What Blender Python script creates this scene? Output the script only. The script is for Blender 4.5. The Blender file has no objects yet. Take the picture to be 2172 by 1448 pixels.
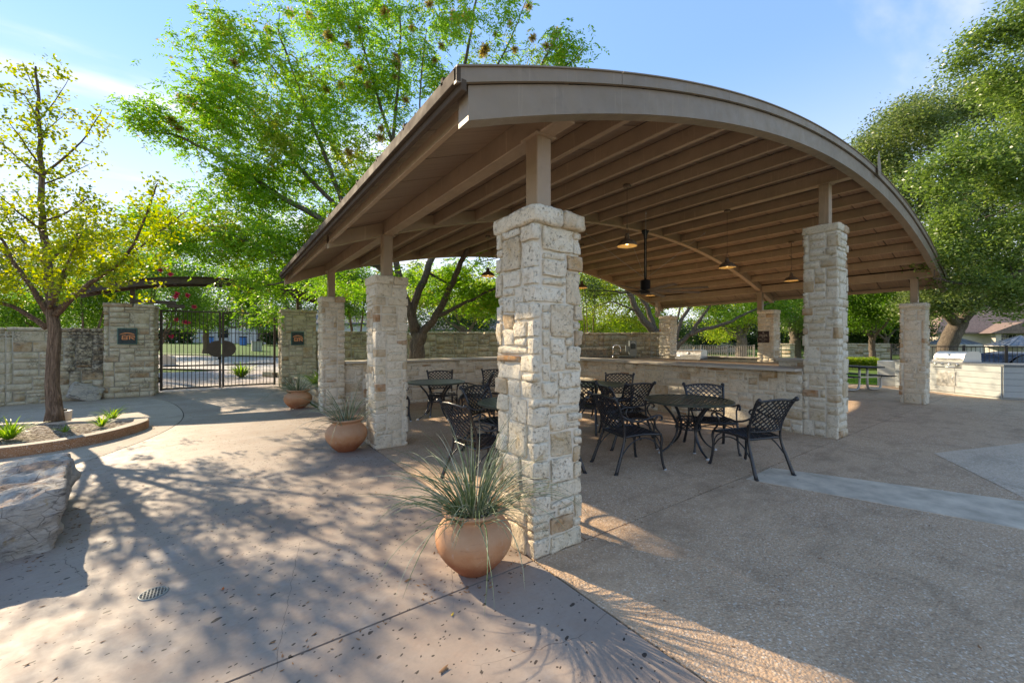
import bpy, math, random
import numpy as np
from mathutils import Vector, Matrix, noise as mnoise

S = bpy.context.scene
COL = S.collection
R = math.radians

# ------------------------------------------------------------------ camera, sky, sun, exposure
CX, CY, CH = -1.7663, -2.2199, 1.52
FW = (0.58018, 0.81449)          # view direction on the ground
RT = (0.81449, -0.58018)         # to the right of the view
FPX = 865.0
cam = bpy.data.objects.new("camera", bpy.data.cameras.new("camera"))
COL.objects.link(cam)
cam.location = (CX, CY, CH)
cam.rotation_euler = (R(90), 0, -math.asin(FW[0]))
cam.data.sensor_width = 36
cam.data.lens = 36 * FPX / 2172
cam.data.clip_start = 0.05
cam.data.clip_end = 3000
S.camera = cam

SUN_EL, SUN_V = R(28), (-0.315, 0.949)
world = bpy.data.worlds.new("World")
S.world = world
world.use_nodes = True
nt = world.node_tree
for n in list(nt.nodes): nt.nodes.remove(n)
sky = nt.nodes.new("ShaderNodeTexSky")
sky.sky_type = 'NISHITA'
sky.sun_disc = False
sky.sun_elevation = SUN_EL
sky.sun_rotation = math.atan2(SUN_V[0], SUN_V[1])
sky.altitude = 1000
sky.air_density = 0.8
sky.dust_density = 0.0
sky.ozone_density = 10.0
bgn = nt.nodes.new("ShaderNodeBackground"); bgn.inputs[1].default_value = 0.15
wo = nt.nodes.new("ShaderNodeOutputWorld")
tc = nt.nodes.new("ShaderNodeTexCoord")
sp = nt.nodes.new("ShaderNodeSeparateXYZ")
nt.links.new(tc.outputs['Generated'], sp.inputs[0])
def wm(op, a, b=None, c=None):
    n = nt.nodes.new("ShaderNodeMath"); n.operation = op
    for i, v in enumerate((a, b, c)):
        if v is None: continue
        if isinstance(v, (int, float)): n.inputs[i].default_value = v
        else: nt.links.new(v, n.inputs[i])
    return n.outputs[0]
zz = wm('MAXIMUM', wm('ADD', sp.outputs[2], 0.12), 0.05)
cmb = nt.nodes.new("ShaderNodeCombineXYZ")
nt.links.new(wm('DIVIDE', sp.outputs[0], zz), cmb.inputs[0])
nt.links.new(wm('DIVIDE', sp.outputs[1], zz), cmb.inputs[1])
mp = nt.nodes.new("ShaderNodeMapping"); mp.inputs['Scale'].default_value = (0.75, 1.7, 1)
mp.inputs['Location'].default_value = (4.4, 9.0, 0)
mp.inputs['Rotation'].default_value = (0, 0, R(35))
nt.links.new(cmb.outputs[0], mp.inputs[0])
nz = nt.nodes.new("ShaderNodeTexNoise"); nz.inputs['Scale'].default_value = 1.1
nz.inputs['Detail'].default_value = 7; nz.inputs['Roughness'].default_value = 0.52
nt.links.new(mp.outputs[0], nz.inputs['Vector'])
mr = nt.nodes.new("ShaderNodeMapRange"); mr.interpolation_type = 'SMOOTHSTEP'
mr.inputs[1].default_value = 0.52; mr.inputs[2].default_value = 0.76; mr.inputs[4].default_value = 0.8
nt.links.new(nz.outputs[0], mr.inputs[0])
mixc = nt.nodes.new("ShaderNodeMix"); mixc.data_type = 'RGBA'
mixc.inputs[7].default_value = (2.0, 2.2, 2.65, 1)
nt.links.new(mr.outputs[0], mixc.inputs[0])
hz = nt.nodes.new("ShaderNodeMapRange"); hz.interpolation_type = 'SMOOTHSTEP'
hz.inputs[1].default_value = 0.0; hz.inputs[2].default_value = 0.55; hz.inputs[3].default_value = 0.8; hz.inputs[4].default_value = 0.0
nt.links.new(sp.outputs[2], hz.inputs[0])
hzm = nt.nodes.new("ShaderNodeMix"); hzm.data_type = 'RGBA'; hzm.inputs[7].default_value = (1.75, 2.05, 2.6, 1)
gam = nt.nodes.new("ShaderNodeGamma"); gam.inputs[1].default_value = 0.46
nt.links.new(sky.outputs[0], gam.inputs[0])
tnt = nt.nodes.new("ShaderNodeMix"); tnt.data_type = 'RGBA'; tnt.blend_type = 'MULTIPLY'; tnt.inputs[0].default_value = 1.0
tnt.inputs[7].default_value = (0.66, 0.98, 1.46, 1); nt.links.new(gam.outputs[0], tnt.inputs[6])
nt.links.new(hz.outputs[0], hzm.inputs[0]); nt.links.new(tnt.outputs[2], hzm.inputs[6])
nt.links.new(hzm.outputs[2], mixc.inputs[6])
nt.links.new(mixc.outputs[2], bgn.inputs[0])
nt.links.new(bgn.outputs[0], wo.inputs[0])

sun = bpy.data.objects.new("sun", bpy.data.lights.new("sun", 'SUN'))
COL.objects.link(sun)
sun.data.energy = 2.0
sun.data.angle = R(0.55)
sun.data.color = (1.0, 0.955, 0.90)
sd = Vector((SUN_V[0] * math.cos(SUN_EL), SUN_V[1] * math.cos(SUN_EL), math.sin(SUN_EL)))
sun.rotation_euler = sd.to_track_quat('Z', 'Y').to_euler()
S.view_settings.view_transform = 'Standard'
S.view_settings.look = 'None'
S.view_settings.exposure = 2.15
S.view_settings.gamma = 1.0
S.view_settings.use_white_balance = True
S.view_settings.white_balance_temperature = 9400
S.view_settings.use_curve_mapping = False
S.cycles.max_bounces = 10
S.cycles.diffuse_bounces = 8
S.cycles.transmission_bounces = 8
S.cycles.transparent_max_bounces = 8
S.cycles.sample_clamp_indirect = 10

# ------------------------------------------------------------------ helpers
def at(px, Z):
    """a point on the ground plan: column px of a 2172 wide picture, Z metres ahead"""
    X = (px - 1086) / FPX * Z
    return (CX + X * RT[0] + Z * FW[0], CY + X * RT[1] + Z * FW[1])
def at3(px, py, Z):
    x, y = at(px, Z)
    return (x, y, CH + (723 - py) / FPX * Z)

def ground_h(u, v):
    h = 0.0
    if v > 20: h += min(1.6, (v - 20) * 0.028) * min(1, max(0, (14 - u) / 10))
    if u > 17.4:
        t = min(1, (u - 17.4) / 2.0) * min(1, max(0, (1.6 - v) / 1.2))
        h -= 0.5 * t
    return h

def tag(o, label=None, cat=None, group=None, kind=None):
    if label: o['label'] = label
    if cat: o['category'] = cat
    if group: o['group'] = group
    if kind: o['kind'] = kind
    return o
def empty(name, loc=(0, 0, 0), rz=0.0):
    o = bpy.data.objects.new(name, None)
    COL.objects.link(o); o.location = loc; o.rotation_euler = (0, 0, rz)
    o.empty_display_size = 0.2
    return o
def thing(name, label, cat, loc=(0, 0, 0), rz=0.0, group=None):
    return tag(empty(name, loc, rz), label, cat, group)
def link_mesh(name, me, parent=None, loc=(0, 0, 0), rot=(0, 0, 0), scale=None, kind=None):
    o = bpy.data.objects.new(name, me)
    COL.objects.link(o)
    o.location = loc; o.rotation_euler = rot
    if scale: o.scale = scale
    if parent is not None: o.parent = parent
    if kind: o['kind'] = kind
    return o
def copy_tree(o, parent=None):
    c = o.copy(); COL.objects.link(c)
    if parent is not None: c.parent = parent
    for ch in list(o.children): copy_tree(ch, c)
    return c

class MB:
    """collects shapes and links them as ONE mesh object"""
    def __init__(s): s.v = []; s.f = []; s.m = []; s.sm = []; s.mi = 0; s.smooth = False
    def add(s, vs, fs, smooth=None):
        b = len(s.v); s.v.extend(vs)
        for f in fs:
            s.f.append([b + i for i in f]); s.m.append(s.mi); s.sm.append(s.smooth if smooth is None else smooth)
    def box(s, x0, x1, y0, y1, z0, z1):
        s.add([(x0, y0, z0), (x1, y0, z0), (x1, y1, z0), (x0, y1, z0), (x0, y0, z1), (x1, y0, z1), (x1, y1, z1), (x0, y1, z1)],
              [(0, 3, 2, 1), (4, 5, 6, 7), (0, 1, 5, 4), (1, 2, 6, 5), (2, 3, 7, 6), (3, 0, 4, 7)], False)
    def bbox(s, x0, x1, y0, y1, z0, z1, b=0.004):
        """box with chamfered edges"""
        vs = []
        for sx in (0, 1):
            for sy in (0, 1):
                for sz in (0, 1):
                    X = (x0, x1)[sx]; Y = (y0, y1)[sy]; Z = (z0, z1)[sz]
                    dx = b if sx == 0 else -b; dy = b if sy == 0 else -b; dz = b if sz == 0 else -b
                    vs += [(X, Y + dy, Z + dz), (X + dx, Y, Z + dz), (X + dx, Y + dy, Z)]
        def k(a, c, d, w): return (a * 4 + c * 2 + d) * 3 + w
        fs = []
        for a in (0, 1):
            q = [k(a, 0, 0, 0), k(a, 1, 0, 0), k(a, 1, 1, 0), k(a, 0, 1, 0)]; fs.append(q if a else q[::-1])
            q = [k(0, a, 0, 1), k(0, a, 1, 1), k(1, a, 1, 1), k(1, a, 0, 1)]; fs.append(q if a else q[::-1])
            q = [k(0, 0, a, 2), k(1, 0, a, 2), k(1, 1, a, 2), k(0, 1, a, 2)]; fs.append(q if a else q[::-1])
        for a in (0, 1):
            for c in (0, 1):
                q = [k(0, a, c, 1), k(0, a, c, 2), k(1, a, c, 2), k(1, a, c, 1)]; fs.append(q if a ^ c else q[::-1])
                q = [k(a, 0, c, 0), k(a, 0, c, 2), k(a, 1, c, 2), k(a, 1, c, 0)]; fs.append(q[::-1] if a ^ c else q)
                q = [k(a, c, 0, 0), k(a, c, 0, 1), k(a, c, 1, 1), k(a, c, 1, 0)]; fs.append(q if a ^ c else q[::-1])
        for a in (0, 1):
            for c in (0, 1):
                for d in (0, 1):
                    q = [k(a, c, d, 0), k(a, c, d, 1), k(a, c, d, 2)]; fs.append(q if (a + c + d) % 2 else q[::-1])
        s.add(vs, fs, False)
    def tube(s, pts, r, n=6, caps=True, smooth=True, flat=None):
        """tube along pts; r number or list; flat=(ax) squash factor for the second axis"""
        P = [Vector(p) for p in pts]; N = len(P)
        rr = r if hasattr(r, '__len__') else [r] * N
        vs = []; prev = None
        for i in range(N):
            t = (P[min(i + 1, N - 1)] - P[max(i - 1, 0)])
            if t.length < 1e-9: t = Vector((0, 0, 1))
            t.normalize()
            if prev is None:
                a = Vector((0, 0, 1)) if abs(t.z) < 0.9 else Vector((1, 0, 0))
                x = t.cross(a).normalized()
            else:
                x = prev - t * prev.dot(t)
                if x.length < 1e-6: x = t.orthogonal()
                x.normalize()
            prev = x; y = t.cross(x)
            for k in range(n):
                a = 2 * math.pi * k / n
                q = P[i] + x * (math.cos(a) * rr[i]) + y * (math.sin(a) * rr[i] * (flat or 1))
                vs.append(tuple(q))
        fs = []
        for i in range(N - 1):
            for k in range(n):
                k2 = (k + 1) % n
                fs.append((i * n + k, i * n + k2, (i + 1) * n + k2, (i + 1) * n + k))
        if caps:
            fs.append(tuple(range(n))[::-1]); fs.append(tuple(range((N - 1) * n, N * n)))
        s.add(vs, fs, smooth)
    def bar(s, p, q, w, h=None, up=(0, 0, 1)):
        """rectangular bar from p to q: w across, h along up"""
        h = w if h is None else h
        p = Vector(p); q = Vector(q); t = (q - p).normalized(); u = Vector(up)
        x = t.cross(u)
        if x.length < 1e-5: x = t.cross(Vector((1, 0, 0)))
        x.normalize(); y = x.cross(t)
        vs = []
        for c in (p, q):
            for a, b in ((-1, -1), (1, -1), (1, 1), (-1, 1)):
                vs.append(tuple(c + x * (a * w / 2) + y * (b * h / 2)))
        s.add(vs, [(0, 1, 2, 3)[::-1], (4, 5, 6, 7), (0, 1, 5, 4), (1, 2, 6, 5), (2, 3, 7, 6), (3, 0, 4, 7)], False)
    def lathe(s, prof, n=32, cx=0, cy=0, cz=0, smooth=True, sx=1, sy=1):
        vs = []; N = len(prof)
        for r, z in prof:
            for k in range(n):
                a = 2 * math.pi * k / n
                vs.append((cx + math.cos(a) * r * sx, cy + math.sin(a) * r * sy, cz + z))
        fs = []
        for i in range(N - 1):
            for k in range(n):
                k2 = (k + 1) % n
                fs.append((i * n + k, i * n + k2, (i + 1) * n + k2, (i + 1) * n + k))
        s.add(vs, fs, smooth)
    def prism(s, poly, z0, z1):
        n = len(poly)
        vs = [(x, y, z0) for x, y in poly] + [(x, y, z1) for x, y in poly]
        fs = [tuple(range(n))[::-1], tuple(range(n, 2 * n))]
        for i in range(n):
            j = (i + 1) % n; fs.append((i, j, n + j, n + i))
        s.add(vs, fs, False)
    def sphere(s, c, r, nu=10, nv=6, sz=1.0):
        pr = [(max(1e-4, r * math.sin(math.pi * i / nv)), -r * sz * math.cos(math.pi * i / nv)) for i in range(nv + 1)]
        s.lathe(pr, nu, c[0], c[1], c[2])
    def mesh(s, name, *mats):
        me = bpy.data.meshes.new(name)
        me.from_pydata(s.v, [], s.f)
        for m in mats: me.materials.append(m)
        me.polygons.foreach_set('material_index', s.m)
        me.polygons.foreach_set('use_smooth', s.sm)
        me.update()
        return me
    def build(s, name, mat, parent=None, loc=(0, 0, 0), rot=(0, 0, 0), kind=None):
        mats = mat if isinstance(mat, (list, tuple)) else [mat]
        return link_mesh(name, s.mesh(name, *mats), parent, loc, rot, kind=kind)

def mesh_np(name, V, F, mat, tint=None, smooth=False):
    """big mesh of equal-sided faces from arrays"""
    me = bpy.data.meshes.new(name)
    k = F.shape[1]
    me.vertices.add(len(V)); me.vertices.foreach_set('co', np.asarray(V, np.float32).ravel())
    me.loops.add(F.size); me.loops.foreach_set('vertex_index', F.astype(np.int32).ravel())
    me.polygons.add(len(F))
    me.polygons.foreach_set('loop_start', np.arange(0, F.size, k, dtype=np.int32))
    if smooth: me.polygons.foreach_set('use_smooth', np.ones(len(F), bool))
    me.update(calc_edges=True)
    if tint is not None:
        a = me.attributes.new('tint', 'FLOAT', 'FACE'); a.data.foreach_set('value', tint.astype(np.float32))
    me.materials.append(mat)
    return me

# ------------------------------------------------------------------ materials
class N:
    """tiny node-graph writer"""
    def __init__(s, name):
        s.mat = bpy.data.materials.new(name); s.mat.use_nodes = True
        s.t = s.mat.node_tree
        for n in list(s.t.nodes): s.t.nodes.remove(n)
        s.out = s.t.nodes.new('ShaderNodeOutputMaterial')
    def n(s, typ, **kw):
        x = s.t.nodes.new('ShaderNode' + typ)
        for k, v in kw.items(): setattr(x, k, v)
        return x
    def L(s, a, b): s.t.links.new(a, b)
    def set(s, sock, v):
        if hasattr(v, 'links') or isinstance(v, bpy.types.NodeSocket): s.L(v, sock)
        else: sock.default_value = v
    def pos(s): return s.n('NewGeometry').outputs['Position']
    def objc(s): return s.n('TexCoord').outputs['Object']
    def mapping(s, vec, scale=(1, 1, 1), rot=(0, 0, 0), loc=(0, 0, 0)):
        m = s.n('Mapping'); s.L(vec, m.inputs[0])
        m.inputs['Scale'].default_value = scale; m.inputs['Rotation'].default_value = rot; m.inputs['Location'].default_value = loc
        return m.outputs[0]
    def noise(s, vec, scale, detail=4, rough=0.55, dist=0.0):
        x = s.n('TexNoise'); s.L(vec, x.inputs['Vector'])
        x.inputs['Scale'].default_value = scale; x.inputs['Detail'].default_value = detail
        x.inputs['Roughness'].default_value = rough; x.inputs['Distortion'].default_value = dist
        return x.outputs[0]
    def voro(s, vec, scale, feature='F1', rand=1.0, out='Distance'):
        x = s.n('TexVoronoi', feature=feature); s.L(vec, x.inputs['Vector'])
        x.inputs['Scale'].default_value = scale; x.inputs['Randomness'].default_value = rand
        return x.outputs[out]
    def math(s, op, a, b=None, c=None, clamp=False):
        x = s.n('Math', operation=op, use_clamp=clamp)
        for i, v in enumerate((a, b, c)):
            if v is not None: s.set(x.inputs[i], v)
        return x.outputs[0]
    def ramp(s, fac, stops, interp='LINEAR'):
        x = s.n('ValToRGB'); x.color_ramp.interpolation = interp
        s.L(fac, x.inputs[0]); e = x.color_ramp.elements
        while len(e) < len(stops): e.new(0.5)
        for i, (p, c) in enumerate(stops):
            e[i].position = p; e[i].color = (c[0], c[1], c[2], 1) if hasattr(c, '__len__') else (c, c, c, 1)
        return x.outputs[0]
    def rng(s, fac, a, b, c=0.0, d=1.0, smooth=False):
        x = s.n('MapRange'); s.set(x.inputs[0], fac)
        if smooth: x.interpolation_type = 'SMOOTHSTEP'
        for i, v in enumerate((a, b, c, d)): x.inputs[i + 1].default_value = v
        return x.outputs[0]
    def mix(s, fac, a, b, mode='MIX'):
        x = s.n('Mix', data_type='RGBA', blend_type=mode)
        s.set(x.inputs[0], fac)
        for i, v in ((6, a), (7, b)):
            if hasattr(v, '__len__'): x.inputs[i].default_value = (v[0], v[1], v[2], 1)
            else: s.L(v, x.inputs[i])
        return x.outputs[2]
    def bump(s, h, strength=0.5, dist=0.01, normal=None):
        x = s.n('Bump'); x.inputs['Strength'].default_value = strength; x.inputs['Distance'].default_value = dist
        s.L(h, x.inputs['Height'])
        if normal is not None: s.L(normal, x.inputs['Normal'])
        return x.outputs[0]
    def rand(s): return s.n('ObjectInfo').outputs['Random']
    def bsdf(s, color, rough=0.8, metal=0.0, normal=None, spec=0.4, **kw):
        b = s.n('BsdfPrincipled')
        if hasattr(color, '__len__'): b.inputs['Base Color'].default_value = (color[0], color[1], color[2], 1)
        else: s.L(color, b.inputs['Base Color'])
        s.set(b.inputs['Roughness'], rough); s.set(b.inputs['Metallic'], metal)
        b.inputs['Specular IOR Level'].default_value = spec
        if normal is not None: s.L(normal, b.inputs['Normal'])
        for k, v in kw.items(): s.set(b.inputs[k], v)
        s.L(b.outputs[0], s.out.inputs[0])
        return s.mat

def m_simple(name, col, rough=0.6, metal=0.0, var=0.12, scale=8, bump=0.15, bscale=60, spec=0.4, dist=0.002):
    g = N(name); p = g.objc()
    n1 = g.noise(p, scale, 5)
    c = g.mix(g.rng(n1, 0.3, 0.7), [x * (1 - var) for x in col], [min(1, x * (1 + var)) for x in col])
    r = g.rng(g.noise(p, scale * 3, 3), 0.3, 0.7, max(0.05, rough - 0.08), min(1, rough + 0.08))
    nb = g.bump(g.noise(p, bscale, 4), bump, dist)
    return g.bsdf(c, r, metal, nb, spec)

def runoff(g, p, c):
    """black run-off stain where the garden wall meets the gate pillar"""
    sx = g.n('SeparateXYZ'); g.L(p, sx.inputs[0]); w = g.noise(p, 5, 5, 0.7)
    xm = g.math('MULTIPLY', g.rng(g.math('ADD', sx.outputs[0], g.math('MULTIPLY', w, 0.5)), -4.80, -4.62, 0, 1, True), g.rng(sx.outputs[0], -4.36, -4.30, 1, 0))
    zm = g.math('MULTIPLY', g.rng(g.math('ADD', sx.outputs[2], w), 1.0, 1.35, 0, 1, True), g.rng(g.noise(p, 16, 6, 0.75), 0.38, 0.55))
    return g.mix(g.math('MULTIPLY', g.math('MULTIPLY', xm, zm), 0.85), c, (0.06, 0.052, 0.045))
def m_stone(name, stops, lichen=0.35, grime=(0.08, 0.075, 0.06), dirty=0.0, val=1.0, bumpk=1.0):
    """pieces of limestone: the tone comes from the piece, veins, stains, pits and lichen from the place"""
    g = N(name); p = g.pos(); rnd = g.rand()
    base = g.ramp(rnd, [(a, [x * val for x in c]) for a, c in stops])
    off = g.n('CombineXYZ'); g.L(g.math('MULTIPLY', rnd, 37.0), off.inputs[0]); g.L(g.math('MULTIPLY', rnd, 91.0), off.inputs[1])
    va = g.n('VectorMath', operation='ADD'); g.L(p, va.inputs[0]); g.L(off.outputs[0], va.inputs[1]); q = va.outputs[0]
    n_big = g.noise(q, 6, 5, 0.6); n_mid = g.noise(q, 22, 6, 0.65, 0.6); n_fine = g.noise(q, 120, 4, 0.6)
    c = g.mix(g.rng(n_big, 0.35, 0.7, 0, 0.7), base, [0.80 * val, 0.71 * val, 0.56 * val])
    ochre = g.rng(g.noise(q, 9, 4, 0.6, 1.0), 0.56, 0.70, 0, 0.65, True)
    c = g.mix(ochre, c, [0.50 * val, 0.33 * val, 0.15 * val])
    c = g.mix(g.rng(n_mid, 0.52, 0.72, 0, 0.5), c, [0.36 * val, 0.30 * val, 0.22 * val])
    c = g.mix(g.rng(n_fine, 0.5, 0.75, 0, 0.35), c, [0.30 * val, 0.25 * val, 0.18 * val])
    pits = g.rng(g.noise(q, 48, 5, 0.7, 0.8), 0.57, 0.66, 0, 0.65, True)
    c = g.mix(pits, c, [0.20 * val, 0.16 * val, 0.12 * val])
    lm = g.math('MULTIPLY', g.rng(g.noise(p, 3.4, 3, 0.6), 0.53 - dirty * 0.18, 0.72 - dirty * 0.1, 0, 1, True), g.rng(g.noise(p, 30, 6, 0.75), 0.42, 0.62, 0, 1, True))
    c = g.mix(g.math('MULTIPLY', lm, lichen), c, grime)
    if dirty > 0:
        d2 = g.rng(g.noise(p, 1.1, 5, 0.65), 0.45, 0.72, 0, dirty * 0.8, True)
        c = g.mix(d2, c, [0.15, 0.13, 0.08])
        if dirty < 0.4: c = runoff(g, p, c)
    h = g.math('ADD', g.math('MULTIPLY', n_mid, 0.7), g.math('MULTIPLY', n_fine, 0.25))
    h = g.math('SUBTRACT', h, g.math('MULTIPLY', pits, 0.35))
    nb = g.bump(h, 1.0 * bumpk, 0.026)
    return g.bsdf(c, 0.92, 0, nb, 0.2)

M = {}
CREAM = [(0.0, (0.76, 0.665, 0.51)), (0.30, (0.82, 0.735, 0.59)), (0.55, (0.74, 0.62, 0.44)), (0.70, (0.80, 0.70, 0.545)),
         (0.91, (0.62, 0.48, 0.31)), (0.96, (0.50, 0.31, 0.15)), (0.985, (0.42, 0.20, 0.08))]
M['stone'] = m_stone('limestone', CREAM, 0.6)
M['stone_wall'] = m_stone('weathered_limestone', [(0.0, (0.56, 0.48, 0.34)), (0.4, (0.52, 0.43, 0.28)), (0.7, (0.48, 0.40, 0.27)), (0.85, (0.44, 0.29, 0.15)), (0.95, (0.36, 0.20, 0.09))], 0.85, dirty=0.25, val=1.0)
M['stone_old'] = m_stone('old_garden_wall_limestone', [(0.0, (0.50, 0.41, 0.25)), (0.5, (0.44, 0.36, 0.21)), (1.0, (0.42, 0.27, 0.12))], 0.9, dirty=0.55, val=1.0)
def _boulder():
    g = N('boulder_rock'); p = g.objc()
    sx = g.n('SeparateXYZ'); g.L(p, sx.inputs[0])
    b1 = g.noise(p, 2.2, 7, 0.65, 0.5); b2 = g.noise(g.mapping(p, (1, 1, 3)), 7, 7, 0.7, 0.6); b3 = g.noise(p, 34, 6, 0.75)
    c = g.mix(g.rng(b1, 0.35, 0.65), (0.46, 0.42, 0.36), (0.60, 0.55, 0.48))
    up = g.n('NewGeometry'); sz = g.n('SeparateXYZ'); g.L(up.outputs['Normal'], sz.inputs[0])
    c = g.mix(g.math('MULTIPLY', g.rng(sz.outputs[2], 0.5, 0.8), g.rng(g.noise(p, 2.2, 6, 0.65), 0.50, 0.60, 0, 0.75, True)), c, (0.36, 0.20, 0.125))
    ck = g.n('TexVoronoi', feature='DISTANCE_TO_EDGE'); g.L(g.mapping(p, (1, 1, 1.6)), ck.inputs['Vector']); ck.inputs['Scale'].default_value = 5.0
    c = g.mix(g.math('MULTIPLY', g.rng(ck.outputs['Distance'], 0.0, 0.02, 0.8, 0.0), g.rng(b1, 0.45, 0.55)), c, (0.05, 0.04, 0.035))
    c = g.mix(g.rng(g.noise(p, 3.2, 6, 0.7), 0.52, 0.62, 0, 0.6, True), c, (0.30, 0.30, 0.30))
    c = g.mix(g.rng(b2, 0.52, 0.68, 0, 0.85, True), c, (0.10, 0.085, 0.075))
    c = g.mix(g.rng(g.noise(p, 5, 5, 0.7), 0.6, 0.7, 0, 0.7, True), c, (0.42, 0.27, 0.10))
    c = g.mix(g.rng(b3, 0.55, 0.7, 0, 0.5), c, (0.16, 0.14, 0.12))
    h = g.math('ADD', g.math('MULTIPLY', b2, 1.2), g.math('MULTIPLY', b3, 0.35))
    return g.bsdf(c, 0.92, 0, g.bump(h, 0.9, 0.05), 0.2)
M['boulder'] = _boulder()
def _mortar():
    g = N('mortar'); p = g.pos()
    c = g.mix(g.rng(g.noise(p, 12, 5), 0.3, 0.7), (0.62, 0.56, 0.46), (0.74, 0.68, 0.57))
    return g.bsdf(c, 0.95, 0, g.bump(g.noise(p, 90, 5, 0.7), 0.6, 0.006), 0.15)
M['mortar'] = _mortar()
def _mortar2():
    g = N('old_mortar'); p = g.pos()
    c = g.mix(g.rng(g.noise(p, 3, 5), 0.4, 0.75), (0.46, 0.42, 0.34), (0.24, 0.21, 0.16)); c = runoff(g, p, c)
    return g.bsdf(c, 0.95, 0, g.bump(g.noise(p, 90, 5, 0.7), 0.6, 0.006), 0.15)
M['mortar_old'] = _mortar2()
def _cut():
    g = N('cut_limestone_slab'); p = g.pos()
    c = g.mix(g.rng(g.noise(p, 3, 5), 0.3, 0.7), (0.46, 0.40, 0.32), (0.58, 0.52, 0.43))
    c = g.mix(g.rng(g.noise(p, 14, 5, 0.7), 0.55, 0.75, 0, 0.4), c, (0.30, 0.25, 0.19))
    return g.bsdf(c, 0.6, 0, g.bump(g.noise(p, 70, 4), 0.2, 0.002), 0.4)
M['slab'] = _cut()
def _steel(name, col, rough=0.45, spec=0.45):
    g = N(name); p = g.pos()
    c = g.mix(g.rng(g.noise(p, 2.2, 5, 0.6), 0.3, 0.7), [x * 0.88 for x in col], [x * 1.14 for x in col])
    st = g.noise(g.mapping(p, (30, 30, 1.5)), 1, 4, 0.6)
    c = g.mix(g.rng(st, 0.60, 0.74, 0, 0.35), c, [min(1, x * 1.7 + 0.05) for x in col])
    c = g.mix(g.rng(g.noise(p, 7, 7, 0.7, 1.0), 0.56, 0.72, 0, 0.35), c, [x * 0.55 for x in col])
    return g.bsdf(c, g.rng(g.noise(p, 9, 4), 0.3, 0.7, rough - 0.08, rough + 0.12), 0, g.bump(g.noise(p, 50, 3), 0.06, 0.002), spec)
M['steel'] = _steel('brown_painted_steel', (0.36, 0.25, 0.16))
M['trim'] = _steel('taupe_edge_flashing', (0.235, 0.18, 0.125), 0.5)
M['roofmetal'] = _steel('standing_seam_metal', (0.085, 0.062, 0.045), 0.8, 0.12)
def _soffit():
    g = N('stained_soffit_board'); p = g.pos(); rnd = g.rand()
    gr = g.noise(g.mapping(p, (1.2, 26, 1.2)), 1, 6, 0.65, 0.4)
    c = g.mix(g.rng(gr, 0.3, 0.7), (0.22, 0.15, 0.10), (0.36, 0.255, 0.17))
    c = g.mix(g.math('MULTIPLY', rnd, 0.4), c, (0.20, 0.135, 0.095))
    return g.bsdf(c, 0.62, 0, g.bump(gr, 0.18, 0.003), 0.35)
M['soffit'] = _soffit()
M['black'] = m_simple('black_cast_aluminium', (0.018, 0.018, 0.02), 0.32, 0.0, 0.25, 14, 0.35, 90, 0.6)
def _blk():
    g = N('weathered_table_enamel'); p = g.pos()
    c = g.mix(g.rng(g.noise(p, 5, 4), 0.4, 0.7), (0.035, 0.042, 0.034), (0.075, 0.085, 0.05))
    return g.bsdf(c, 0.34, 0, g.bump(g.noise(p, 60, 4), 0.15, 0.002), 0.6)
M['tabletop'] = _blk()
M['footpad'] = m_simple('worn_white_foot_glide', (0.55, 0.56, 0.56), 0.5)
M['fan'] = m_simple('black_fan_enamel', (0.012, 0.012, 0.013), 0.55, 0, 0.1, 10, 0.05, 50, 0.5)
M['lamp'] = m_simple('rusty_bronze_lamp_metal', (0.17, 0.115, 0.075), 0.5, 0.3, 0.45, 30, 0.3, 120)
M['lampin'] = m_simple('cream_lamp_lining', (0.80, 0.62, 0.34), 0.45)
def _emit(name, col, st):
    g = N(name); e = g.n('Emission'); e.inputs[0].default_value = (*col, 1); e.inputs[1].default_value = st
    g.L(e.outputs[0], g.out.inputs[0]); return g.mat
M['bulb'] = _emit('lit_bulb', (1.0, 0.72, 0.36), 2.2)
M['stainless'] = m_simple('brushed_stainless_steel', (0.62, 0.61, 0.58), 0.42, 1.0, 0.03, 6, 0.0, 100)
M['chrome'] = m_simple('polished_chrome', (0.7, 0.7, 0.7), 0.12, 1.0, 0.03, 6, 0.0)
M['galv'] = m_simple('galvanised_tube', (0.42, 0.44, 0.45), 0.4, 0.8, 0.15, 20)
M['greybox'] = m_simple('grey_electrical_enamel', (0.17, 0.20, 0.19), 0.5)
M['glassdark'] = m_simple('dark_glass', (0.03, 0.035, 0.035), 0.08, 0, 0.1, 5, 0.0)
M['counter_dark'] = m_simple('dark_granite_counter', (0.06, 0.055, 0.05), 0.25, 0, 0.4, 60, 0.02)
def _tile():
    g = N('slate_tile'); rnd = g.rand(); p = g.pos()
    c = g.ramp(rnd, [(0, (0.33, 0.29, 0.20)), (0.3, (0.22, 0.20, 0.14)), (0.5, (0.40, 0.34, 0.24)), (0.7, (0.16, 0.15, 0.12)), (0.9, (0.36, 0.25, 0.16))])
    c = g.mix(g.rng(g.noise(p, 25, 5), 0.4, 0.7, 0, 0.4), c, (0.14, 0.13, 0.10))
    return g.bsdf(c, 0.6, 0, g.bump(g.noise(p, 60, 4), 0.3, 0.003))
M['tile'] = _tile()
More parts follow.
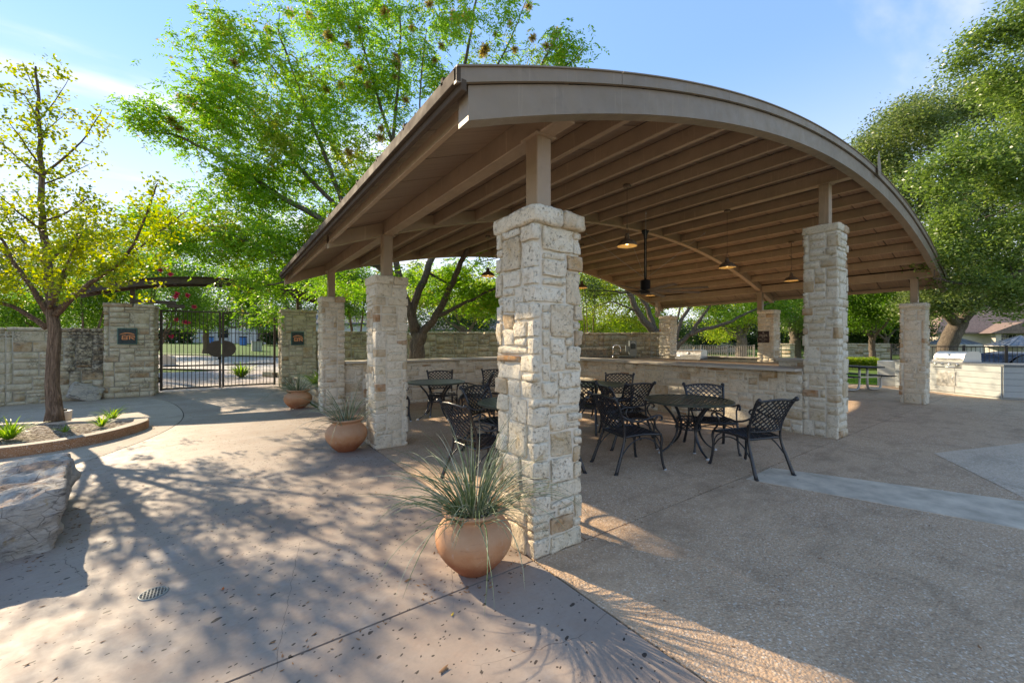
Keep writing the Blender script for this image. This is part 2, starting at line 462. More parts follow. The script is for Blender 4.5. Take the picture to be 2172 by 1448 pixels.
def _agg(name, cols, tint1, tint2, bumpd=0.004, scale=85):
    """exposed aggregate: pebbles set in a cement matrix"""
    g = N(name); p = g.pos()
    vr = g.n('TexVoronoi', feature='F1'); g.L(p, vr.inputs['Vector']); vr.inputs['Scale'].default_value = scale
    sep = g.n('SeparateColor'); g.L(vr.outputs['Color'], sep.inputs[0])
    vs_ = g.n('TexVoronoi', feature='F1'); g.L(p, vs_.inputs['Vector']); vs_.inputs['Scale'].default_value = scale * 2.1
    sp2 = g.n('SeparateColor'); g.L(vs_.outputs['Color'], sp2.inputs[0])
    peb = g.mix(g.rng(g.noise(p, 20, 2), 0.45, 0.55), g.ramp(sep.outputs[0], cols), g.ramp(sp2.outputs[1], cols))
    edge = g.rng(vr.outputs['Distance'], 0.30, 0.62, 0, 1)
    c = g.mix(g.math('MULTIPLY', edge, 0.75), peb, tint1)
    big = g.rng(g.noise(p, 0.7, 6, 0.62), 0.38, 0.66, 0, 1)
    c = g.mix(g.math('MULTIPLY', big, 0.4), c, tint2)
    c = g.mix(g.rng(g.noise(p, 2.3, 7, 0.7, 0.8), 0.5, 0.68, 0, 0.4), c, [x * 0.4 for x in tint1])
    st = g.rng(g.noise(g.mapping(p, (0.4, 1.6, 1)), 1.5, 6, 0.7), 0.52, 0.75, 0, 0.5)
    c = g.mix(st, c, [x * 0.45 for x in tint1])
    crk = g.rng(g.voro(g.n('VectorMath', operation='ADD').outputs[0], 1.0), 0, 1) if False else None
    h = g.math('SUBTRACT', 1.0, vr.outputs['Distance'])
    return g.bsdf(c, 0.82, 0, g.bump(h, 0.7, bumpd), 0.3)
M['agg'] = _agg('exposed_aggregate_paving', [(0.0, (0.24, 0.15, 0.10)), (0.25, (0.56, 0.36, 0.225)), (0.5, (0.68, 0.48, 0.32)), (0.72, (0.38, 0.26, 0.18)), (0.86, (0.72, 0.60, 0.46)), (1.0, (0.82, 0.74, 0.63))],
                (0.46, 0.305, 0.195), (0.64, 0.445, 0.29), 0.007, 72)
M['agg_light'] = _agg('washed_pebble_paving', [(0.0, (0.32, 0.25, 0.19)), (0.4, (0.55, 0.45, 0.35)), (0.8, (0.70, 0.60, 0.49)), (1.0, (0.82, 0.74, 0.64))],
                      (0.56, 0.43, 0.31), (0.66, 0.52, 0.39), 0.006, 60)
M['agg_path'] = _agg('fine_aggregate_path', [(0.0, (0.26, 0.21, 0.17)), (0.5, (0.44, 0.365, 0.29)), (1.0, (0.62, 0.55, 0.47))], (0.37, 0.305, 0.245), (0.42, 0.345, 0.275), 0.003, 130)
M['curb'] = _agg('rusty_aggregate_kerb', [(0.0, (0.20, 0.09, 0.04)), (0.4, (0.40, 0.18, 0.08)), (0.7, (0.50, 0.27, 0.13)), (0.92, (0.62, 0.50, 0.38)), (1.0, (0.8, 0.74, 0.65))], (0.34, 0.16, 0.08), (0.42, 0.22, 0.11), 0.004, 110)
def _plaza():
    g = N('stained_rock_salt_concrete'); p = g.pos()
    big = g.noise(p, 0.8, 7, 0.65); mid = g.noise(p, 5, 6, 0.7)
    c = g.mix(g.rng(big, 0.35, 0.65), (0.27, 0.208, 0.168), (0.365, 0.30, 0.25))
    c = g.mix(g.rng(mid, 0.5, 0.75, 0, 0.4), c, (0.36, 0.225, 0.155))
    c = g.mix(g.rng(g.noise(p, 45, 5, 0.7), 0.45, 0.7, 0, 0.3), c, (0.20, 0.16, 0.14))
    c = g.mix(g.rng(g.noise(g.mapping(p, (1, 3.5, 1), (0, 0, 0.5)), 1.3, 7, 0.7, 1.0), 0.55, 0.7, 0, 0.35), c, (0.22, 0.15, 0.12))
    c = g.mix(g.rng(g.noise(p, 2.1, 6, 0.7), 0.55, 0.75, 0, 0.5), c, (0.43, 0.40, 0.37))
    # rock-salt pits: sparse, elongated holes of several sizes
    w = g.mapping(p, (1, 1, 1), (0, 0, R(-25)))
    wv = g.n('VectorMath', operation='ADD'); nn = g.n('TexNoise'); g.L(p, nn.inputs['Vector']); nn.inputs['Scale'].default_value = 14; nn.inputs['Detail'].default_value = 3
    sc = g.n('VectorMath', operation='SCALE'); g.L(nn.outputs['Color'], sc.inputs[0]); sc.inputs['Scale'].default_value = 0.035
    g.L(w, wv.inputs[0]); g.L(sc.outputs[0], wv.inputs[1])
    tot = None
    for scale, rad, dens, sy in ((7.0, 0.13, 0.8, 1.9), (13.0, 0.14, 0.75, 1.7), (3.1, 0.085, 0.8, 2.0), (26.0, 0.19, 0.5, 1.4)):
        v = g.n('TexVoronoi', feature='F1'); g.L(g.mapping(wv.outputs[0], (1, sy, 1)), v.inputs['Vector']); v.inputs['Scale'].default_value = scale
        se = g.n('SeparateColor'); g.L(v.outputs['Color'], se.inputs[0])
        rr = g.math('MULTIPLY', g.math('ADD', g.math('MULTIPLY', se.outputs[1], 0.7), 0.4), rad)
        inside = g.math('MULTIPLY', g.math('LESS_THAN', v.outputs['Distance'], rr), g.math('LESS_THAN', se.outputs[0], dens))
        tot = inside if tot is None else g.math('MAXIMUM', tot, inside)
    c = g.mix(g.math('MULTIPLY', tot, 0.92), c, (0.035, 0.026, 0.022))
    # hairline cracks
    cr = g.n('TexVoronoi', feature='DISTANCE_TO_EDGE'); g.L(g.mapping(wv.outputs[0], (1, 1, 1)), cr.inputs['Vector']); cr.inputs['Scale'].default_value = 0.9
    crm = g.math('MULTIPLY', g.math('LESS_THAN', cr.outputs['Distance'], 0.0016), g.rng(big, 0.48, 0.55))
    c = g.mix(g.math('MULTIPLY', crm, 0.6), c, (0.08, 0.06, 0.05))
    h = g.math('SUBTRACT', g.math('MULTIPLY', mid, 0.5), tot)
    return g.bsdf(c, g.rng(mid, 0.3, 0.7, 0.55, 0.75), 0, g.bump(h, 0.6, 0.006), 0.35)
M['plaza'] = _plaza()
M['greyconc'] = m_simple('smooth_grey_concrete', (0.56, 0.475, 0.37), 0.75, 0, 0.25, 5, 0.3, 90)
M['joint'] = m_simple('dark_joint_bed', (0.045, 0.038, 0.03), 0.95, 0, 0.3, 20, 0.4)
def _ground():
    g = N('meadow_soil'); p = g.pos()
    c = g.mix(g.rng(g.noise(p, 0.35, 6, 0.6), 0.35, 0.65), (0.075, 0.14, 0.028), (0.11, 0.17, 0.045))
    c = g.mix(g.rng(g.noise(p, 9, 4, 0.6), 0.5, 0.7, 0, 0.5), c, (0.05, 0.09, 0.02))
    return g.bsdf(c, 0.95, 0, g.bump(g.noise(p, 40, 4), 0.7, 0.03), 0.1)
M['ground'] = _ground()
M['lawn'] = m_simple('mown_lawn', (0.05, 0.125, 0.02), 0.95, 0, 0.3, 3, 0.8, 60, 0.1, 0.02)
M['street'] = m_simple('pale_concrete_street', (0.36, 0.34, 0.31), 0.85, 0, 0.15, 1.5, 0.2)
M['drive'] = m_simple('pinkish_driveway_concrete', (0.36, 0.30, 0.27), 0.85, 0, 0.15, 1.5, 0.2)
def _mulch():
    g = N('shredded_mulch_and_gravel'); p = g.pos()
    v = g.n('TexVoronoi', feature='F1'); g.L(g.mapping(p, (1, 1.7, 1), (0, 0, 0.6)), v.inputs['Vector']); v.inputs['Scale'].default_value = 34
    se = g.n('SeparateColor'); g.L(v.outputs['Color'], se.inputs[0])
    c = g.ramp(se.outputs[0], [(0, (0.05, 0.035, 0.025)), (0.4, (0.14, 0.10, 0.075)), (0.7, (0.30, 0.25, 0.20)), (0.9, (0.48, 0.43, 0.37)), (1, (0.55, 0.5, 0.45))])
    return g.bsdf(c, 0.95, 0, g.bump(g.math('SUBTRACT', 1.0, v.outputs['Distance']), 1.0, 0.02), 0.1)
M['mulch'] = _mulch()
def _terra():
    g = N('weathered_terracotta'); p = g.objc()
    sx = g.n('SeparateXYZ'); g.L(p, sx.inputs[0])
    n1 = g.noise(p, 5, 6, 0.65)
    c = g.mix(g.rng(n1, 0.3, 0.7), (0.48, 0.20, 0.09), (0.56, 0.29, 0.155))
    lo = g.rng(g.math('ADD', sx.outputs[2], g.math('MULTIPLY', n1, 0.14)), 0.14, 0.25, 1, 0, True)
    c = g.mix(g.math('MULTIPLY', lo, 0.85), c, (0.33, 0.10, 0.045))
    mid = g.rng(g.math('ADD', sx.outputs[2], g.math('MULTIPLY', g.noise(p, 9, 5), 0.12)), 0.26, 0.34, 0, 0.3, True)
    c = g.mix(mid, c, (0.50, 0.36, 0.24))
    c = g.mix(g.rng(g.noise(p, 26, 5, 0.75), 0.60, 0.72, 0, 0.5), c, (0.55, 0.47, 0.38))
    c = g.mix(g.rng(g.noise(g.mapping(p, (1, 1, 7)), 7, 5, 0.7), 0.60, 0.75, 0, 0.45), c, (0.20, 0.07, 0.04))
    return g.bsdf(c, 0.8, 0, g.bump(g.noise(p, 60, 6, 0.7), 0.55, 0.006), 0.25)
M['terra'] = _terra()
def _bark(name, a, b):
    g = N(name); p = g.objc()
    w = g.mapping(p, (1, 1, 0.10))
    v = g.math('ABSOLUTE', g.math('SUBTRACT', g.noise(w, 24, 4, 0.6, 1.2), 0.5)); v = g.math('MULTIPLY', v, 1.8); n1 = g.noise(w, 60, 5, 0.7)
    c = g.mix(g.rng(v, 0.0, 0.25), a, b)
    c = g.mix(g.rng(n1, 0.4, 0.7, 0, 0.6), c, [x * 1.35 for x in b])
    return g.bsdf(c, 0.95, 0, g.bump(g.math('ADD', g.rng(v, 0, 0.3), g.math('MULTIPLY', n1, 0.6)), 0.9, 0.03), 0.15)
M['bark'] = _bark('furrowed_brown_bark', (0.10, 0.066, 0.046), (0.30, 0.21, 0.15))
M['bark_g'] = _bark('grey_brown_bark', (0.09, 0.07, 0.055), (0.26, 0.21, 0.165))
def m_leaf(name, stops, trans=1.5, big=None, rough=0.5, tmix=0.5, nscale=0.5):
    """leaf blade: diffuse, light shining through it and a little gloss"""
    g = N(name); at_ = g.n('Attribute', attribute_name='tint'); p = g.pos()
    c = g.ramp(at_.outputs['Fac'], stops)
    if big:
        m = g.rng(g.noise(p, nscale, 3, 0.5), big[0], big[1], 0, big[3], True)
        c = g.mix(m, c, big[2])
    d = g.n('BsdfPrincipled'); g.L(c, d.inputs['Base Color']); d.inputs['Roughness'].default_value = rough; d.inputs['Specular IOR Level'].default_value = 0.35
    t = g.n('BsdfTranslucent')
    tcol = g.mix(1.0, c, (trans, trans * 1.12, trans * 0.55), 'MULTIPLY'); g.L(tcol, t.inputs[0])
    mx = g.n('MixShader'); mx.inputs[0].default_value = tmix
    g.L(d.outputs[0], mx.inputs[1]); g.L(t.outputs[0], mx.inputs[2]); g.L(mx.outputs[0], g.out.inputs[0])
    return g.mat
M['leaf_pist'] = m_leaf('pistache_leaf', [(0, (0.08, 0.19, 0.018)), (0.5, (0.15, 0.29, 0.03)), (0.85, (0.25, 0.36, 0.05)), (0.93, (0.36, 0.27, 0.05)), (1, (0.42, 0.22, 0.05))], 1.9, (0.56, 0.72, (0.36, 0.24, 0.05), 0.6))
M['leaf_ginkgo'] = m_leaf('ginkgo_leaf', [(0, (0.10, 0.15, 0.012)), (0.4, (0.19, 0.23, 0.012)), (0.8, (0.33, 0.32, 0.015)), (1, (0.46, 0.37, 0.02))], 1.7, (0.5, 0.7, (0.42, 0.37, 0.02), 0.4), nscale=0.8)
M['leaf_oak'] = m_leaf('live_oak_leaf', [(0, (0.06, 0.105, 0.03)), (0.5, (0.15, 0.225, 0.06)), (0.85, (0.25, 0.33, 0.10)), (1, (0.46, 0.50, 0.26))], 1.6, rough=0.32, tmix=0.4)
M['leaf_oak_far'] = m_leaf('far_live_oak_leaf', [(0, (0.07, 0.105, 0.035)), (0.5, (0.155, 0.20, 0.075)), (0.85, (0.25, 0.30, 0.12)), (1, (0.42, 0.45, 0.24))], 1.4, rough=0.4, tmix=0.4)
M['leaf_dark'] = m_leaf('dark_evergreen_leaf', [(0, (0.022, 0.05, 0.014)), (0.6, (0.045, 0.09, 0.022)), (1, (0.09, 0.15, 0.04))], 1.3, rough=0.4, tmix=0.3)
M['leaf_mid'] = m_leaf('fresh_green_leaf', [(0, (0.045, 0.11, 0.015)), (0.5, (0.09, 0.19, 0.025)), (1, (0.18, 0.28, 0.045))], 1.8)
M['leaf_yel'] = m_leaf('yellow_green_leaf', [(0, (0.09, 0.16, 0.02)), (0.5, (0.18, 0.26, 0.03)), (0.85, (0.30, 0.33, 0.05)), (1, (0.42, 0.28, 0.06))], 2.0, (0.5, 0.7, (0.38, 0.32, 0.05), 0.5))
M['leaf_strap'] = m_leaf('lime_strap_leaf', [(0, (0.10, 0.20, 0.02)), (0.5, (0.22, 0.33, 0.03)), (1, (0.36, 0.42, 0.05))], 1.6)
M['seed'] = m_leaf('russet_seed_panicle', [(0, (0.42, 0.27, 0.12)), (1, (0.50, 0.33, 0.15))], 1.5)
M['flower'] = m_simple('magenta_crape_blossom', (0.60, 0.035, 0.10), 0.8, 0, 0.3, 20)
def _blade():
    g = N('red_yucca_blade'); rnd = g.rand(); p = g.objc()
    c = g.ramp(rnd, [(0, (0.05, 0.10, 0.03)), (0.4, (0.10, 0.16, 0.06)), (0.7, (0.20, 0.25, 0.15)), (1, (0.36, 0.38, 0.28))])
    c = g.mix(g.rng(g.noise(p, 30, 3), 0.5, 0.7, 0, 0.4), c, (0.42, 0.43, 0.36))
    return g.bsdf(c, 0.45, 0, None, 0.4)
M['blade'] = _blade()
def _strapg():
    g = N('green_strap_blade'); rnd = g.rand()
    c = g.ramp(rnd, [(0, (0.07, 0.17, 0.02)), (0.5, (0.16, 0.28, 0.03)), (1, (0.32, 0.38, 0.05))])
    d = g.n('BsdfPrincipled'); g.L(c, d.inputs['Base Color']); d.inputs['Roughness'].default_value = 0.45
    t = g.n('BsdfTranslucent'); g.L(g.mix(1.0, c, (1.6, 1.7, 0.8), 'MULTIPLY'), t.inputs[0])
    mx = g.n('MixShader'); mx.inputs[0].default_value = 0.5
    g.L(d.outputs[0], mx.inputs[1]); g.L(t.outputs[0], mx.inputs[2]); g.L(mx.outputs[0], g.out.inputs[0])
    return g.mat
M['strap'] = _strapg()
M['copper'] = m_simple('copper_lettering', (0.55, 0.22, 0.10), 0.35, 0.5, 0.15, 30)
M['verdigris'] = m_simple('patinated_dark_plate', (0.035, 0.05, 0.048), 0.6, 0.2, 0.4, 25)
M['patina'] = m_simple('green_patina_edge', (0.07, 0.17, 0.14), 0.7, 0.1, 0.4, 40)
M['bronze'] = m_simple('dark_bronze_plaque', (0.035, 0.018, 0.013), 0.4, 0.2, 0.2, 20)
M['letter'] = m_simple('raised_pale_lettering', (0.62, 0.55, 0.48), 0.5)
M['gate'] = m_simple('brown_gate_paint', (0.072, 0.05, 0.036), 0.5, 0, 0.2, 8)
M['fence'] = m_simple('black_fence_paint', (0.03, 0.024, 0.02), 0.5)
M['poolfence'] = m_simple('tan_fence_paint', (0.34, 0.28, 0.24), 0.6)
M['whitebrick'] = m_simple('white_stone_siding', (0.55, 0.53, 0.48), 0.85, 0, 0.12, 5)
M['beige'] = m_simple('beige_stucco', (0.55, 0.48, 0.40), 0.9, 0, 0.08, 3)
M['shingle'] = m_simple('brown_roof_shingle', (0.22, 0.15, 0.12), 0.95, 0, 0.3, 6, 0.6)
M['shingle_g'] = m_simple('grey_roof_shingle', (0.15, 0.145, 0.15), 0.9, 0, 0.25, 6, 0.6)
M['lap'] = m_simple('pale_grey_cement_siding', (0.42, 0.445, 0.43), 0.7, 0, 0.06, 4)
M['slate'] = m_simple('blue_grey_counter_slab', (0.16, 0.175, 0.18), 0.45, 0, 0.15, 10)
M['bluecar'] = m_simple('blue_grey_car_paint', (0.02, 0.04, 0.085), 0.3, 0.0, 0.03, 3, 0.0)
M['rubber'] = m_simple('black_rubber', (0.02, 0.02, 0.02), 0.8)
M['whiteplastic'] = m_simple('weathered_white_plastic', (0.62, 0.58, 0.54), 0.5, 0, 0.12, 10)
M['deadleaf'] = m_simple('dry_leaf', (0.26, 0.13, 0.06), 0.8, 0, 0.5, 12)
M['orangeleaf'] = m_simple('orange_leaf', (0.62, 0.14, 0.03), 0.6)
M['yellowleaf'] = m_simple('yellow_leaf', (0.66, 0.42, 0.05), 0.6)
M['limecut'] = m_simple('pink_limestone_block', (0.55, 0.44, 0.34), 0.9, 0, 0.1, 6)
M['bluebin'] = m_simple('blue_plastic', (0.03, 0.16, 0.42), 0.5)
M['shrub_dark'] = M['leaf_dark']

# ------------------------------------------------------------------ ground, paving, paths
def ground_sheet():
    xs = np.concatenate([np.linspace(-400, -60, 12), np.linspace(-50, 60, 90), np.linspace(75, 400, 12)])
    ys = np.concatenate([np.linspace(-400, -20, 10), np.linspace(-14, 90, 84), np.linspace(110, 500, 10)])
    X, Y = np.meshgrid(xs, ys, indexing='ij')
    V = np.stack([X.ravel(), Y.ravel(), np.array([ground_h(a, b) for a, b in zip(X.ravel(), Y.ravel())]) - 0.06], 1)
    nx, ny = len(xs), len(ys)
    i, j = np.meshgrid(np.arange(nx - 1), np.arange(ny - 1), indexing='ij')
    a = (i * ny + j).ravel()
    F = np.stack([a, a + ny, a + ny + 1, a + 1], 1)
    return mesh_np('ground', V, F, M['ground'])
link_mesh('ground', ground_sheet(), kind='structure')

def strip(name, pts, w, mat, lift, parent=None, kind='structure', step=2.0):
    """a ribbon along pts that follows the ground"""
    P = []
    for (a, b) in zip(pts[:-1], pts[1:]):
        n = max(1, int(math.dist(a, b) / step))
        for k in range(n): P.append((a[0] + (b[0] - a[0]) * k / n, a[1] + (b[1] - a[1]) * k / n))
    P.append(pts[-1])
    V = []; nw = max(2, int(w / 2) + 1)
    for i, p in enumerate(P):
        q0 = P[max(0, i - 1)]; q1 = P[min(len(P) - 1, i + 1)]
        t = Vector((q1[0] - q0[0], q1[1] - q0[1])).normalized(); nrm = (-t.y, t.x)
        for k in range(nw):
            s = (k / (nw - 1) - 0.5) * w
            x, y = p[0] + nrm[0] * s, p[1] + nrm[1] * s
            V.append((x, y, ground_h(x, y) + lift))
    m = MB(); fs = []
    for i in range(len(P) - 1):
        for k in range(nw - 1):
            a = i * nw + k; fs.append((a, a + nw, a + nw + 1, a + 1)[::-1])
    m.add(V, fs); return m.build(name, mat, parent, kind=kind)

mb = MB(); mb.prism([(-16, -9), (22, -9), (22, 7.6), (0, 7.6), (0, 18), (-16, 18)], -0.05, -0.012)
mb.build('joint_bed', M['joint'], kind='structure')
def slab(name, poly, mat, z1=0.0, z0=-0.010):
    m = MB(); m.prism(poly, z0, z1); return m.build(name, mat, kind='structure')
ARC = [(-9.0, 2.6), (-6.6, 3.15), (-4.6, 4.0), (-3.35, 4.95), (-2.88, 5.8), (-2.58, 6.7), (-2.42, 7.6), (-2.40, 8.5), (-2.50, 9.5), (-2.68, 10.5), (-2.95, 11.5), (-3.30, 12.4), (-3.6, 12.84)]
def smoothpoly(P, k=4):
    out = []
    for i in range(len(P) - 1):
        p0 = P[max(0, i - 1)]; p1 = P[i]; p2 = P[i + 1]; p3 = P[min(len(P) - 1, i + 2)]
        for j in range(k):
            t = j / k
            out.append(tuple(0.5 * ((2 * p1[d]) + (-p0[d] + p2[d]) * t + (2 * p0[d] - 5 * p1[d] + 4 * p2[d] - p3[d]) * t * t + (-p0[d] + 3 * p1[d] - 3 * p2[d] + p3[d]) * t ** 3) for d in range(len(p1))))
    out.append(P[-1]); return out
ARCS = smoothpoly(ARC)
g_ = 0.007
slab('plaza_paving', [(-15, g_), (-g_, g_), (-g_, 15.8), (-3.6, 15.8)] + [(x + 0.008, y) for x, y in ARCS[::-1]] + [(-15, 1.6)], M['plaza'])
slab('plaza_paving', [(-15, -9), (-g_, -9), (-g_, -g_), (-15, -g_)], M['plaza'])
slab('path', [(-15, 1.62)] + [(x - 0.008, y) for x, y in ARCS] + [(-3.62, 15.8), (-15, 15.8)], M['agg_path'])
slab('patio_floor', [(g_, g_), (12.1, g_), (12.1, 7.55), (g_, 7.55)], M['agg'])
slab('patio_floor', [(12.1 + 2 * g_, g_), (16.75, g_), (16.75, 7.55), (12.1 + 2 * g_, 7.55)], M['agg'])
slab('patio_paving', [(g_, -9), (20, -9), (20, -g_), (g_, -g_)], M['agg'])
slab('concrete_strip', [(2.95, -0.05), (3.62, -0.03), (4.45, -1.9), (5.9, -5.2), (8, -9), (6.2, -9), (4.6, -5.0), (3.52, -1.94)], M['greyconc'], 0.004, -0.002)
slab('pebble_paving', [(6.12, -1.03), (8.1, -1.72), (11.5, -3.2), (12, -9), (8.2, -9), (6.0, -5.1), (4.62, -1.86)], M['agg_light'], 0.004, -0.002)

# beyond the gate: drive, street, kerb, lawn; right: lawn and walk
strip('driveway', [(-2.2, 15.8), (-2.0, 18.0), (-1.8, 22.5)], 5.2, M['drive'], 0.006, step=1)
strip('street', [at(-900, 26.5), at(150, 26.0), at(600, 25.0), at(900, 26), at(1300, 34)], 9.0, M['street'], 0.02)
strip('kerb', [at(-900, 31.4), at(150, 31.0), at(600, 30.0), at(900, 31), at(1250, 39)], 0.25, M['street'], 0.13)
strip('front_lawn', [at(-700, 43.5), at(150, 43.0), at(600, 42.5), at(900, 43)], 24, M['lawn'], 0.04)
strip('grass_patch', [(-9.0, 17.8), (-4.6, 18.3)], 1.5, M['lawn'], 0.03, step=0.5)
strip('side_lawn', [(17.0, 2.0), (21.5, 6.2), (30, 14)], 5.2, M['lawn'], 0.01)
strip('mulch_bed', [at(1700, 30), at(1840, 25.5), at(1935, 23)], 4.2, M['mulch'], 0.03)
strip('walk', [at(1000, 40), at(1250, 38), at(1500, 33), at(1720, 33)], 5.5, M['street'], 0.02)

# ------------------------------------------------------------------ stonework
STONES = {}
def rock_mesh(w, d, h, var, res, rough, rad, mat, key=''):
    k = (round(w, 3), round(d, 3), round(h, 3), var, key, mat.name)
    if k in STONES: return STONES[k]
    nx, ny, nz = (max(2, min(7, int(round(s / res)))) for s in (w, d, h))
    idx = {}; V = []; F = []
    so = Vector((var * 13.7 + w * 31, var * 7.1 + h * 17, var * 3.3 + d * 5))
    def vert(i, j, kk):
        t = (i, j, kk)
        if t in idx: return idx[t]
        # snap the first and last rows close to the edge so that the rounding shows
        def g(a, n, s):
            if n <= 2: return (a / n - .5) * s
            e = rad * 1.2
            if a == 0: return -s / 2
            if a == n: return s / 2
            return -s / 2 + e + (s - 2 * e) * (a - 1) / (n - 2)
        p = Vector((g(i, nx, w), g(j, ny, d), g(kk, nz, h)))
        hx, hy, hz = w / 2 - rad, d / 2 - rad, h / 2 - rad
        q = Vector((max(-hx, min(hx, p.x)), max(-hy, min(hy, p.y)), max(-hz, min(hz, p.z))))
        dd = p - q
        nrm = dd.normalized() if dd.length > 1e-6 else Vector((0, 0, 0))
        if dd.length > rad: p = q + nrm * rad
        am = rough
        p += nrm * ((mnoise.noise((p + so) * 9) * 1.0 + mnoise.noise((p + so) * 24) * 0.55) * am)
        p += Vector((mnoise.noise(p * 6 + so * 2), 0, mnoise.noise(p * 6 + so * 3))) * am * 0.7
        idx[t] = len(V); V.append(tuple(p)); return idx[t]
    for i in range(nx):
        for kk in range(nz):
            F.append((vert(i, 0, kk), vert(i + 1, 0, kk), vert(i + 1, 0, kk + 1), vert(i, 0, kk + 1)))
            F.append((vert(i, ny, kk), vert(i, ny, kk + 1), vert(i + 1, ny, kk + 1), vert(i + 1, ny, kk)))
    for j in range(ny):
        for kk in range(nz):
            F.append((vert(0, j, kk), vert(0, j, kk + 1), vert(0, j + 1, kk + 1), vert(0, j + 1, kk)))
            F.append((vert(nx, j, kk), vert(nx, j + 1, kk), vert(nx, j + 1, kk + 1), vert(nx, j, kk + 1)))
    for i in range(nx):
        for j in range(ny):
            F.append((vert(i, j, 0), vert(i, j + 1, 0), vert(i + 1, j + 1, 0), vert(i + 1, j, 0)))
            F.append((vert(i, j, nz), vert(i + 1, j, nz), vert(i + 1, j + 1, nz), vert(i, j + 1, nz)))
    me = bpy.data.meshes.new('stone'); me.from_pydata(V, [], F); me.materials.append(mat)
    me.polygons.foreach_set('use_smooth', [True] * len(F)); me.update()
    STONES[k] = me; return me

WH = [(2, 1, 3), (3, 1, 6), (4, 1, 4), (2, 2, 8), (3, 2, 20), (4, 2, 18), (5, 2, 7), (1, 1, 1), (1, 2, 3), (4, 4, 2), (3, 4, 2), (4, 3, 4), (5, 1, 2), (3, 3, 3)]
def pack(nc, nr, rng, corners, wh=WH):
    occ = [[False] * nc for _ in range(nr)]; out = []
    for r in range(nr):
        for c in range(nc):
            if occ[r][c]: continue
            opts = []; run = 0
            while c + run < nc and not occ[r][c + run]: run += 1
            for w, h, k in wh:
                if c + w > nc or r + h > nr: continue
                if any(occ[r][c + a] for a in range(w)): continue
                ins = [q for q in corners if c < q < c + w]
                if len(ins) > 1: continue
                if run > 1 and (w == 1 or run - w == 1): k *= 0.06
                if ins: k *= 3
                opts.append((w, h, k))
            if not opts: opts = [(1, 1, 1)]
            w, h, _ = rng.choices(opts, [o[2] for o in opts])[0]
            for a in range(w):
                for b in range(h): occ[r + b][c + a] = True
            out.append((c, r, w, h))
    return out

def stonework(parent, path, H, rng, mat, cell=(0.075, 0.07), z0=0.0, res=0.06, rough=0.006, depth=0.09, gap=0.016, proud=0.017, wh=WH, closed=False, zbase=0.0, name='stone', backs=(), rad=0.014):
    """single stones along a plan path (the wall lies left of it); convex right-angle corners are wrapped by corner stones"""
    segs = []; s = 0
    cols = []
    for a, b in zip(path[:-1], path[1:]):
        L = math.dist(a, b); n = max(1, round(L / cell[0]))
        segs.append((a, b, L, n, s)); s += n
    corners = [sg[4] for sg in segs[1:]]
    turn = {}
    for i in range(1, len(segs)):
        a, b = segs[i - 1], segs[i]
        d1 = ((a[1][0] - a[0][0]) / a[2], (a[1][1] - a[0][1]) / a[2]); d2 = ((b[1][0] - b[0][0]) / b[2], (b[1][1] - b[0][1]) / b[2])
        turn[b[4]] = d1[0] * d2[1] - d1[1] * d2[0]
    nr = max(1, round(H / cell[1])); ch = H / nr
    hidden = None
    for c, r, w, h in pack(s, nr, rng, corners, wh):
        ins = [q for q in corners if c < q < c + w]
        # split where the corner cannot be wrapped
        parts = [(c, w, None)]
        if ins:
            q = ins[0]
            if turn[q] > 0.9: parts = [(c, w, q)]
            else: parts = [(c, q - c, None), (q, c + w - q, None)]
        for pc, pw, q in parts:
            si = max(i for i, sg in enumerate(segs) if sg[4] <= pc)
            a, b, L, n, s0 = segs[si]
            cw = L / n
            t = ((b[0] - a[0]) / L, (b[1] - a[1]) / L); nrm = (-t[1], t[0])
            zc = z0 + (r + h / 2) * ch; hh = h * ch - gap
            pr = rng.uniform(0.0, proud); var = rng.randrange(3)
            if q is None:
                ww = pw * cw - gap; dd = depth
                x = (pc - s0 + pw / 2) * cw; y = dd / 2 - pr
                key = ''
            else:
                na = q - pc; nb = pc + pw - q
                cw2 = segs[si + 1][2] / segs[si + 1][3]
                ww = na * cw - gap / 2; dd = nb * cw2 - gap / 2
                x = L - ww / 2 + pr; y = dd / 2 - pr
                key = 'c'
            me = rock_mesh(ww, dd, hh, var, res, rough, min(rad, ww * .3, hh * .3), mat, key)
            px = a[0] + t[0] * x + nrm[0] * y; py = a[1] + t[1] * x + nrm[1] * y
            rz = math.atan2(t[1], t[0]) + rng.uniform(-0.008, 0.008)
            if si in backs and q is None:
                if hidden is None: hidden = [[], []]
                mt = Matrix.Translation((px, py, zc)) @ Matrix.Rotation(rz, 4, 'Z')
                b0 = len(hidden[0]); hidden[0].extend([tuple(mt @ v.co) for v in me.vertices])
                hidden[1].extend([[b0 + k for k in p.vertices] for p in me.polygons])
            else:
                link_mesh(name, me, parent, (px, py, zc), (0, rng.uniform(-0.006, 0.006), rz))
    if hidden:
        me = bpy.data.meshes.new('rear_stonework'); me.from_pydata(hidden[0], [], hidden[1]); me.materials.append(mat); me.update()
        link_mesh('rear_stonework', me, parent, kind='stuff')

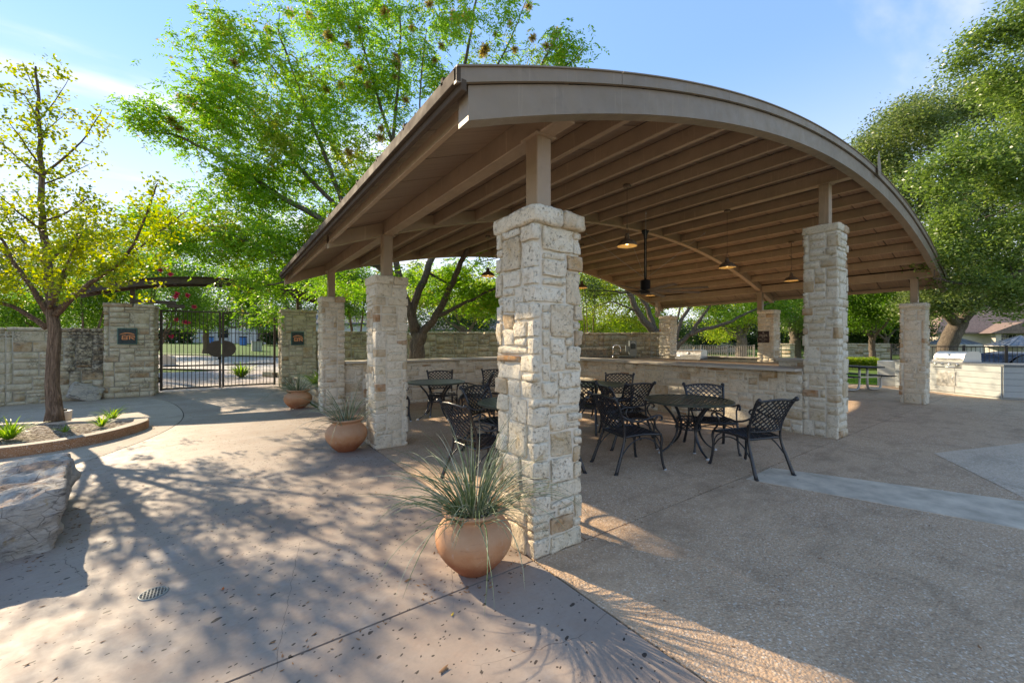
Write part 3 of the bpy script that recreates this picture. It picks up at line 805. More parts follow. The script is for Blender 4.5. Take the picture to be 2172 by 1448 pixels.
def pillar(label, u, v, H, seed, size=0.45, mat=None, cap=0.12, res=0.06, rough=0.006, group='limestone pillars carrying the pavilion roof', over=0.024, cell=None, sizev=None, mort=None):
    rng = random.Random(seed); mat = mat or M['stone']; sv = sizev or size
    root = thing('stone_pillar', label, 'pillar', (u + size / 2, v + sv / 2, 0), 0, group)
    hx, hy = size / 2, sv / 2
    c = cell or (size / 6, 0.062)
    path = [(hx, hy), (-hx, hy), (-hx, -hy), (hx, -hy), (hx, hy)]
    m = MB(); i = 0.010; m.box(-hx + i, hx - i, -hy + i, hy - i, -0.02, H - cap + 0.03); m.build('mortar_core', mort or M['mortar'], root)
    stonework(root, path, H - cap, rng, mat, c, res=res, rough=rough, backs=(0,), rad=0.007)
    hx += over; hy += over
    e = 0.004
    for (sx, sy, fx, fy) in ((-1, 0, .56, 2), (1, 0, .44, 2)):
        w = 2 * hx * fx - e; d = hy * fy
        x = -hx + w / 2 if sx < 0 else hx - w / 2
        y = 0
        me = rock_mesh(w, d, cap, rng.randrange(50), max(0.024, res), 0.014, 0.018, mat, 'cap')
        link_mesh('cap_stone', me, root, (x, y, H - cap / 2), (0, 0, rng.uniform(-.01, .01)))
    return root

pillar('tall near limestone pillar beside the largest terracotta pot in the foreground', 0, 0, 2.47, 11, res=0.022, rough=0.014, over=0.034)
pillar('limestone pillar between the two left-hand terracotta pots, carrying the roof edge', 0, 3.55, 2.46, 22, res=0.04)
pillar('slim far-left limestone pillar joined to the end of the low bar wall', 0, 7.3, 2.50, 23, res=0.05)
pillar('tallest limestone pillar, at the right end of the counter wall', 6.0, 0, 3.37, 24, res=0.045)
pillar('limestone pillar standing beside the right-hand stainless barbecue', 12.0, 0, 2.46, 25, res=0.06)
pillar('limestone pillar with the dark notice plaque behind the counter', 12.0, 3.3, 2.50, 26, res=0.08)
pillar('limestone pillar at the far corner above the kitchen barbecue', 12.0, 6.85, 2.50, 27, res=0.08)

# gate pillars
GP = 'square stone pillars either side of the gate'
pillar('broad stone gate pillar left of the iron gate with a square logo sign', -4.30, 12.85, 2.55, 31, 1.0, M['stone_wall'], 0.10, 0.07, group=GP, over=0.03, cell=(0.1, 0.075), mort=M['mortar_old'])
pillar('broad stone gate pillar right of the iron gate, behind the far pot', -0.18, 12.75, 2.56, 32, 1.0, M['stone_wall'], 0.10, 0.07, group=GP, over=0.03, cell=(0.1, 0.075), mort=M['mortar_old'])

# walls
WBIG = [(2, 1, 5), (3, 1, 6), (4, 1, 5), (3, 2, 8), (4, 2, 8), (5, 2, 6), (6, 2, 3), (2, 2, 5), (5, 3, 3), (4, 3, 4), (6, 4, 2), (1, 1, 2), (1, 2, 2), (3, 3, 3)]
def wall(label, cat, path, H, seed, mat, mort, thick=0.3, cell=(0.09, 0.08), capH=0.07, wh=WBIG, name='stone_wall', group=None, res=0.09, over=0.03, capl=0.55, backend=False, front=None):
    """a stone wall; path runs with the wall to its left"""
    rng = random.Random(seed)
    root = thing(name, label, cat, (path[0][0], path[0][1], 0), 0, group)
    ox, oy = path[0]
    P = [(x - ox, y - oy) for x, y in path]
    off = []
    for i, p in enumerate(P):
        a = P[max(0, i - 1)]; b = P[min(len(P) - 1, i + 1)]
        t = Vector((b[0] - a[0], b[1] - a[1])).normalized(); off.append((-t.y, t.x))
    m = MB()
    for i in range(len(P) - 1):
        i0, i1 = 0.007, thick
        q = [(P[i][0] + off[i][0] * i0, P[i][1] + off[i][1] * i0), (P[i + 1][0] + off[i + 1][0] * i0, P[i + 1][1] + off[i + 1][1] * i0),
             (P[i + 1][0] + off[i + 1][0] * i1, P[i + 1][1] + off[i + 1][1] * i1), (P[i][0] + off[i][0] * i1, P[i][1] + off[i][1] * i1)]
        m.prism(q, -0.05, H - capH)
    m.build('mortar_core', mort, root)
    stonework(root, P, H - capH, rng, mat, cell, res=res, wh=wh, rough=0.008)
    if capH > 0 and capl:
        for i in range(len(P) - 1):
            L = math.dist(P[i], P[i + 1]); s = 0
            t = ((P[i + 1][0] - P[i][0]) / L, (P[i + 1][1] - P[i][1]) / L); nr = (-t[1], t[0])
            while s < L - 0.02:
                l = min(L - s, capl * rng.uniform(0.7, 1.35))
                if L - s - l < 0.15: l = L - s
                d = thick + 2 * over
                me = rock_mesh(round(l, 1) if l < L - s else l, d, capH * rng.choice((0.9, 1.0, 1.2)), rng.randrange(4), 0.09, 0.012, capH * 0.3, mat, 'wc')
                x = s + l / 2; y = thick / 2
                link_mesh('cap_stone', me, root, (P[i][0] + t[0] * x + nr[0] * y, P[i][1] + t[1] * x + nr[1] * y, H - capH / 2 + rng.uniform(-.006, .006)), (0, 0, math.atan2(t[1], t[0])), (0.985, 1, 1))
                s += l
    return root

# left garden wall: from far left up to the gate pillar
wall('long weathered stone wall behind the yellow ginkgo tree', 'wall', [(-12.0, 10.4), (-9.2, 11.55), (-7.4, 12.15), (-5.9, 12.5), (-4.32, 12.92)], 1.86, 41, M['stone_wall'], M['mortar_old'], 0.35, (0.105, 0.085), 0.09)
# back wall: from the right gate pillar round to the far corner pillar
wall('mossy boundary wall curving behind the pavilion bar to its far corner', 'wall', [(0.86, 13.2), (2.0, 12.95), (3.5, 12.35), (5.4, 11.6), (8.5, 10.5), (11.2, 9.4), (12.15, 7.8), (12.2, 7.32)], 1.88, 42, M['stone_old'], M['mortar_old'], 0.35, (0.115, 0.095), 0.09, res=0.12)
# low wall from the far left pillar towards the gate
wall('knee-high stone planter wall running from the slim pillar to the gate', 'wall', [(0.1, 12.6), (0.1, 7.8)], 0.42, 43, M['stone_wall'], M['mortar_old'], 0.3, (0.1, 0.08), 0.06)
# bar walls
BARWH = WBIG
wall('low stone bar wall along the far side of the dining area', 'bar', [(0.46, 7.4), (6.05, 7.4)], 1.03, 44, M['stone'], M['mortar'], 0.35, (0.085, 0.075), 0.0, name='bar_wall', res=0.07)
wall('long stone counter wall right of the dining area', 'bar', [(6.0, 7.38), (6.0, 0.46)], 1.03, 45, M['stone'], M['mortar'], 0.35, (0.085, 0.075), 0.0, name='bar_wall', res=0.06)
def bartop(name, label, segs, corb):
    root = thing(name, label, 'counter', (segs[0][0], segs[0][2], 1.03))
    ox, oy = segs[0][0], segs[0][2]
    for x0, x1, y0, y1 in segs:
        m = MB(); m.bbox(x0 - ox, x1 - ox, y0 - oy, y1 - oy, 0.0, 0.045, 0.006); m.build('slab', M['slab'], root)
    for x, y, rz in corb:
        me = rock_mesh(0.20, 0.17, 0.13, 3, 0.06, 0.006, 0.02, M['stone'], 'corb')
        link_mesh('corbel', me, root, (x - ox, y - oy, -0.068), (0, 0, rz))
# pale stone slabs, joined end to end
bartop('bar_top', 'pale limestone bar top on the far bar wall', [(0.47, 2.3, 7.2, 7.8), (2.305, 4.2, 7.2, 7.8), (4.205, 5.72, 7.2, 7.8)], [(1.6, 7.33, 0), (3.4, 7.33, 0), (5.0, 7.33, 0)])
bartop('bar_top', 'pale limestone counter top along the right-hand bar wall', [(5.725, 6.5, 5.62, 7.8), (5.725, 6.5, 3.9, 5.615), (5.725, 6.5, 2.15, 3.895), (5.725, 6.5, 0.47, 2.145)], [(5.93, 5.4, R(90)), (5.93, 3.85, R(90)), (5.93, 2.32, R(90)), (5.93, 0.93, R(90))])
wall('short stone stub wall behind the tallest pillar', 'wall', [(6.52, 1.02), (6.52, 0.47), (6.95, 0.47)], 1.2, 46, M['stone'], M['mortar'], 0.36, (0.09, 0.075), 0.04, capl=None)
mb = MB(); mb.bbox(6.50, 7.0, 0.44, 1.06, 1.165, 1.20, 0.005)
tag(mb.build('cap_slab', M['slab']), 'flat limestone slab capping the short stub wall', 'slab')

# kitchen: worktop and tiled splash wall on the far side
k = thing('kitchen_counter', 'dark topped outdoor kitchen counter beyond the bar', 'counter', (11.3, 4.0, 0))
mb = MB(); mb.box(-0.05, 0.62, -2.2, 4.6, 0, 0.87); mb.build('base', M['slab'], k)
for i in range(4):
    mb = MB(); mb.bbox(-0.10, 0.66, -2.24 + i * 1.71, -2.24 + i * 1.71 + 1.705, 0.872, 0.91, 0.004); mb.build('worktop', M['counter_dark'], k)
sw = thing('splash_wall', 'low tiled splash wall with stone coping behind the kitchen worktop', 'wall', (12.0, 0.5, 0))
mb = MB(); mb.box(0.02, 0.28, 1.3, 2.78, 0, 0.98); mb.box(0.02, 0.28, 3.27, 6.33, 0, 0.98); mb.build('core', M['mortar'], sw)
for (a, b) in ((1.3, 2.78), (3.27, 6.33)):
    n = 2
    for i in range(n):
        mb = MB(); mb.bbox(-0.03, 0.33, a + (b - a) * i / n + 0.004, a + (b - a) * (i + 1) / n - 0.004, 0.982, 1.02, 0.005); mb.build('coping_slab', M['slab'], sw)
tile_me = MB(); tile_me.bbox(0, 0.012, -0.066, 0.066, -0.034, 0.034, 0.003); tile_me = tile_me.mesh('tile', M['tile'])
tb_me = MB(); tb_me.bbox(0, 0.014, -0.088, 0.088, -0.030, 0.030, 0.003); tb_me = tb_me.mesh('tile', M['tile'])
for (a, b) in ((1.3, 2.78), (3.27, 6.33)):
    n = int((b - a) / 0.18)
    for i in range(n): link_mesh('tile', tb_me, sw, (0.006, a + (i + .5) * (b - a) / n, 0.946))
# tiled back counter in front of the curved wall
A0, A1 = (8.4, 10.1), (11.0, 9.05)
dx, dy = A1[0] - A0[0], A1[1] - A0[1]; L = math.hypot(dx, dy); rz = math.atan2(dy, dx)
tw = thing('tiled_backsplash', 'tiled backsplash with rough stone ledge left of the electrical cabinet', 'wall', (A0[0], A0[1], 0), rz)
mb = MB(); mb.box(0, L, 0.02, 0.25, 0, 1.18); mb.build('core', M['mortar_old'], tw)
s = 0; rng = random.Random(7)
while s < L - 0.1:
    l = min(rng.uniform(0.35, 0.6), L - s)
    link_mesh('ledge_stone', rock_mesh(round(l, 2), 0.32, 0.09, rng.randrange(3), 0.08, 0.012, 0.02, M['stone_wall'], 'l'), tw, (s + l / 2, 0.10, 1.225)); s += l
for r in range(3):
    for i in range(int(L / 0.145)):
        link_mesh('tile', tile_me, tw, ((i + 0.5 + 0.25 * (r % 2)) * 0.145, 0.006, 1.13 - r * 0.10), (0, 0, R(90)), (1, 0.92, 1.25))
mb = MB(); mb.bbox(0, L, -0.62, 0.0, 0.872, 0.91, 0.004); mb.build('worktop', M['counter_dark'], tw)
mb = MB(); mb.box(0.02, L - .02, -0.58, 0.0, 0.0, 0.87); mb.build('base', M['slab'], tw)

# ------------------------------------------------------------------ pavilion roof
RC, RR, RTOP, RHALF = 6.225, 18.7, 4.33, 6.93
def rtop(u): return RTOP - (RR - math.sqrt(RR * RR - (u - RC) ** 2))
VF, VB = -0.225, 7.98
roof = thing('pavilion_roof', 'brown steel barrel-vaulted pavilion roof on stone pillars', 'roof', (RC, 3.8, 3.0))
def rl(u, v, z): return (u - RC, v - 3.8, z - 3.0)
def arch(name, v0, v1, top_off, depth, mat, u0=-RHALF, u1=RHALF, n=44, ends=None, kind=None):
    m = MB(); vs = []; fs = []
    for i in range(n + 1):
        u = RC + u0 + (u1 - u0) * i / n; zt = rtop(u) - top_off
        for v, z in ((v0, zt), (v1, zt), (v1, zt - depth), (v0, zt - depth)): vs.append(rl(u, v, z))
    for i in range(n):
        for k in range(4):
            k2 = (k + 1) % 4; fs.append((i * 4 + k, i * 4 + k2, (i + 1) * 4 + k2, (i + 1) * 4 + k))
    fs.append((0, 3, 2, 1)); fs.append((n * 4, n * 4 + 1, n * 4 + 2, n * 4 + 3))
    m.add(vs, fs, False); return m.build(name, mat, roof, kind=kind)
# purlin lines
MAINS = [0.225, 6.225, 12.225]
mids = []
for a, b in ((0.225, 6.225), (6.225, 12.225)):
    for i in range(1, 8): mids.append(a + (b - a) * i / 8)
EDGES = sorted(MAINS + mids)
bounds = [RC - RHALF] + EDGES + [RC + RHALF]
deck = {}
def deck_panel(u0, u1, v0, v1):
    m = MB(); n = 2; vs = []; fs = []
    for i in range(n + 1):
        u = u0 + (u1 - u0) * i / n; z = rtop(u)
        for v, zz in ((v0, z - 0.034), (v1, z - 0.034), (v1, z - 0.058), (v0, z - 0.058)): vs.append(rl(u, v, zz))
    for i in range(n):
        for k in range(4):
            k2 = (k + 1) % 4; fs.append((i * 4 + k, i * 4 + k2, (i + 1) * 4 + k2, (i + 1) * 4 + k))
    fs.append((0, 3, 2, 1)); fs.append((n * 4, n * 4 + 1, n * 4 + 2, n * 4 + 3))
    m.add(vs, fs, False); return m
npan = 13
rngp = random.Random(5)
for j in range(len(bounds) - 1):
    for i in range(npan):
        v0 = VF + 0.02 + (VB - VF - 0.04) * i / npan; v1 = VF + 0.02 + (VB - VF - 0.04) * (i + 1) / npan
        ga = 0.02 if j == 0 else (0.078 if bounds[j] in MAINS else 0.036); gb_ = 0.02 if j == len(bounds) - 2 else (0.078 if bounds[j + 1] in MAINS else 0.036)
        deck_panel(bounds[j] + ga, bounds[j + 1] - gb_, v0 + 0.009, v1 - 0.009).build('soffit_board', M['soffit'], roof)
arch('metal_sheet', VF - 0.01, VB + 0.01, 0.0, 0.03, M['roofmetal'])
for i in range(14):
    v = VF + 0.15 + (VB - VF - 0.3) * i / 13
    arch('standing_seam', v - 0.012, v + 0.012, -0.045, 0.043, M['roofmetal'], -RHALF - 0.03, RHALF + 0.03)
# purlins
def purlin(u, depth, w, v0, v1, name):
    z = rtop(u) - 0.062
    m = MB()
    p0, p1 = rl(u, v0, z - depth), rl(u, v1, z)
    m.bbox(p0[0] - w / 2, p0[0] + w / 2, p0[1], p1[1], p0[2], p1[2], 0.006)
    return m.build(name, M['steel'], roof)
for u in MAINS: purlin(u, 0.205, 0.14, VF + 0.118, VB - 0.118, 'main_purlin')
for u in mids:
    for a, b in ((VF + 0.118, 3.705), (3.835, VB - 0.118)): purlin(u, 0.17, 0.055, a, b, 'purlin')
# arch beams
for v in (3.77,):
    for a, b in ((-RHALF + 0.12, -6.075), (-5.925, -0.075), (0.075, 5.925), (6.075, RHALF - 0.12)):
        arch('arch_beam', v - 0.06, v + 0.06, 0.064, 0.19, M['steel'], a, b, 20)
# front and back edge beams with edge flashing
arch('edge_beam', VF, VF + 0.115, 0.075, 0.195, M['trim'], -RHALF + 0.06, RHALF - 0.06)
arch('edge_beam', VB - 0.115, VB, 0.064, 0.205, M['steel'], -RHALF + 0.06, RHALF - 0.06)
lens_ = [(-RHALF - 0.03, -5.6), (-5.595, -4.05), (-4.045, -2.2), (-2.195, 0.1), (0.105, 2.4), (2.405, 4.6), (4.605, RHALF + 0.03)]
for a, b in lens_:
    arch('edge_flashing', VF - 0.028, VF - 0.003, -0.012, 0.082, M['trim'], a, b, 12)
    arch('edge_flashing', VF - 0.04, VF + 0.01, -0.022, 0.009, M['trim'], a, b, 12)
arch('edge_flashing', VB + 0.012, VB + 0.03, -0.012, 0.082, M['trim'], -RHALF - 0.03, RHALF + 0.03)
for sgn in (-1, 1):
    u = RC + sgn * RHALF; z = rtop(u)
    m = MB()
    for (a, b, zt, zb) in ((0.0, 0.03, 0.012, -0.07), (-0.035, 0.0, -0.045, -0.11)):
        x0, x1 = (u + a, u + b) if sgn > 0 else (u - b, u - a)
        p0 = rl(x0, VF - 0.03, z + zb); p1 = rl(x1, VB + 0.03, z + zt); m.bbox(p0[0], p1[0], p0[1], p1[1], p0[2], p1[2], 0.004)
    m.build('eave_flashing', M['roofmetal'], roof)
    # angle under the eave, with seam rib ends
    m = MB(); a, b = (u - 0.16, u - 0.12) if sgn > 0 else (u + 0.12, u + 0.16)
    p0 = rl(a, VF + 0.118, z - 0.14); p1 = rl(b, VB - 0.118, z - 0.055); m.bbox(p0[0], p1[0], p0[1], p1[1], p0[2], p1[2], 0.003); m.build('eave_angle', M['steel'], roof)
# posts
for u in MAINS:
    for v, hp in ((0.225, 3.37 if u == 6.225 else 2.47), (3.775, 2.49), (7.525, 2.5)):
        if u == 6.225 and v > 1: continue
        z0 = hp - 0.03; z1 = rtop(u) - 0.268; p0 = rl(u - 0.07, v - 0.07, z0); p1 = rl(u + 0.07, v + 0.07, z1)
        m = MB(); m.bbox(p0[0], p1[0], p0[1], p1[1], p0[2], p1[2], 0.006); m.build('post', M['steel'], roof)
        m = MB(); m.bbox(p0[0] - 0.03, p1[0] + 0.03, p0[1] - 0.03, p1[1] + 0.03, p1[2] - 0.004, p1[2] + 0.008, 0.002); m.build('cap_plate', M['steel'], roof)
# bent piece of torn flashing near the right of the arch
u = 6.9
m = MB(); z = rtop(u)
pts = [(0, -0.10), (0.10, -0.12), (0.16, 0.0), (0.13, 0.10), (0.05, 0.30), (-0.02, 0.18), (-0.03, 0.05)]
vs = [rl(u + a, VF - 0.06, z + b) for a, b in pts] + [rl(u + a, VF - 0.052, z + b) for a, b in pts]; n = len(pts)
m.add(vs, [tuple(range(n)), tuple(range(n, 2 * n))[::-1]] + [(i, n + i, n + (i + 1) % n, (i + 1) % n) for i in range(n)], False)
tag(m.build('torn_flashing', M['trim'], roof), 'bent pointed scrap of flashing sticking up from the arch edge')
# wind rods? none seen; small junction boxes on the purlins

# ------------------------------------------------------------------ entry canopy, gate, logo signs
cn = thing('gate_canopy', 'small curved brown steel canopy spanning the gate pillars', 'canopy', (-1.7, 13.3, 2.5))
def ctop(u): return 3.44 - 0.055 * (u + 1.7) ** 2 - 2.5
def carch(name, v0, v1, off, dep, a=-3.2, b=3.2, n=16):
    m = MB(); vs = []; fs = []
    for i in range(n + 1):
        x = a + (b - a) * i / n; z = 3.44 - 0.052 * x * x - 2.5 - off
        for y, zz in ((v0, z), (v1, z), (v1, z - dep), (v0, z - dep)): vs.append((x, y, zz))
    for i in range(n):
        for k in range(4):
            k2 = (k + 1) % 4; fs.append((i * 4 + k, i * 4 + k2, (i + 1) * 4 + k2, (i + 1) * 4 + k))
    fs.append((0, 3, 2, 1)); fs.append((n * 4, n * 4 + 1, n * 4 + 2, n * 4 + 3))
    m.add(vs, fs, False); m.build(name, M['gate'] if name != 'roof_sheet' else M['roofmetal'], cn)
carch('edge_beam', -0.42, -0.37, 0.03, 0.17); carch('edge_beam', 0.37, 0.42, 0.03, 0.17); carch('roof_sheet', -0.46, 0.46, 0.0, 0.025)
for x in (-2.9, -2.1, -1.2, -0.3, 0.6, 1.5, 2.3, 3.0):
    m = MB(); z = 3.44 - 0.052 * x * x - 2.5; m.box(x - .03, x + .03, -0.365, 0.365, z - 0.15, z - 0.03); m.build('rafter', M['gate'], cn)
for x, zt in ((-2.1, .5), (2.05, .6)):
    m = MB(); m.box(x - 0.05, x + 0.05, -0.05, 0.05, 0.04, 3.44 - 0.052 * x * x - 2.5 - 0.15); m.build('post', M['gate'], cn)
m = MB(); m.box(-2.05, -1.15, -0.16, -0.06, 0.10, 0.19); m.build('operator_arm', M['gate'], cn)
m = MB(); m.bbox(-1.35, -0.95, -0.19, -0.03, 0.0, 0.095, 0.01); m.box(-1.18, -1.12, -0.14, -0.08, -0.06, 0.0); m.build('gate_operator', M['gate'], cn)

gt = thing('double_gate', 'brown iron double gate with an oval plate across its middle', 'gate', (-1.765, 13.78, 0.05))
GW, GH = 1.50, 2.42
for sgn in (-1, 1):
    def X(a): return sgn * a
    def gb(name, a, b, y0, y1, z0, z1):
        m = MB(); xs = sorted((X(a), X(b))); m.bbox(xs[0], xs[1], y0, y1, z0, z1, 0.003); return m.build(name, M['gate'], gt)
    gb('hinge_stile', GW - 0.065, GW, -0.03, 0.03, 0, GH)
    gb('meeting_stile', 0.012, 0.072, -0.03, 0.03, 0.0, GH)
    for nm, z0, z1 in (('bottom_rail', 0.02, 0.07), ('lower_rail', 0.70, 0.745), ('top_rail', GH - 0.05, GH - 0.005)):
        gb(nm, 0.074, GW - 0.067, -0.022, 0.022, z0, z1)
    gb('upper_rail', 0.074, GW - 0.067, -0.012, 0.012, 1.72, 1.745)
    n = 13
    for i in range(n):
        x = 0.074 + (GW - 0.141) * (i + 1) / (n + 1)
        gb('gate_bar', x - 0.0085, x + 0.0085, -0.008, 0.008, 0.07, GH - 0.05)
    m = MB(); pts = []; ns = 20
    for i in range(ns + 1):
        a = math.pi * i / ns; pts.append((sgn * (0.072 + 0.315 * math.sin(a)), 0.265 * math.cos(a)))
    if sgn > 0: pts = pts[::-1]
    vs = [(x, -0.034, 1.235 + z) for x, z in pts] + [(x, -0.024, 1.235 + z) for x, z in pts]; k_ = len(pts)
    m.add(vs, [tuple(range(k_)), tuple(range(k_, 2 * k_))[::-1]] + [(i, k_ + i, k_ + (i + 1) % k_, (i + 1) % k_) for i in range(k_)], False)
    m.build('oval_plate', M['gate'], gt)
    for z in (0.25, 1.55):
        m = MB(); m.box(*sorted((X(GW), X(GW + 0.05))), -0.02, 0.02, z, z + 0.08); m.sphere((X(GW + 0.02), 0, z + 0.12), 0.03, 8, 5); m.build('hinge', M['rubber'], gt)
m = MB(); m.sphere((-0.05, -0.06, 0.94), 0.045, 10, 6); m.bar((-0.05, -0.07, 0.93), (-0.17, -0.08, 0.90), 0.018, 0.02); m.build('latch_handle', M['rubber'], gt)
m = MB(); m.bar((0.0, -0.045, 0.1), (0.0, -0.045, -0.045), 0.014); m.build('drop_bolt', M['gate'], gt)

def text_mesh(body, size, extrude, mat, align='CENTER', name='lettering', squash=1.0):
    cu = bpy.data.curves.new(name, 'FONT'); cu.body = body; cu.size = size; cu.extrude = extrude; cu.align_x = align; cu.resolution_u = 2
    cu.space_character = 1.0
    o = bpy.data.objects.new('tmp', cu); COL.objects.link(o)
    bpy.context.view_layer.update()
    me = bpy.data.meshes.new_from_object(o.evaluated_get(bpy.context.evaluated_depsgraph_get()))
    bpy.data.objects.remove(o); bpy.data.curves.remove(cu)
    me.materials.clear(); me.materials.append(mat); me.name = name
    return me

def logo_sign(x, y, z, w, h, label):
    r = thing('logo_sign', label, 'sign', (x, y, z), 0, 'square logo signs on the gate pillars')
    m = MB(); m.bbox(-w / 2, w / 2, -0.045, 0.0, -h / 2, h / 2, 0.006); m.build('backing', M['patina'], r)
    m = MB(); m.bbox(-w / 2 + .02, w / 2 - .02, -0.055, -0.0455, -h / 2 + .02, h / 2 - .02, 0.002); m.build('plate', M['verdigris'], r)
    # arched roof device above the letters
    m = MB(); n = 14; top = []; bot = []
    for i in range(n + 1):
        t = -1 + 2 * i / n; xx = t * w * 0.37
        top.append((xx, h * (0.23 - 0.115 * t * t))); bot.append((xx * 0.99, h * (0.165 - 0.085 * t * t)))
    P = top + bot[::-1]; k_ = len(P)
    vs = [(a, -0.064, b) for a, b in P] + [(a, -0.0555, b) for a, b in P]
    fs = [(i, k_ - 1 - i, k_ - 2 - i, i + 1) for i in range(n)] + [(k_ + i, k_ + i + 1, 2 * k_ - 2 - i, 2 * k_ - 1 - i) for i in range(n)] + [(i, (i + 1) % k_, k_ + (i + 1) % k_, k_ + i) for i in range(k_)]
    m.add(vs, fs, False); m.build('arch_emblem', M['copper'], r)
    # the linked letters: a mirrored B joined to an R by a shared bar
    m = MB(); s = h * 0.28; z0 = -h * 0.21; yy0, yy1 = -0.064, -0.0555; tk = h * 0.05
    def bar2(a, b, c, d): m.box(min(a, b), max(a, b), yy0, yy1, min(c, d), max(c, d))
    x0 = -w * 0.28
    # B, its bowls to the left
    bar2(x0 + s * .95 - tk, x0 + s * .95, z0, z0 + s - tk * .9)
    for zz in (z0, z0 + s * 0.46 - tk / 2, z0 + s - tk): bar2(x0 + tk * .6, x0 + s * .95 - tk, zz, zz + tk * .9)
    bar2(x0, x0 + tk, z0 + tk * .5, z0 + s * 0.42); bar2(x0 + tk * .2, x0 + tk * 1.2, z0 + s * 0.52, z0 + s - tk * .6)
    # bar that ties both letters
    bar2(x0 + s * .95, x0 + s * 2.0, z0 + s - tk, z0 + s - tk * .1)
    # R
    xr = x0 + s * 1.18
    bar2(xr, xr + tk, z0, z0 + s - tk * 1.05); bar2(xr + tk, xr + s * .85, z0 + s * 0.42, z0 + s * 0.42 + tk * .9)
    bar2(xr + s * .85 - tk * .3, xr + s * .85 + tk * .7, z0 + s * 0.46, z0 + s - tk * 1.05)
    m.build('lettering', M['copper'], r)
    m = MB(); m.bar((xr + s * .35, -0.06, z0 + s * .42), (xr + s * .92, -0.06, z0), tk, 0.008, (0, 1, 0)); m.build('lettering', M['copper'], r)
    return r
logo_sign(-3.84, 12.84, 1.66, 0.40, 0.44, 'square dark sign with copper emblem on the left gate pillar')
logo_sign(0.26, 12.74, 1.62, 0.38, 0.44, 'square dark sign with copper emblem on the right gate pillar')

pq = thing('notice_plaque', 'small dark bronze notice plaque on the pillar behind the counter', 'sign', (11.985, 3.58, 1.66), R(-90))
m = MB(); m.bbox(-0.16, 0.16, -0.02, 0, -0.18, 0.18, 0.004); m.build('plate', M['bronze'], pq)
for txt, z, s in (('*', 0.085, 0.10), ('Patio Closed', 0.055, 0.042), ('Fires and Grills Out', 0.018, 0.030), ('Hours', -0.02, 0.032), ('9:00 am - 10:00 pm', -0.085, 0.032), ('Thank You', -0.145, 0.022)):
    link_mesh('lettering', text_mesh(txt, s, 0.001, M['letter']), pq, (0, -0.0215, z), (R(90), 0, 0))

# ------------------------------------------------------------------ lamps and fan
def make_lamp():
    r = empty('pendant_lamp')
    zc = 0.0
    m = MB(); m.lathe([(0.001, 0), (0.055, 0), (0.055, -0.03), (0.05, -0.035), (0.001, -0.035)], 20); m.build('ceiling_rose', M['galv'], r)
    return r
def bowed(p0, p1, n): return [tuple(Vector(p0).lerp(Vector(p1), i / (n - 1))) for i in range(n)]
def lamp_at(u, v, label, first=[None]):
    zc = rtop(u) - 0.062 - (0.205 if abs(u - 6.2) < 0.1 else 0.15)
    zr = 2.96
    r = thing('pendant_lamp', label, 'lamp', (u, v, zr), 0, 'pendant lamps under the pavilion roof')
    m = MB(); m.lathe([(0.001, zc - zr), (0.06, zc - zr), (0.06, zc - zr - .03), (0.05, zc - zr - 0.037), (0.001, zc - zr - 0.037)], 20); m.build('ceiling_rose', M['lamp'], r)
    m = MB(); m.tube([(0, 0, zc - zr - 0.035), (0, 0, 0.27)], 0.005, 6); m.build('cord', M['lamp'], r)
    if first[0] is None:
        m = MB(); m.lathe([(0.195, -0.012), (0.20, 0.0), (0.192, 0.012), (0.17, 0.05), (0.12, 0.085), (0.07, 0.10), (0.052, 0.115), (0.048, 0.16), (0.035, 0.175), (0.03, 0.20), (0.001, 0.20)], 32)
        a = m.mesh('shade', M['lamp'])
        m = MB(); m.lathe([(0.194, -0.011), (0.185, 0.01), (0.163, 0.045), (0.115, 0.078), (0.06, 0.092), (0.001, 0.094)][::-1], 32); b = m.mesh('lining', M['lampin'])
        m = MB(); m.sphere((0, 0, 0.045), 0.035, 12, 8); c = m.mesh('bulb', M['bulb'])
        m = MB()
        for s in (-1, 1): m.tube([(s * 0.045, 0, 0.14), (s * 0.058, 0, 0.19), (s * 0.052, 0, 0.25), (s * 0.02, 0, 0.295), (0, 0, 0.30)], 0.005, 6)
        m.lathe([(0.001, 0.29), (0.013, 0.295), (0.013, 0.33), (0.001, 0.335)], 10)
        d = m.mesh('yoke', M['lamp'])
        for me_ in (a, b, c, d):
            for v_ in me_.vertices: v_.co = (v_.co.x * 0.76, v_.co.y * 0.76, v_.co.z * 0.9)
        first[0] = (a, b, c, d)
    for nm, me in zip(('shade', 'lining', 'bulb', 'yoke'), first[0]): link_mesh(nm, me, r)
lamp_at(3.2, 1.77, 'hanging barn lamp nearest the tall foreground pillar, left of the fan rod')
lamp_at(6.22, 1.80, 'hanging barn lamp between the fan and the tallest pillar')
lamp_at(9.20, 1.80, 'hanging barn lamp close to the left edge of the tallest pillar')
lamp_at(3.0, 5.38, 'dark hanging barn lamp left of the tall near pillar, against the trees')
lamp_at(6.10, 5.60, 'dark hanging barn lamp just right of the tall near pillar, against the trees')
lamp_at(9.15, 5.65, 'far hanging barn lamp below and right of the ceiling fan motor')

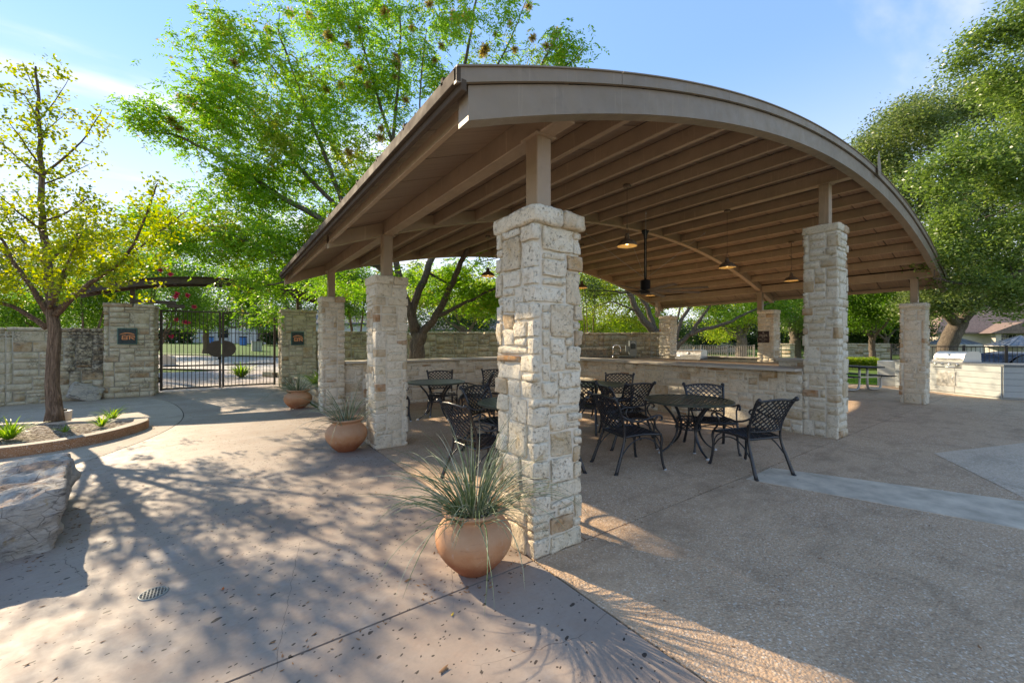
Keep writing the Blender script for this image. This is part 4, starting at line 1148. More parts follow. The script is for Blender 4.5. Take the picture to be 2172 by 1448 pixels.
fn = thing('ceiling_fan', 'large black industrial ceiling fan on a long rod', 'fan', (6.2, 3.66, 2.7))
zt = rtop(6.2) - 0.25 - 2.7
m = MB(); m.lathe([(0.001, zt), (0.085, zt), (0.085, zt - 0.03), (0.045, zt - 0.10), (0.034, zt - 0.18), (0.001, zt - 0.18)], 20); m.build('canopy', M['fan'], fn)
m = MB(); m.tube([(0, 0, zt - 0.15), (0, 0, 0.22)], 0.03, 12); m.build('down_rod', M['fan'], fn)
m = MB(); m.lathe([(0.001, 0.24), (0.09, 0.235), (0.11, 0.22), (0.11, 0.02), (0.13, 0.0), (0.13, -0.04), (0.11, -0.05), (0.11, -0.085), (0.001, -0.09)], 28); m.build('motor', M['fan'], fn)
for i in range(8):
    a = 2 * math.pi * i / 8 + 0.28
    m = MB(); ca, sa = math.cos(a), math.sin(a)
    vs = []; secs = [(0.10, 0.05), (0.35, 0.065), (1.30, 0.055), (1.34, 0.04)]
    for rr_, wd in secs:
        for s, dz in ((-1, 0.012), (1, -0.012)):
            for t in (0.004, -0.004):
                vs.append((ca * rr_ - sa * s * wd, sa * rr_ + ca * s * wd, -0.02 + dz + t - 0.012 * rr_))
    fs = []
    for j in range(len(secs) - 1):
        b = j * 4
        for q in ((0, 1, 5, 4), (1, 3, 7, 5), (3, 2, 6, 7), (2, 0, 4, 6)): fs.append(tuple(b + x for x in q))
    fs += [(0, 2, 3, 1), (12, 13, 15, 14)]
    m.add(vs, fs, False); m.build('fan_blade', M['fan'], fn)
for (du, dv) in ((1.25, -0.75), (-1.0, 0.95), (1.1, 1.2), (-1.2, -0.9)):
    m = MB(); z1 = rtop(6.2 + du) - 0.22 - 2.7
    m.tube([(0, 0, 0.26), (du, dv, z1)], 0.004, 5); m.build('guy_wire', M['galv'], fn)
    m = MB(); m.sphere((du * .97, dv * .97, 0.26 + (z1 - .26) * .97), 0.016, 8, 5); m.sphere((du * .45, dv * .45, 0.26 + (z1 - .26) * .45), 0.012, 8, 5); m.build('turnbuckle', M['galv'], fn)

# ------------------------------------------------------------------ patio chairs and tables
def lattice(mb, surf, nu, nv, r, a0, b0, a1, b1, inside, steps=14):
    """diagonal bars on a surface surf(a, b); a in [a0,a1], b in [b0,b1]"""
    W, Hh = a1 - a0, b1 - b0
    for dirn in (1, -1):
        for k in range(-nv, nu + 1):
            pts = []
            for i in range(steps + 1):
                t = i / steps
                b = b0 + Hh * t
                a = (a0 + W * (k + nv * t) / nu) if dirn > 0 else (a1 - W * (k + nv * t) / nu)
                if a0 - 1e-6 <= a <= a1 + 1e-6 and inside(a, b): pts.append(surf(a, b))
                else:
                    if len(pts) > 1: mb.tube(pts, r, 4, False, False)
                    pts = []
            if len(pts) > 1: mb.tube(pts, r, 4, False, False)

def make_chair():
    root = empty('patio_chair')
    blk = M['black']
    # seat: slightly dished lattice in a rim; front at +y
    def seat_s(a, b):
        x = a * (0.255 - 0.035 * (0.5 - b)) ; y = -0.23 + 0.47 * b
        z = 0.415 + 0.018 * math.sin((b - 0.1) * 3.4) - 0.022 * (1 - a * a) * math.sin(min(1, b) * math.pi)
        return (x, y, z)
    m = MB(); lattice(m, seat_s, 7, 5, 0.0075, -1, 0, 1, 1, lambda a, b: True, 10)
    for (a, b, r) in ((-1, 1, .45), (-1, 1, .2)):
        pass
    seat = m.build('seat', blk, root)
    m = MB(); rim = [seat_s(-1, b / 8) for b in range(9)] + [seat_s(-1 + a / 5, 1 + 0.05 * math.sin(math.pi * a / 10)) for a in range(1, 10)] + [seat_s(1, 1 - b / 8) for b in range(9)] + [seat_s(1 - a / 5, 0) for a in range(1, 10)]
    rim.append(rim[0]); m.tube(rim, 0.014, 6, False); m.build('seat_rim', blk, root)
    # curved back
    def back_s(a, b):
        w = 0.235 + 0.03 * b
        x = a * w; y = -0.235 - 0.13 * b - 0.05 * (1 - a * a) + 0.0
        z = 0.50 + b * (0.345 + 0.03 * (1 - a * a)); return (x, y, z)
    m = MB(); lattice(m, back_s, 7, 6, 0.0085, -1, 0, 1, 1, lambda a, b: True, 14); m.build('back_lattice', blk, root)
    m = MB(); m.tube([back_s(-1 + i / 6, 1) for i in range(13)], 0.013, 6); m.build('top_rail', blk, root)
    m = MB(); m.tube([back_s(-1 + i / 6, 0) for i in range(13)], 0.011, 6); m.build('lower_rail', blk, root)
    for s in (-1, 1):
        # rear leg and back post in one casting
        m = MB()
        P = smoothpoly([(s * 0.275, -0.37, 0.0), (s * 0.262, -0.315, 0.15), (s * 0.245, -0.255, 0.32), (s * 0.238, -0.235, 0.45), (s * 0.242, -0.26, 0.60), (s * 0.258, -0.325, 0.76), (s * 0.272, -0.385, 0.865)], 3)
        n = len(P); m.tube(P, [0.017 + 0.004 * math.cos(i / n * 6) for i in range(n)], 8)
        m.sphere((s * 0.275, -0.405, 0.872), 0.027, 10, 7)
        m.build('rear_leg', blk, root)
        m = MB()
        P = smoothpoly([(s * 0.285, 0.285, 0.0), (s * 0.272, 0.262, 0.10), (s * 0.262, 0.250, 0.25), (s * 0.262, 0.262, 0.36), (s * 0.258, 0.245, 0.425)], 3)
        m.tube(P, [0.0185 if i < 2 else 0.0155 for i in range(len(P))], 8); m.build('front_leg', blk, root)
        m = MB()
        P = smoothpoly([(s * 0.252, -0.285, 0.665), (s * 0.282, -0.20, 0.615), (s * 0.300, -0.08, 0.60), (s * 0.305, 0.06, 0.63), (s * 0.305, 0.155, 0.655), (s * 0.303, 0.215, 0.645), (s * 0.300, 0.235, 0.615), (s * 0.298, 0.215, 0.592), (s * 0.298, 0.19, 0.60)], 3)
        m.tube(P, [0.015] * (len(P) - 5) + [0.013, 0.012, 0.011, 0.010, 0.009], 7, flat=0.75)
        P = smoothpoly([(s * 0.300, 0.17, 0.64), (s * 0.292, 0.135, 0.58), (s * 0.278, 0.17, 0.50), (s * 0.262, 0.235, 0.435)], 3)
        m.tube(P, 0.0115, 6)
        m.build('armrest', blk, root)
        m = MB(); m.tube(smoothpoly([(s * 0.262, -0.31, 0.17), (s * 0.253, -0.20, 0.30), (s * 0.25, -0.08, 0.375), (s * 0.25, 0.05, 0.385), (s * 0.255, 0.17, 0.33), (s * 0.262, 0.25, 0.22)], 3), 0.008, 5); m.build('side_brace', blk, root)
        for y, xx in ((-0.378, .276), (0.288, .286)):
            m = MB(); m.lathe([(0.001, 0.0), (0.021, 0.0), (0.022, 0.006), (0.019, 0.014), (0.001, 0.016)], 10, s * xx, y, 0.0); m.build('foot_glide', M['footpad'] if (y > 0 and s > 0) else blk, root)
    m = MB(); m.tube(smoothpoly([(-0.262, 0.25, 0.25), (-0.2, 0.25, 0.36), (0, 0.25, 0.392), (0.2, 0.25, 0.36), (0.262, 0.25, 0.25)], 3), 0.008, 5); m.build('front_brace', blk, root)
    return root
CG = 'black lattice patio chairs around the tables'
chair0 = make_chair(); used = [False]
def put_chair(u, v, fu, fv, label):
    o = copy_tree(chair0) if used[0] else chair0
    used[0] = True
    o.location = (u, v, 0.002); o.rotation_euler = (0, 0, math.atan2(fv, fu) - math.pi / 2)
    tag(o, label, 'chair', CG); return o
put_chair(2.32, 1.02, 0.955, -0.295, 'black lattice chair left of the near right table, seen obliquely from behind')
put_chair(3.37, 0.13, 0.30, 0.95, 'black lattice chair nearest the camera, its back to us before the right table')
put_chair(3.12, 1.66, 0.80, -0.45, 'black lattice chair between the two right tables, back just left of the near tabletop')
put_chair(3.86, 0.84, -0.72, -0.69, 'black lattice chair behind the near right table, against the counter wall')
put_chair(4.40, 2.96, -0.82, -0.57, 'black lattice chair behind the far right table, against the counter wall')
put_chair(3.58, 2.14, 0.22, 0.97, 'black lattice chair on the near side of the far right table, curled post showing')
put_chair(3.30, 2.78, 0.80, 0.55, 'black lattice chair partly hidden behind the tall near pillar, at the far right table')
put_chair(2.02, 5.62, -0.30, -0.95, 'black lattice chair between the far left table and the bar wall')
put_chair(0.98, 5.58, 0.93, -0.28, 'black lattice chair mostly hidden by the second pillar at the far left table')
put_chair(2.36, 4.92, -0.80, 0.55, 'black lattice chair in profile right of the far left table')
put_chair(3.15, 5.30, -0.45, -0.88, 'black lattice chair farthest back, half hidden by the tall near pillar')
put_chair(0.58, 1.62, 1.0, 0.05, 'black lattice chair behind the big potted plant, its curved back catching the sun')
put_chair(1.33, 2.52, 0.28, -0.96, 'black lattice chair on the far side of the table beside the tall near pillar')
put_chair(1.33, 1.46, -0.12, 0.99, 'black lattice chair almost wholly behind the tall near pillar, one leg showing')

def make_table():
    root = empty('patio_table'); RT_ = 0.575
    m = MB(); pr = [(RT_ - 0.055, 0.705), (RT_ - 0.055, 0.722), (RT_ - 0.01, 0.722), (RT_, 0.716), (RT_, 0.698), (RT_ - 0.02, 0.690), (RT_ - 0.055, 0.690), (RT_ - 0.055, 0.705)]
    m.lathe(pr, 48, smooth=False); m.build('table_rim', M['tabletop'], root)
    n = 17; w = 2 * (RT_ - 0.055) / n
    for i in range(n):
        y = -(RT_ - 0.055) + w * (i + .5); hl = math.sqrt(max(0.001, (RT_ - 0.052) ** 2 - y * y))
        m = MB(); m.bbox(-hl, hl, y - w * .36, y + w * .36, 0.706, 0.719, 0.002); m.build('slat', M['tabletop'], root)
    for i in range(7):
        x = -0.42 + 0.14 * i; hl = math.sqrt((RT_ - 0.052) ** 2 - x * x)
        m = MB(); m.box(x - .012, x + .012, -hl, hl, 0.697, 0.7055); m.build('cross_slat', M['tabletop'], root)
    for k in range(4):
        a = math.pi / 4 + k * math.pi / 2; ca, sa = math.cos(a), math.sin(a)
        P = smoothpoly([(0.40, 0.698), (0.33, 0.62), (0.225, 0.50), (0.165, 0.36), (0.19, 0.22), (0.29, 0.09), (0.415, 0.012)], 4)
        m = MB(); m.tube([(r * ca, r * sa, z) for r, z in P], [0.020 + 0.004 * math.sin(i * .2) for i in range(len(P))], 8, flat=0.7); m.build('leg', M['black'], root)
        m = MB(); m.lathe([(0.001, 0), (0.024, 0), (0.026, 0.008), (0.02, 0.022), (0.001, 0.026)], 10, 0.42 * ca, 0.42 * sa); m.build('foot_glide', M['footpad'], root)
    m = MB()
    def bs(a, b):
        t = a * math.pi; r = 0.165 - 0.02 * b
        return (r * math.cos(t), r * math.sin(t), 0.33 + 0.14 * b)
    lattice(m, bs, 16, 3, 0.0055, -1, 0, 1, 1, lambda a, b: True, 6)
    for z, r in ((0.33, .165), (0.47, .145)): m.tube([(r * math.cos(i * math.pi / 12), r * math.sin(i * math.pi / 12), z) for i in range(25)], 0.008, 6, False)
    m.build('basket', M['black'], root)
    return root
t0 = make_table()
for i, (u, v, lab) in enumerate(((3.47, 0.95, 'round black slatted table nearest the camera on the right'), (4.02, 3.2, 'round slatted table farther back, just right of the tall near pillar'),
                             (1.74, 5.30, 'round slatted table at the far left by the bar wall'), (1.47, 2.11, 'round slatted table half hidden behind the tall near pillar'))):
    o = t0 if i == 0 else None
    if i == 0: first = t0
    else: o = copy_tree(t0)
    o.location = (u, v, 0.002); o.rotation_euler = (0, 0, (0.35, 0.1, 0.9, 0.5)[i]); tag(o, lab, 'table', 'round cast metal tables under the roof')

# ------------------------------------------------------------------ terracotta pots with red yucca
def blade_mesh(L, lean, droop, w, var, rng, strap=False, mat=None):
    pts = []; n = 9 if not strap else 7
    x = z = 0.0; a = lean
    seg = L / n; sw = rng.uniform(-0.25, 0.25)
    y = 0.0
    for i in range(n + 1):
        pts.append((x, y, z)); x += math.sin(a) * seg; z += math.cos(a) * seg; y += sw * seg * (i / n); a += droop / n * (0.5 + 1.0 * i / n)
    m = MB()
    rr = [w * (1 - (i / n) ** 2.2 * 0.9) for i in range(n + 1)]
    if strap:
        vs = []
        for (px_, py_, pz_), r in zip(pts, rr): vs += [(px_, py_ - r, pz_ + r * .3), (px_, py_, pz_), (px_, py_ + r, pz_ + r * .3)]
        fs = []
        for i in range(n): fs += [(i * 3, i * 3 + 1, i * 3 + 4, i * 3 + 3), (i * 3 + 1, i * 3 + 2, i * 3 + 5, i * 3 + 4)]
        m.add(vs, fs, True)
    else: m.tube(pts, rr, 4, False, True, flat=0.7)
    return m.mesh('blade', mat or M['blade'])
rb = random.Random(77)
BL = []
for i in range(26):
    k_ = i / 26
    lean = rb.uniform(0.0, 0.35) if k_ < 0.22 else rb.uniform(0.35, 1.05)
    BL.append((lean, blade_mesh(rb.uniform(0.42, 0.74), lean, rb.uniform(0.4, 1.3) if k_ < .45 else rb.uniform(1.0, 2.4), rb.uniform(0.0032, 0.005), i, rb)))
def yucca(x, y, z, n, scale, label, seed, spread=0.13):
    r = random.Random(seed)
    root = thing('red_yucca', label, 'plant', (x, y, z), 0, 'grassy red yucca plants in terracotta pots')
    for i in range(n):
        lean, me = BL[r.randrange(len(BL))]
        a = r.uniform(0, 2 * math.pi); d = spread * math.sqrt(r.random()) * (0.4 + lean)
        s = scale * r.uniform(0.75, 1.15)
        link_mesh('blade', me, root, (math.cos(a) * d, math.sin(a) * d, -0.03), (0, r.uniform(-.1, .1), a + r.uniform(-.35, .35)), (s, s, s * r.uniform(.9, 1.1)))
    m = MB()
    m.lathe([(0.001, 0.015), (0.10, 0.005), (0.16, -0.02), (0.165, -0.045)], 16); root_soil = m.build('soil', M['mulch'], root)
    return root
def pot(x, y, s, label, rz=0.0, squash=1.0):
    root = thing('terracotta_pot', label, 'pot', (x, y, 0.0), rz, 'rounded terracotta pots along the pillars')
    squash *= 1.1
    pr = [(0.001, 0.004), (0.105, 0.0), (0.12, 0.006), (0.15, 0.03), (0.205, 0.085), (0.243, 0.14), (0.256, 0.19), (0.250, 0.235), (0.225, 0.275), (0.192, 0.302), (0.172, 0.318),
          (0.168, 0.328), (0.178, 0.338), (0.202, 0.352), (0.216, 0.364), (0.212, 0.374), (0.195, 0.376), (0.172, 0.366), (0.158, 0.34), (0.158, 0.30), (0.001, 0.30)]
    pr = smoothpoly([(a * s, b * s * squash) for a, b in pr], 2)
    m = MB(); m.lathe(pr, 48)
    m.v = [tuple(Vector(p) * (1 + 0.012 * mnoise.noise(Vector(p) * 6))) for p in m.v]
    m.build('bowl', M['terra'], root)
    return root
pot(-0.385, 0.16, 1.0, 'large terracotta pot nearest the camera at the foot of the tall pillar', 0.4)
yucca(-0.385, 0.16, 0.375, 235, 1.0, 'big spiky grey-green plant spilling from the nearest terracotta pot', 1)
pot(-0.34, 3.78, 1.08, 'orange terracotta pot against the second pillar from the near one', 2.0)
yucca(-0.34, 3.78, 0.40, 75, 1.05, 'thin spiky plant trailing from the middle terracotta pot', 2)
pot(-0.34, 8.22, 1.14, 'dull brown terracotta pot farthest away, near the gate', 4.0, 0.9)
yucca(-0.34, 8.22, 0.37, 110, 1.12, 'arching dark green spiky plant in the farthest terracotta pot', 3)

SB = [(0, blade_mesh(rb.uniform(0.24, 0.36), rb.uniform(0.05, 0.9), rb.uniform(0.6, 1.5), rb.uniform(0.007, 0.011), i, rb, True, M['strap'])) for i in range(14)]
def strap_plant(x, y, z, n, s, label, seed, group='small strap-leaved plants in the planter'):
    r = random.Random(seed); root = thing('strap_plant', label, 'plant', (x, y, z), 0, group)
    for i in range(n):
        me = SB[r.randrange(14)][1]; a = r.uniform(0, 6.28); k_ = s * r.uniform(.7, 1.15)
        link_mesh('blade', me, root, (math.cos(a) * .03 * s, math.sin(a) * .03 * s, -0.01), (0, r.uniform(-.1, .2), a), (k_, k_, k_))
strap_plant(-4.30, 6.92, 0.10, 95, 1.15, 'largest bright lime strap-leaved clump at the left edge of the planter', 1)
strap_plant(-4.45, 7.10, 0.10, 50, 0.9, 'small lime strap-leaved clump just behind the largest one', 8)
strap_plant(-3.78, 7.12, 0.10, 34, 0.55, 'tiny dark green strap-leaved clump at the foot of the ginkgo trunk', 2)
strap_plant(-3.41, 7.38, 0.10, 48, 0.85, 'lime strap-leaved clump near the front kerb right of the trunk', 3)
strap_plant(-3.40, 8.15, 0.10, 60, 0.95, 'darker green strap-leaved clump at the right tip of the planter', 4)
strap_plant(-5.2, 9.6, 0.0, 22, 0.8, 'small green sprig on the path at the far left edge', 5)
strap_plant(0.26, 8.6, 0.38, 110, 1.7, 'bright green leafy clump behind the slim pillar on the planter wall', 6, 'green clumps on the planter wall')
strap_plant(0.26, 9.5, 0.38, 90, 1.5, 'second green leafy clump farther along the planter wall', 7, 'green clumps on the planter wall')

# ------------------------------------------------------------------ planter with kerb, mulch
pl = thing('planter_kerb', 'curved rust-coloured aggregate kerb of the tree planter', 'kerb', (-4.2, 7.6, 0))
OUT = smoothpoly([(-7.6, 7.6), (-6.4, 6.55), (-5.2, 6.02), (-4.3, 5.92), (-3.7, 6.02), (-3.25, 6.36), (-2.95, 6.88), (-2.82, 7.3), (-2.84, 7.62)], 4)
def offset(P, d):
    out = []
    for i, p in enumerate(P):
        a = P[max(0, i - 1)]; b = P[min(len(P) - 1, i + 1)]; t = Vector((b[0] - a[0], b[1] - a[1])).normalized()
        out.append((p[0] - t.y * d, p[1] + t.x * d))
    return out
INN = offset(OUT, 0.20)
m = MB(); vs = []; fs = []
for (a, b) in zip(OUT, INN):
    ax, ay, bx, by = a[0] + 4.2, a[1] - 7.6, b[0] + 4.2, b[1] - 7.6
    vs += [(ax, ay, -0.01), (ax, ay, 0.122), (ax + (bx - ax) * .06, ay + (by - ay) * .06, 0.134), (bx, by, 0.134), (bx, by, 0.02)]
n = len(OUT)
for i in range(n - 1):
    for k in range(4): fs.append((i * 5 + k, (i + 1) * 5 + k, (i + 1) * 5 + k + 1, i * 5 + k + 1))
fs.append(tuple(range(5))); fs.append(tuple(range((n - 1) * 5, n * 5))[::-1])
m.add(vs, fs, False); m.build('kerb_face', M['curb'], pl)
m = MB(); vs = []; fs = []
for (a, b) in zip(OUT, INN):
    ax, ay, bx, by = a[0] + 4.2, a[1] - 7.6, b[0] + 4.2, b[1] - 7.6
    vs += [(ax + (bx - ax) * .07, ay + (by - ay) * .07, 0.138), (bx + (ax - bx) * .03, by + (ay - by) * .03, 0.138)]
for i in range(n - 1): fs.append((i * 2, i * 2 + 2, i * 2 + 3, i * 2 + 1))
m.add([(x, y, z) for x, y, z in vs], [f[::-1] if False else f for f in fs], False); m.build('kerb_top', M['agg_path'], pl)
mb = MB(); mb.bar((-7.6 + 4.2, 9.5 - 7.6, 0.05), (-2.95 + 4.2, 7.86 - 7.6, 0.05), 0.14, 0.12); mb.build('rear_edging', M['agg_path'], pl)
mb = MB(); mb.prism(offset(OUT, 0.19)[::1] + [(-2.98, 7.84), (-7.6, 9.46)], 0.0, 0.075)
mb.v = [(x, y, z) for x, y, z in mb.v]
mb.build('mulch', M['mulch'], kind='structure')
# white path light behind the trunk
bk = thing('ground_light', 'dirty white plastic ground light box behind the ginkgo trunk', 'lamp', (*at(126, 7.42), 0.07), -0.6)
m = MB(); m.lathe([(0.001, 0), (0.15, 0), (0.165, 0.17), (0.172, 0.18), (0.15, 0.185), (0.001, 0.18)], 20); m.build('housing', M['whiteplastic'], bk)
m = MB(); m.lathe([(0.001, 0.186), (0.10, 0.186), (0.10, 0.21), (0.001, 0.215)], 16); m.build('lens', M['rubber'], bk)

# ------------------------------------------------------------------ boulder, drain, litter
def boulder():
    nx, ny, nz = 90, 70, 22; W, D, Hh = 2.1, 1.6, 0.42; rad = 0.07
    idx = {}; V = []; F = []
    def vert(i, j, k):
        t = (i, j, k)
        if t in idx: return idx[t]
        p = Vector(((i / nx - .5) * W, (j / ny - .5) * D, (k / nz - .5) * Hh))
        q = Vector((max(-W / 2 + rad, min(W / 2 - rad, p.x)), max(-D / 2 + rad, min(D / 2 - rad, p.y)), max(-Hh / 2 + .05, min(Hh / 2 - .05, p.z))))
        d = p - q; n = d.normalized() if d.length > 1e-6 else Vector((0, 0, 0))
        if d.length > rad: p = q + n * rad
        # plan outline knocked off at the corners, undercut towards the base
        low = max(0, -p.z / Hh + 0.25); p.x *= 1 - 0.10 * low; p.y *= 1 - 0.12 * low
        side = Vector((p.x, p.y, 0)).normalized() * (1 - abs(n.z))
        big = mnoise.noise(Vector((p.x * 1.5, p.y * 1.5, 2.2))) * 0.10
        strata = mnoise.noise(Vector((p.x * 3, p.y * 3, p.z * 12))) * 0.03 + (mnoise.turbulence(p * 3.2, 5, True) - 0.6) * 0.05
        p += side * (big + strata)
        if n.z > 0.2 or k == nz:
            r1 = abs(mnoise.noise(Vector((p.x * 1.9 + 3, p.y * 3.1, 1)))) ; r2 = mnoise.noise(Vector((p.x * 6, p.y * 9, 4)))
            p.z += 0.05 - 0.07 * max(0, r1 - 0.12) + 0.02 * r2 + 0.03 * max(-1, min(1, 6 * mnoise.noise(Vector((p.x * 1.6, p.y * 2.0, 9)))))
        p += (n if n.length > .1 else Vector((0, 0, 1))) * ((mnoise.turbulence(p * 5.0 + Vector((7, 7, 7)), 5, True) - 0.6) * 0.035 + mnoise.noise(p * 45) * 0.005)
        idx[t] = len(V); V.append(tuple(p)); return idx[t]
    for i in range(nx):
        for k in range(nz):
            F.append((vert(i, 0, k), vert(i + 1, 0, k), vert(i + 1, 0, k + 1), vert(i, 0, k + 1))); F.append((vert(i, ny, k), vert(i, ny, k + 1), vert(i + 1, ny, k + 1), vert(i + 1, ny, k)))
    for j in range(ny):
        for k in range(nz):
            F.append((vert(0, j, k), vert(0, j, k + 1), vert(0, j + 1, k + 1), vert(0, j + 1, k))); F.append((vert(nx, j, k), vert(nx, j + 1, k), vert(nx, j + 1, k + 1), vert(nx, j, k + 1)))
    for i in range(nx):
        for j in range(ny): F.append((vert(i, j, nz), vert(i + 1, j, nz), vert(i + 1, j + 1, nz), vert(i, j + 1, nz)))
    me = bpy.data.meshes.new('boulder'); me.from_pydata(V, [], F); me.materials.append(M['boulder'])
    me.polygons.foreach_set('use_smooth', [True] * len(F)); me.update()
    o = link_mesh('boulder', me, None, (-3.86, 2.66, 0.17), (0, 0, R(12)))
    return tag(o, 'big flat-topped limestone boulder at the left edge of the plaza', 'boulder')
boulder()
me = rock_mesh(0.62, 0.16, 0.42, 5, 0.05, 0.016, 0.03, M['boulder'], 'leaning')
o = link_mesh('rock', me, None, (-4.62, 12.70, 0.20), (R(-12), R(24), R(22))); tag(o, 'grey wedge-shaped rock slab leaning where the wall meets the gate pillar', 'rock')
dr = thing('floor_drain', 'small round metal drain grate in the plaza paving', 'drain', (-2.1, 1.04, 0.0))
m = MB(); m.lathe([(0.060, 0.001), (0.060, 0.005), (0.071, 0.005), (0.073, 0.001)], 32); m.build('ring', M['greybox'], dr)
m = MB(); m.lathe([(0.001, 0.0015), (0.059, 0.0015)], 24); m.build('sump', M['rubber'], dr)
for i in range(7):
    x = -0.048 + 0.016 * i; hl = math.sqrt(0.060 ** 2 - x * x)
    m = MB(); m.box(x - .003, x + .003, -hl, hl, 0.002, 0.0055); m.build('grate_bar', M['greybox'], dr)
for i in range(5):
    x = -0.04 + 0.020 * i; hl = math.sqrt(0.060 ** 2 - x * x)
    m = MB(); m.box(-hl, hl, x - .002, x + .002, 0.0015, 0.005); m.build('grate_bar', M['greybox'], dr)
def leaf_shape(m, x, y, z, s, a, rng):
    ca, sa = math.cos(a), math.sin(a); c1 = rng.uniform(0.1, 0.5) * s; c2 = rng.uniform(0, 0.35) * s
    pts = [(-1, 0, c1), (-.45, .32, .0), (.3, .30, c2 * .4), (1, 0, c2), (.3, -.30, c2 * .3), (-.45, -.30, 0)]
    vs = [(x + (px_ * ca - py_ * sa) * s, y + (px_ * sa + py_ * ca) * s, z + pz_) for px_, py_, pz_ in pts]
    m.add(vs, [(0, 1, 2, 3), (0, 3, 4, 5)], True)
rl_ = random.Random(12)
m = MB()
for i in range(900):
    if rl_.random() < 0.14: a_l = rl_.uniform(-1.2, 1.4); x, y = -3.86 + 1.18 * math.cos(a_l) + rl_.gauss(0, .06), 2.5 + 0.95 * math.sin(a_l) + rl_.gauss(0, .06)
    elif rl_.random() < 0.15: q_l = OUT[rl_.randrange(len(OUT))]; x, y = q_l[0] + rl_.uniform(-.05, .15), q_l[1] - rl_.uniform(.02, .15)
    elif rl_.random() < 0.1: x, y = rl_.choice([-.04, .49]) + rl_.gauss(0, .03), rl_.uniform(-.05, .5)
    elif rl_.random() < 0.22: x, y = rl_.uniform(-4, 5), rl_.gauss(0, 0.05)
    elif rl_.random() < 0.12: a_l = rl_.uniform(0, 6.3); x, y = -0.385 + math.cos(a_l) * rl_.uniform(.15, .4), 0.16 + math.sin(a_l) * rl_.uniform(.15, .4)
    elif rl_.random() < 0.6: x, y = rl_.uniform(-3.2, -0.3), rl_.uniform(-1.4, 9)
    elif rl_.random() < .5: x, y = rl_.uniform(-4, 0), rl_.uniform(5, 13)
    else: x, y = rl_.uniform(0.1, 6), rl_.uniform(-2, 5)
    leaf_shape(m, x, y, 0.0015, rl_.uniform(0.006, 0.017), rl_.uniform(0, 6.3), rl_)
o = m.build('fallen_leaves', M['deadleaf'], kind='stuff'); tag(o, 'small dry leaves scattered over the paving', None)
for (x, y, s, mt, lab) in ((-1.76, 0.85, 0.022, 'orangeleaf', 'single bright orange fallen leaf right of the floor drain'), (-0.72, -0.18, 0.018, 'yellowleaf', 'single yellow fallen leaf in front of the nearest pot'),
                           (-0.93, -0.50, 0.03, 'deadleaf', 'curled brown leaves by the paving joint'), (-0.80, 0.28, 0.03, 'deadleaf', 'brown leaf caught in a pit left of the nearest pot')):
    m = MB(); leaf_shape(m, 0, 0, 0, s, rl_.uniform(0, 6), rl_); o = m.build('fallen_leaf', M[mt], None, (x, y, 0.003)); tag(o, lab, 'leaf', 'single fallen leaves on the paving')

# ------------------------------------------------------------------ kitchen fittings
fc = thing('faucet', 'tall arched chrome faucet above the kitchen counter', 'faucet', (*at(1300, 15.2), 0.91))
m = MB(); m.tube([(0, 0, 0), (0, 0, 0.34)] + [(0.14 - 0.14 * math.cos(a * math.pi / 8), 0, 0.34 + 0.14 * math.sin(a * math.pi / 8)) for a in range(1, 9)] + [(0.28, 0, 0.16)], 0.017, 8); m.build('spout', M['chrome'], fc)
m = MB(); m.tube([(0.02, 0, 0.15), (0.26, 0, 0.15)], 0.010, 6); m.build('lever', M['chrome'], fc)
m = MB(); m.tube([(0, 0, 0), (0, 0, 0.09)], 0.028, 10); m.build('base', M['chrome'], fc)
fc.rotation_euler = (0, 0, math.atan2(RT[1], RT[0]))
x_, y_ = at(1342, 15.9)
eb = thing('electrical_cabinet', 'grey electrical cabinet with a small window on the back wall', 'cabinet', (x_, y_, 0.93), math.atan2(RT[1], RT[0]) - 0.1)
m = MB(); m.bbox(-0.14, 0.14, -0.08, 0.08, 0.03, 0.62, 0.008); m.build('box', M['greybox'], eb)
m = MB(); m.bbox(-0.095, 0.095, -0.090, -0.0815, 0.30, 0.50, 0.003); m.build('window', M['glassdark'], eb)
m = MB(); m.bar((-0.1, -0.086, .50), (0, -0.086, .58), .012); m.bar((0, -0.086, .58), (0.1, -0.086, .50), .012); m.build('window_frame', M['galv'], eb)
m = MB(); m.bbox(-0.28, -0.15, -0.06, 0.03, 0.2, 0.42, 0.006); m.build('switch_box', M['greybox'], eb)
m = MB(); m.box(-0.1, -0.05, -0.05, 0.02, -0.02, 0.03); m.box(0.03, 0.09, -0.05, 0.02, -0.02, 0.03); m.build('conduit', M['greybox'], eb)

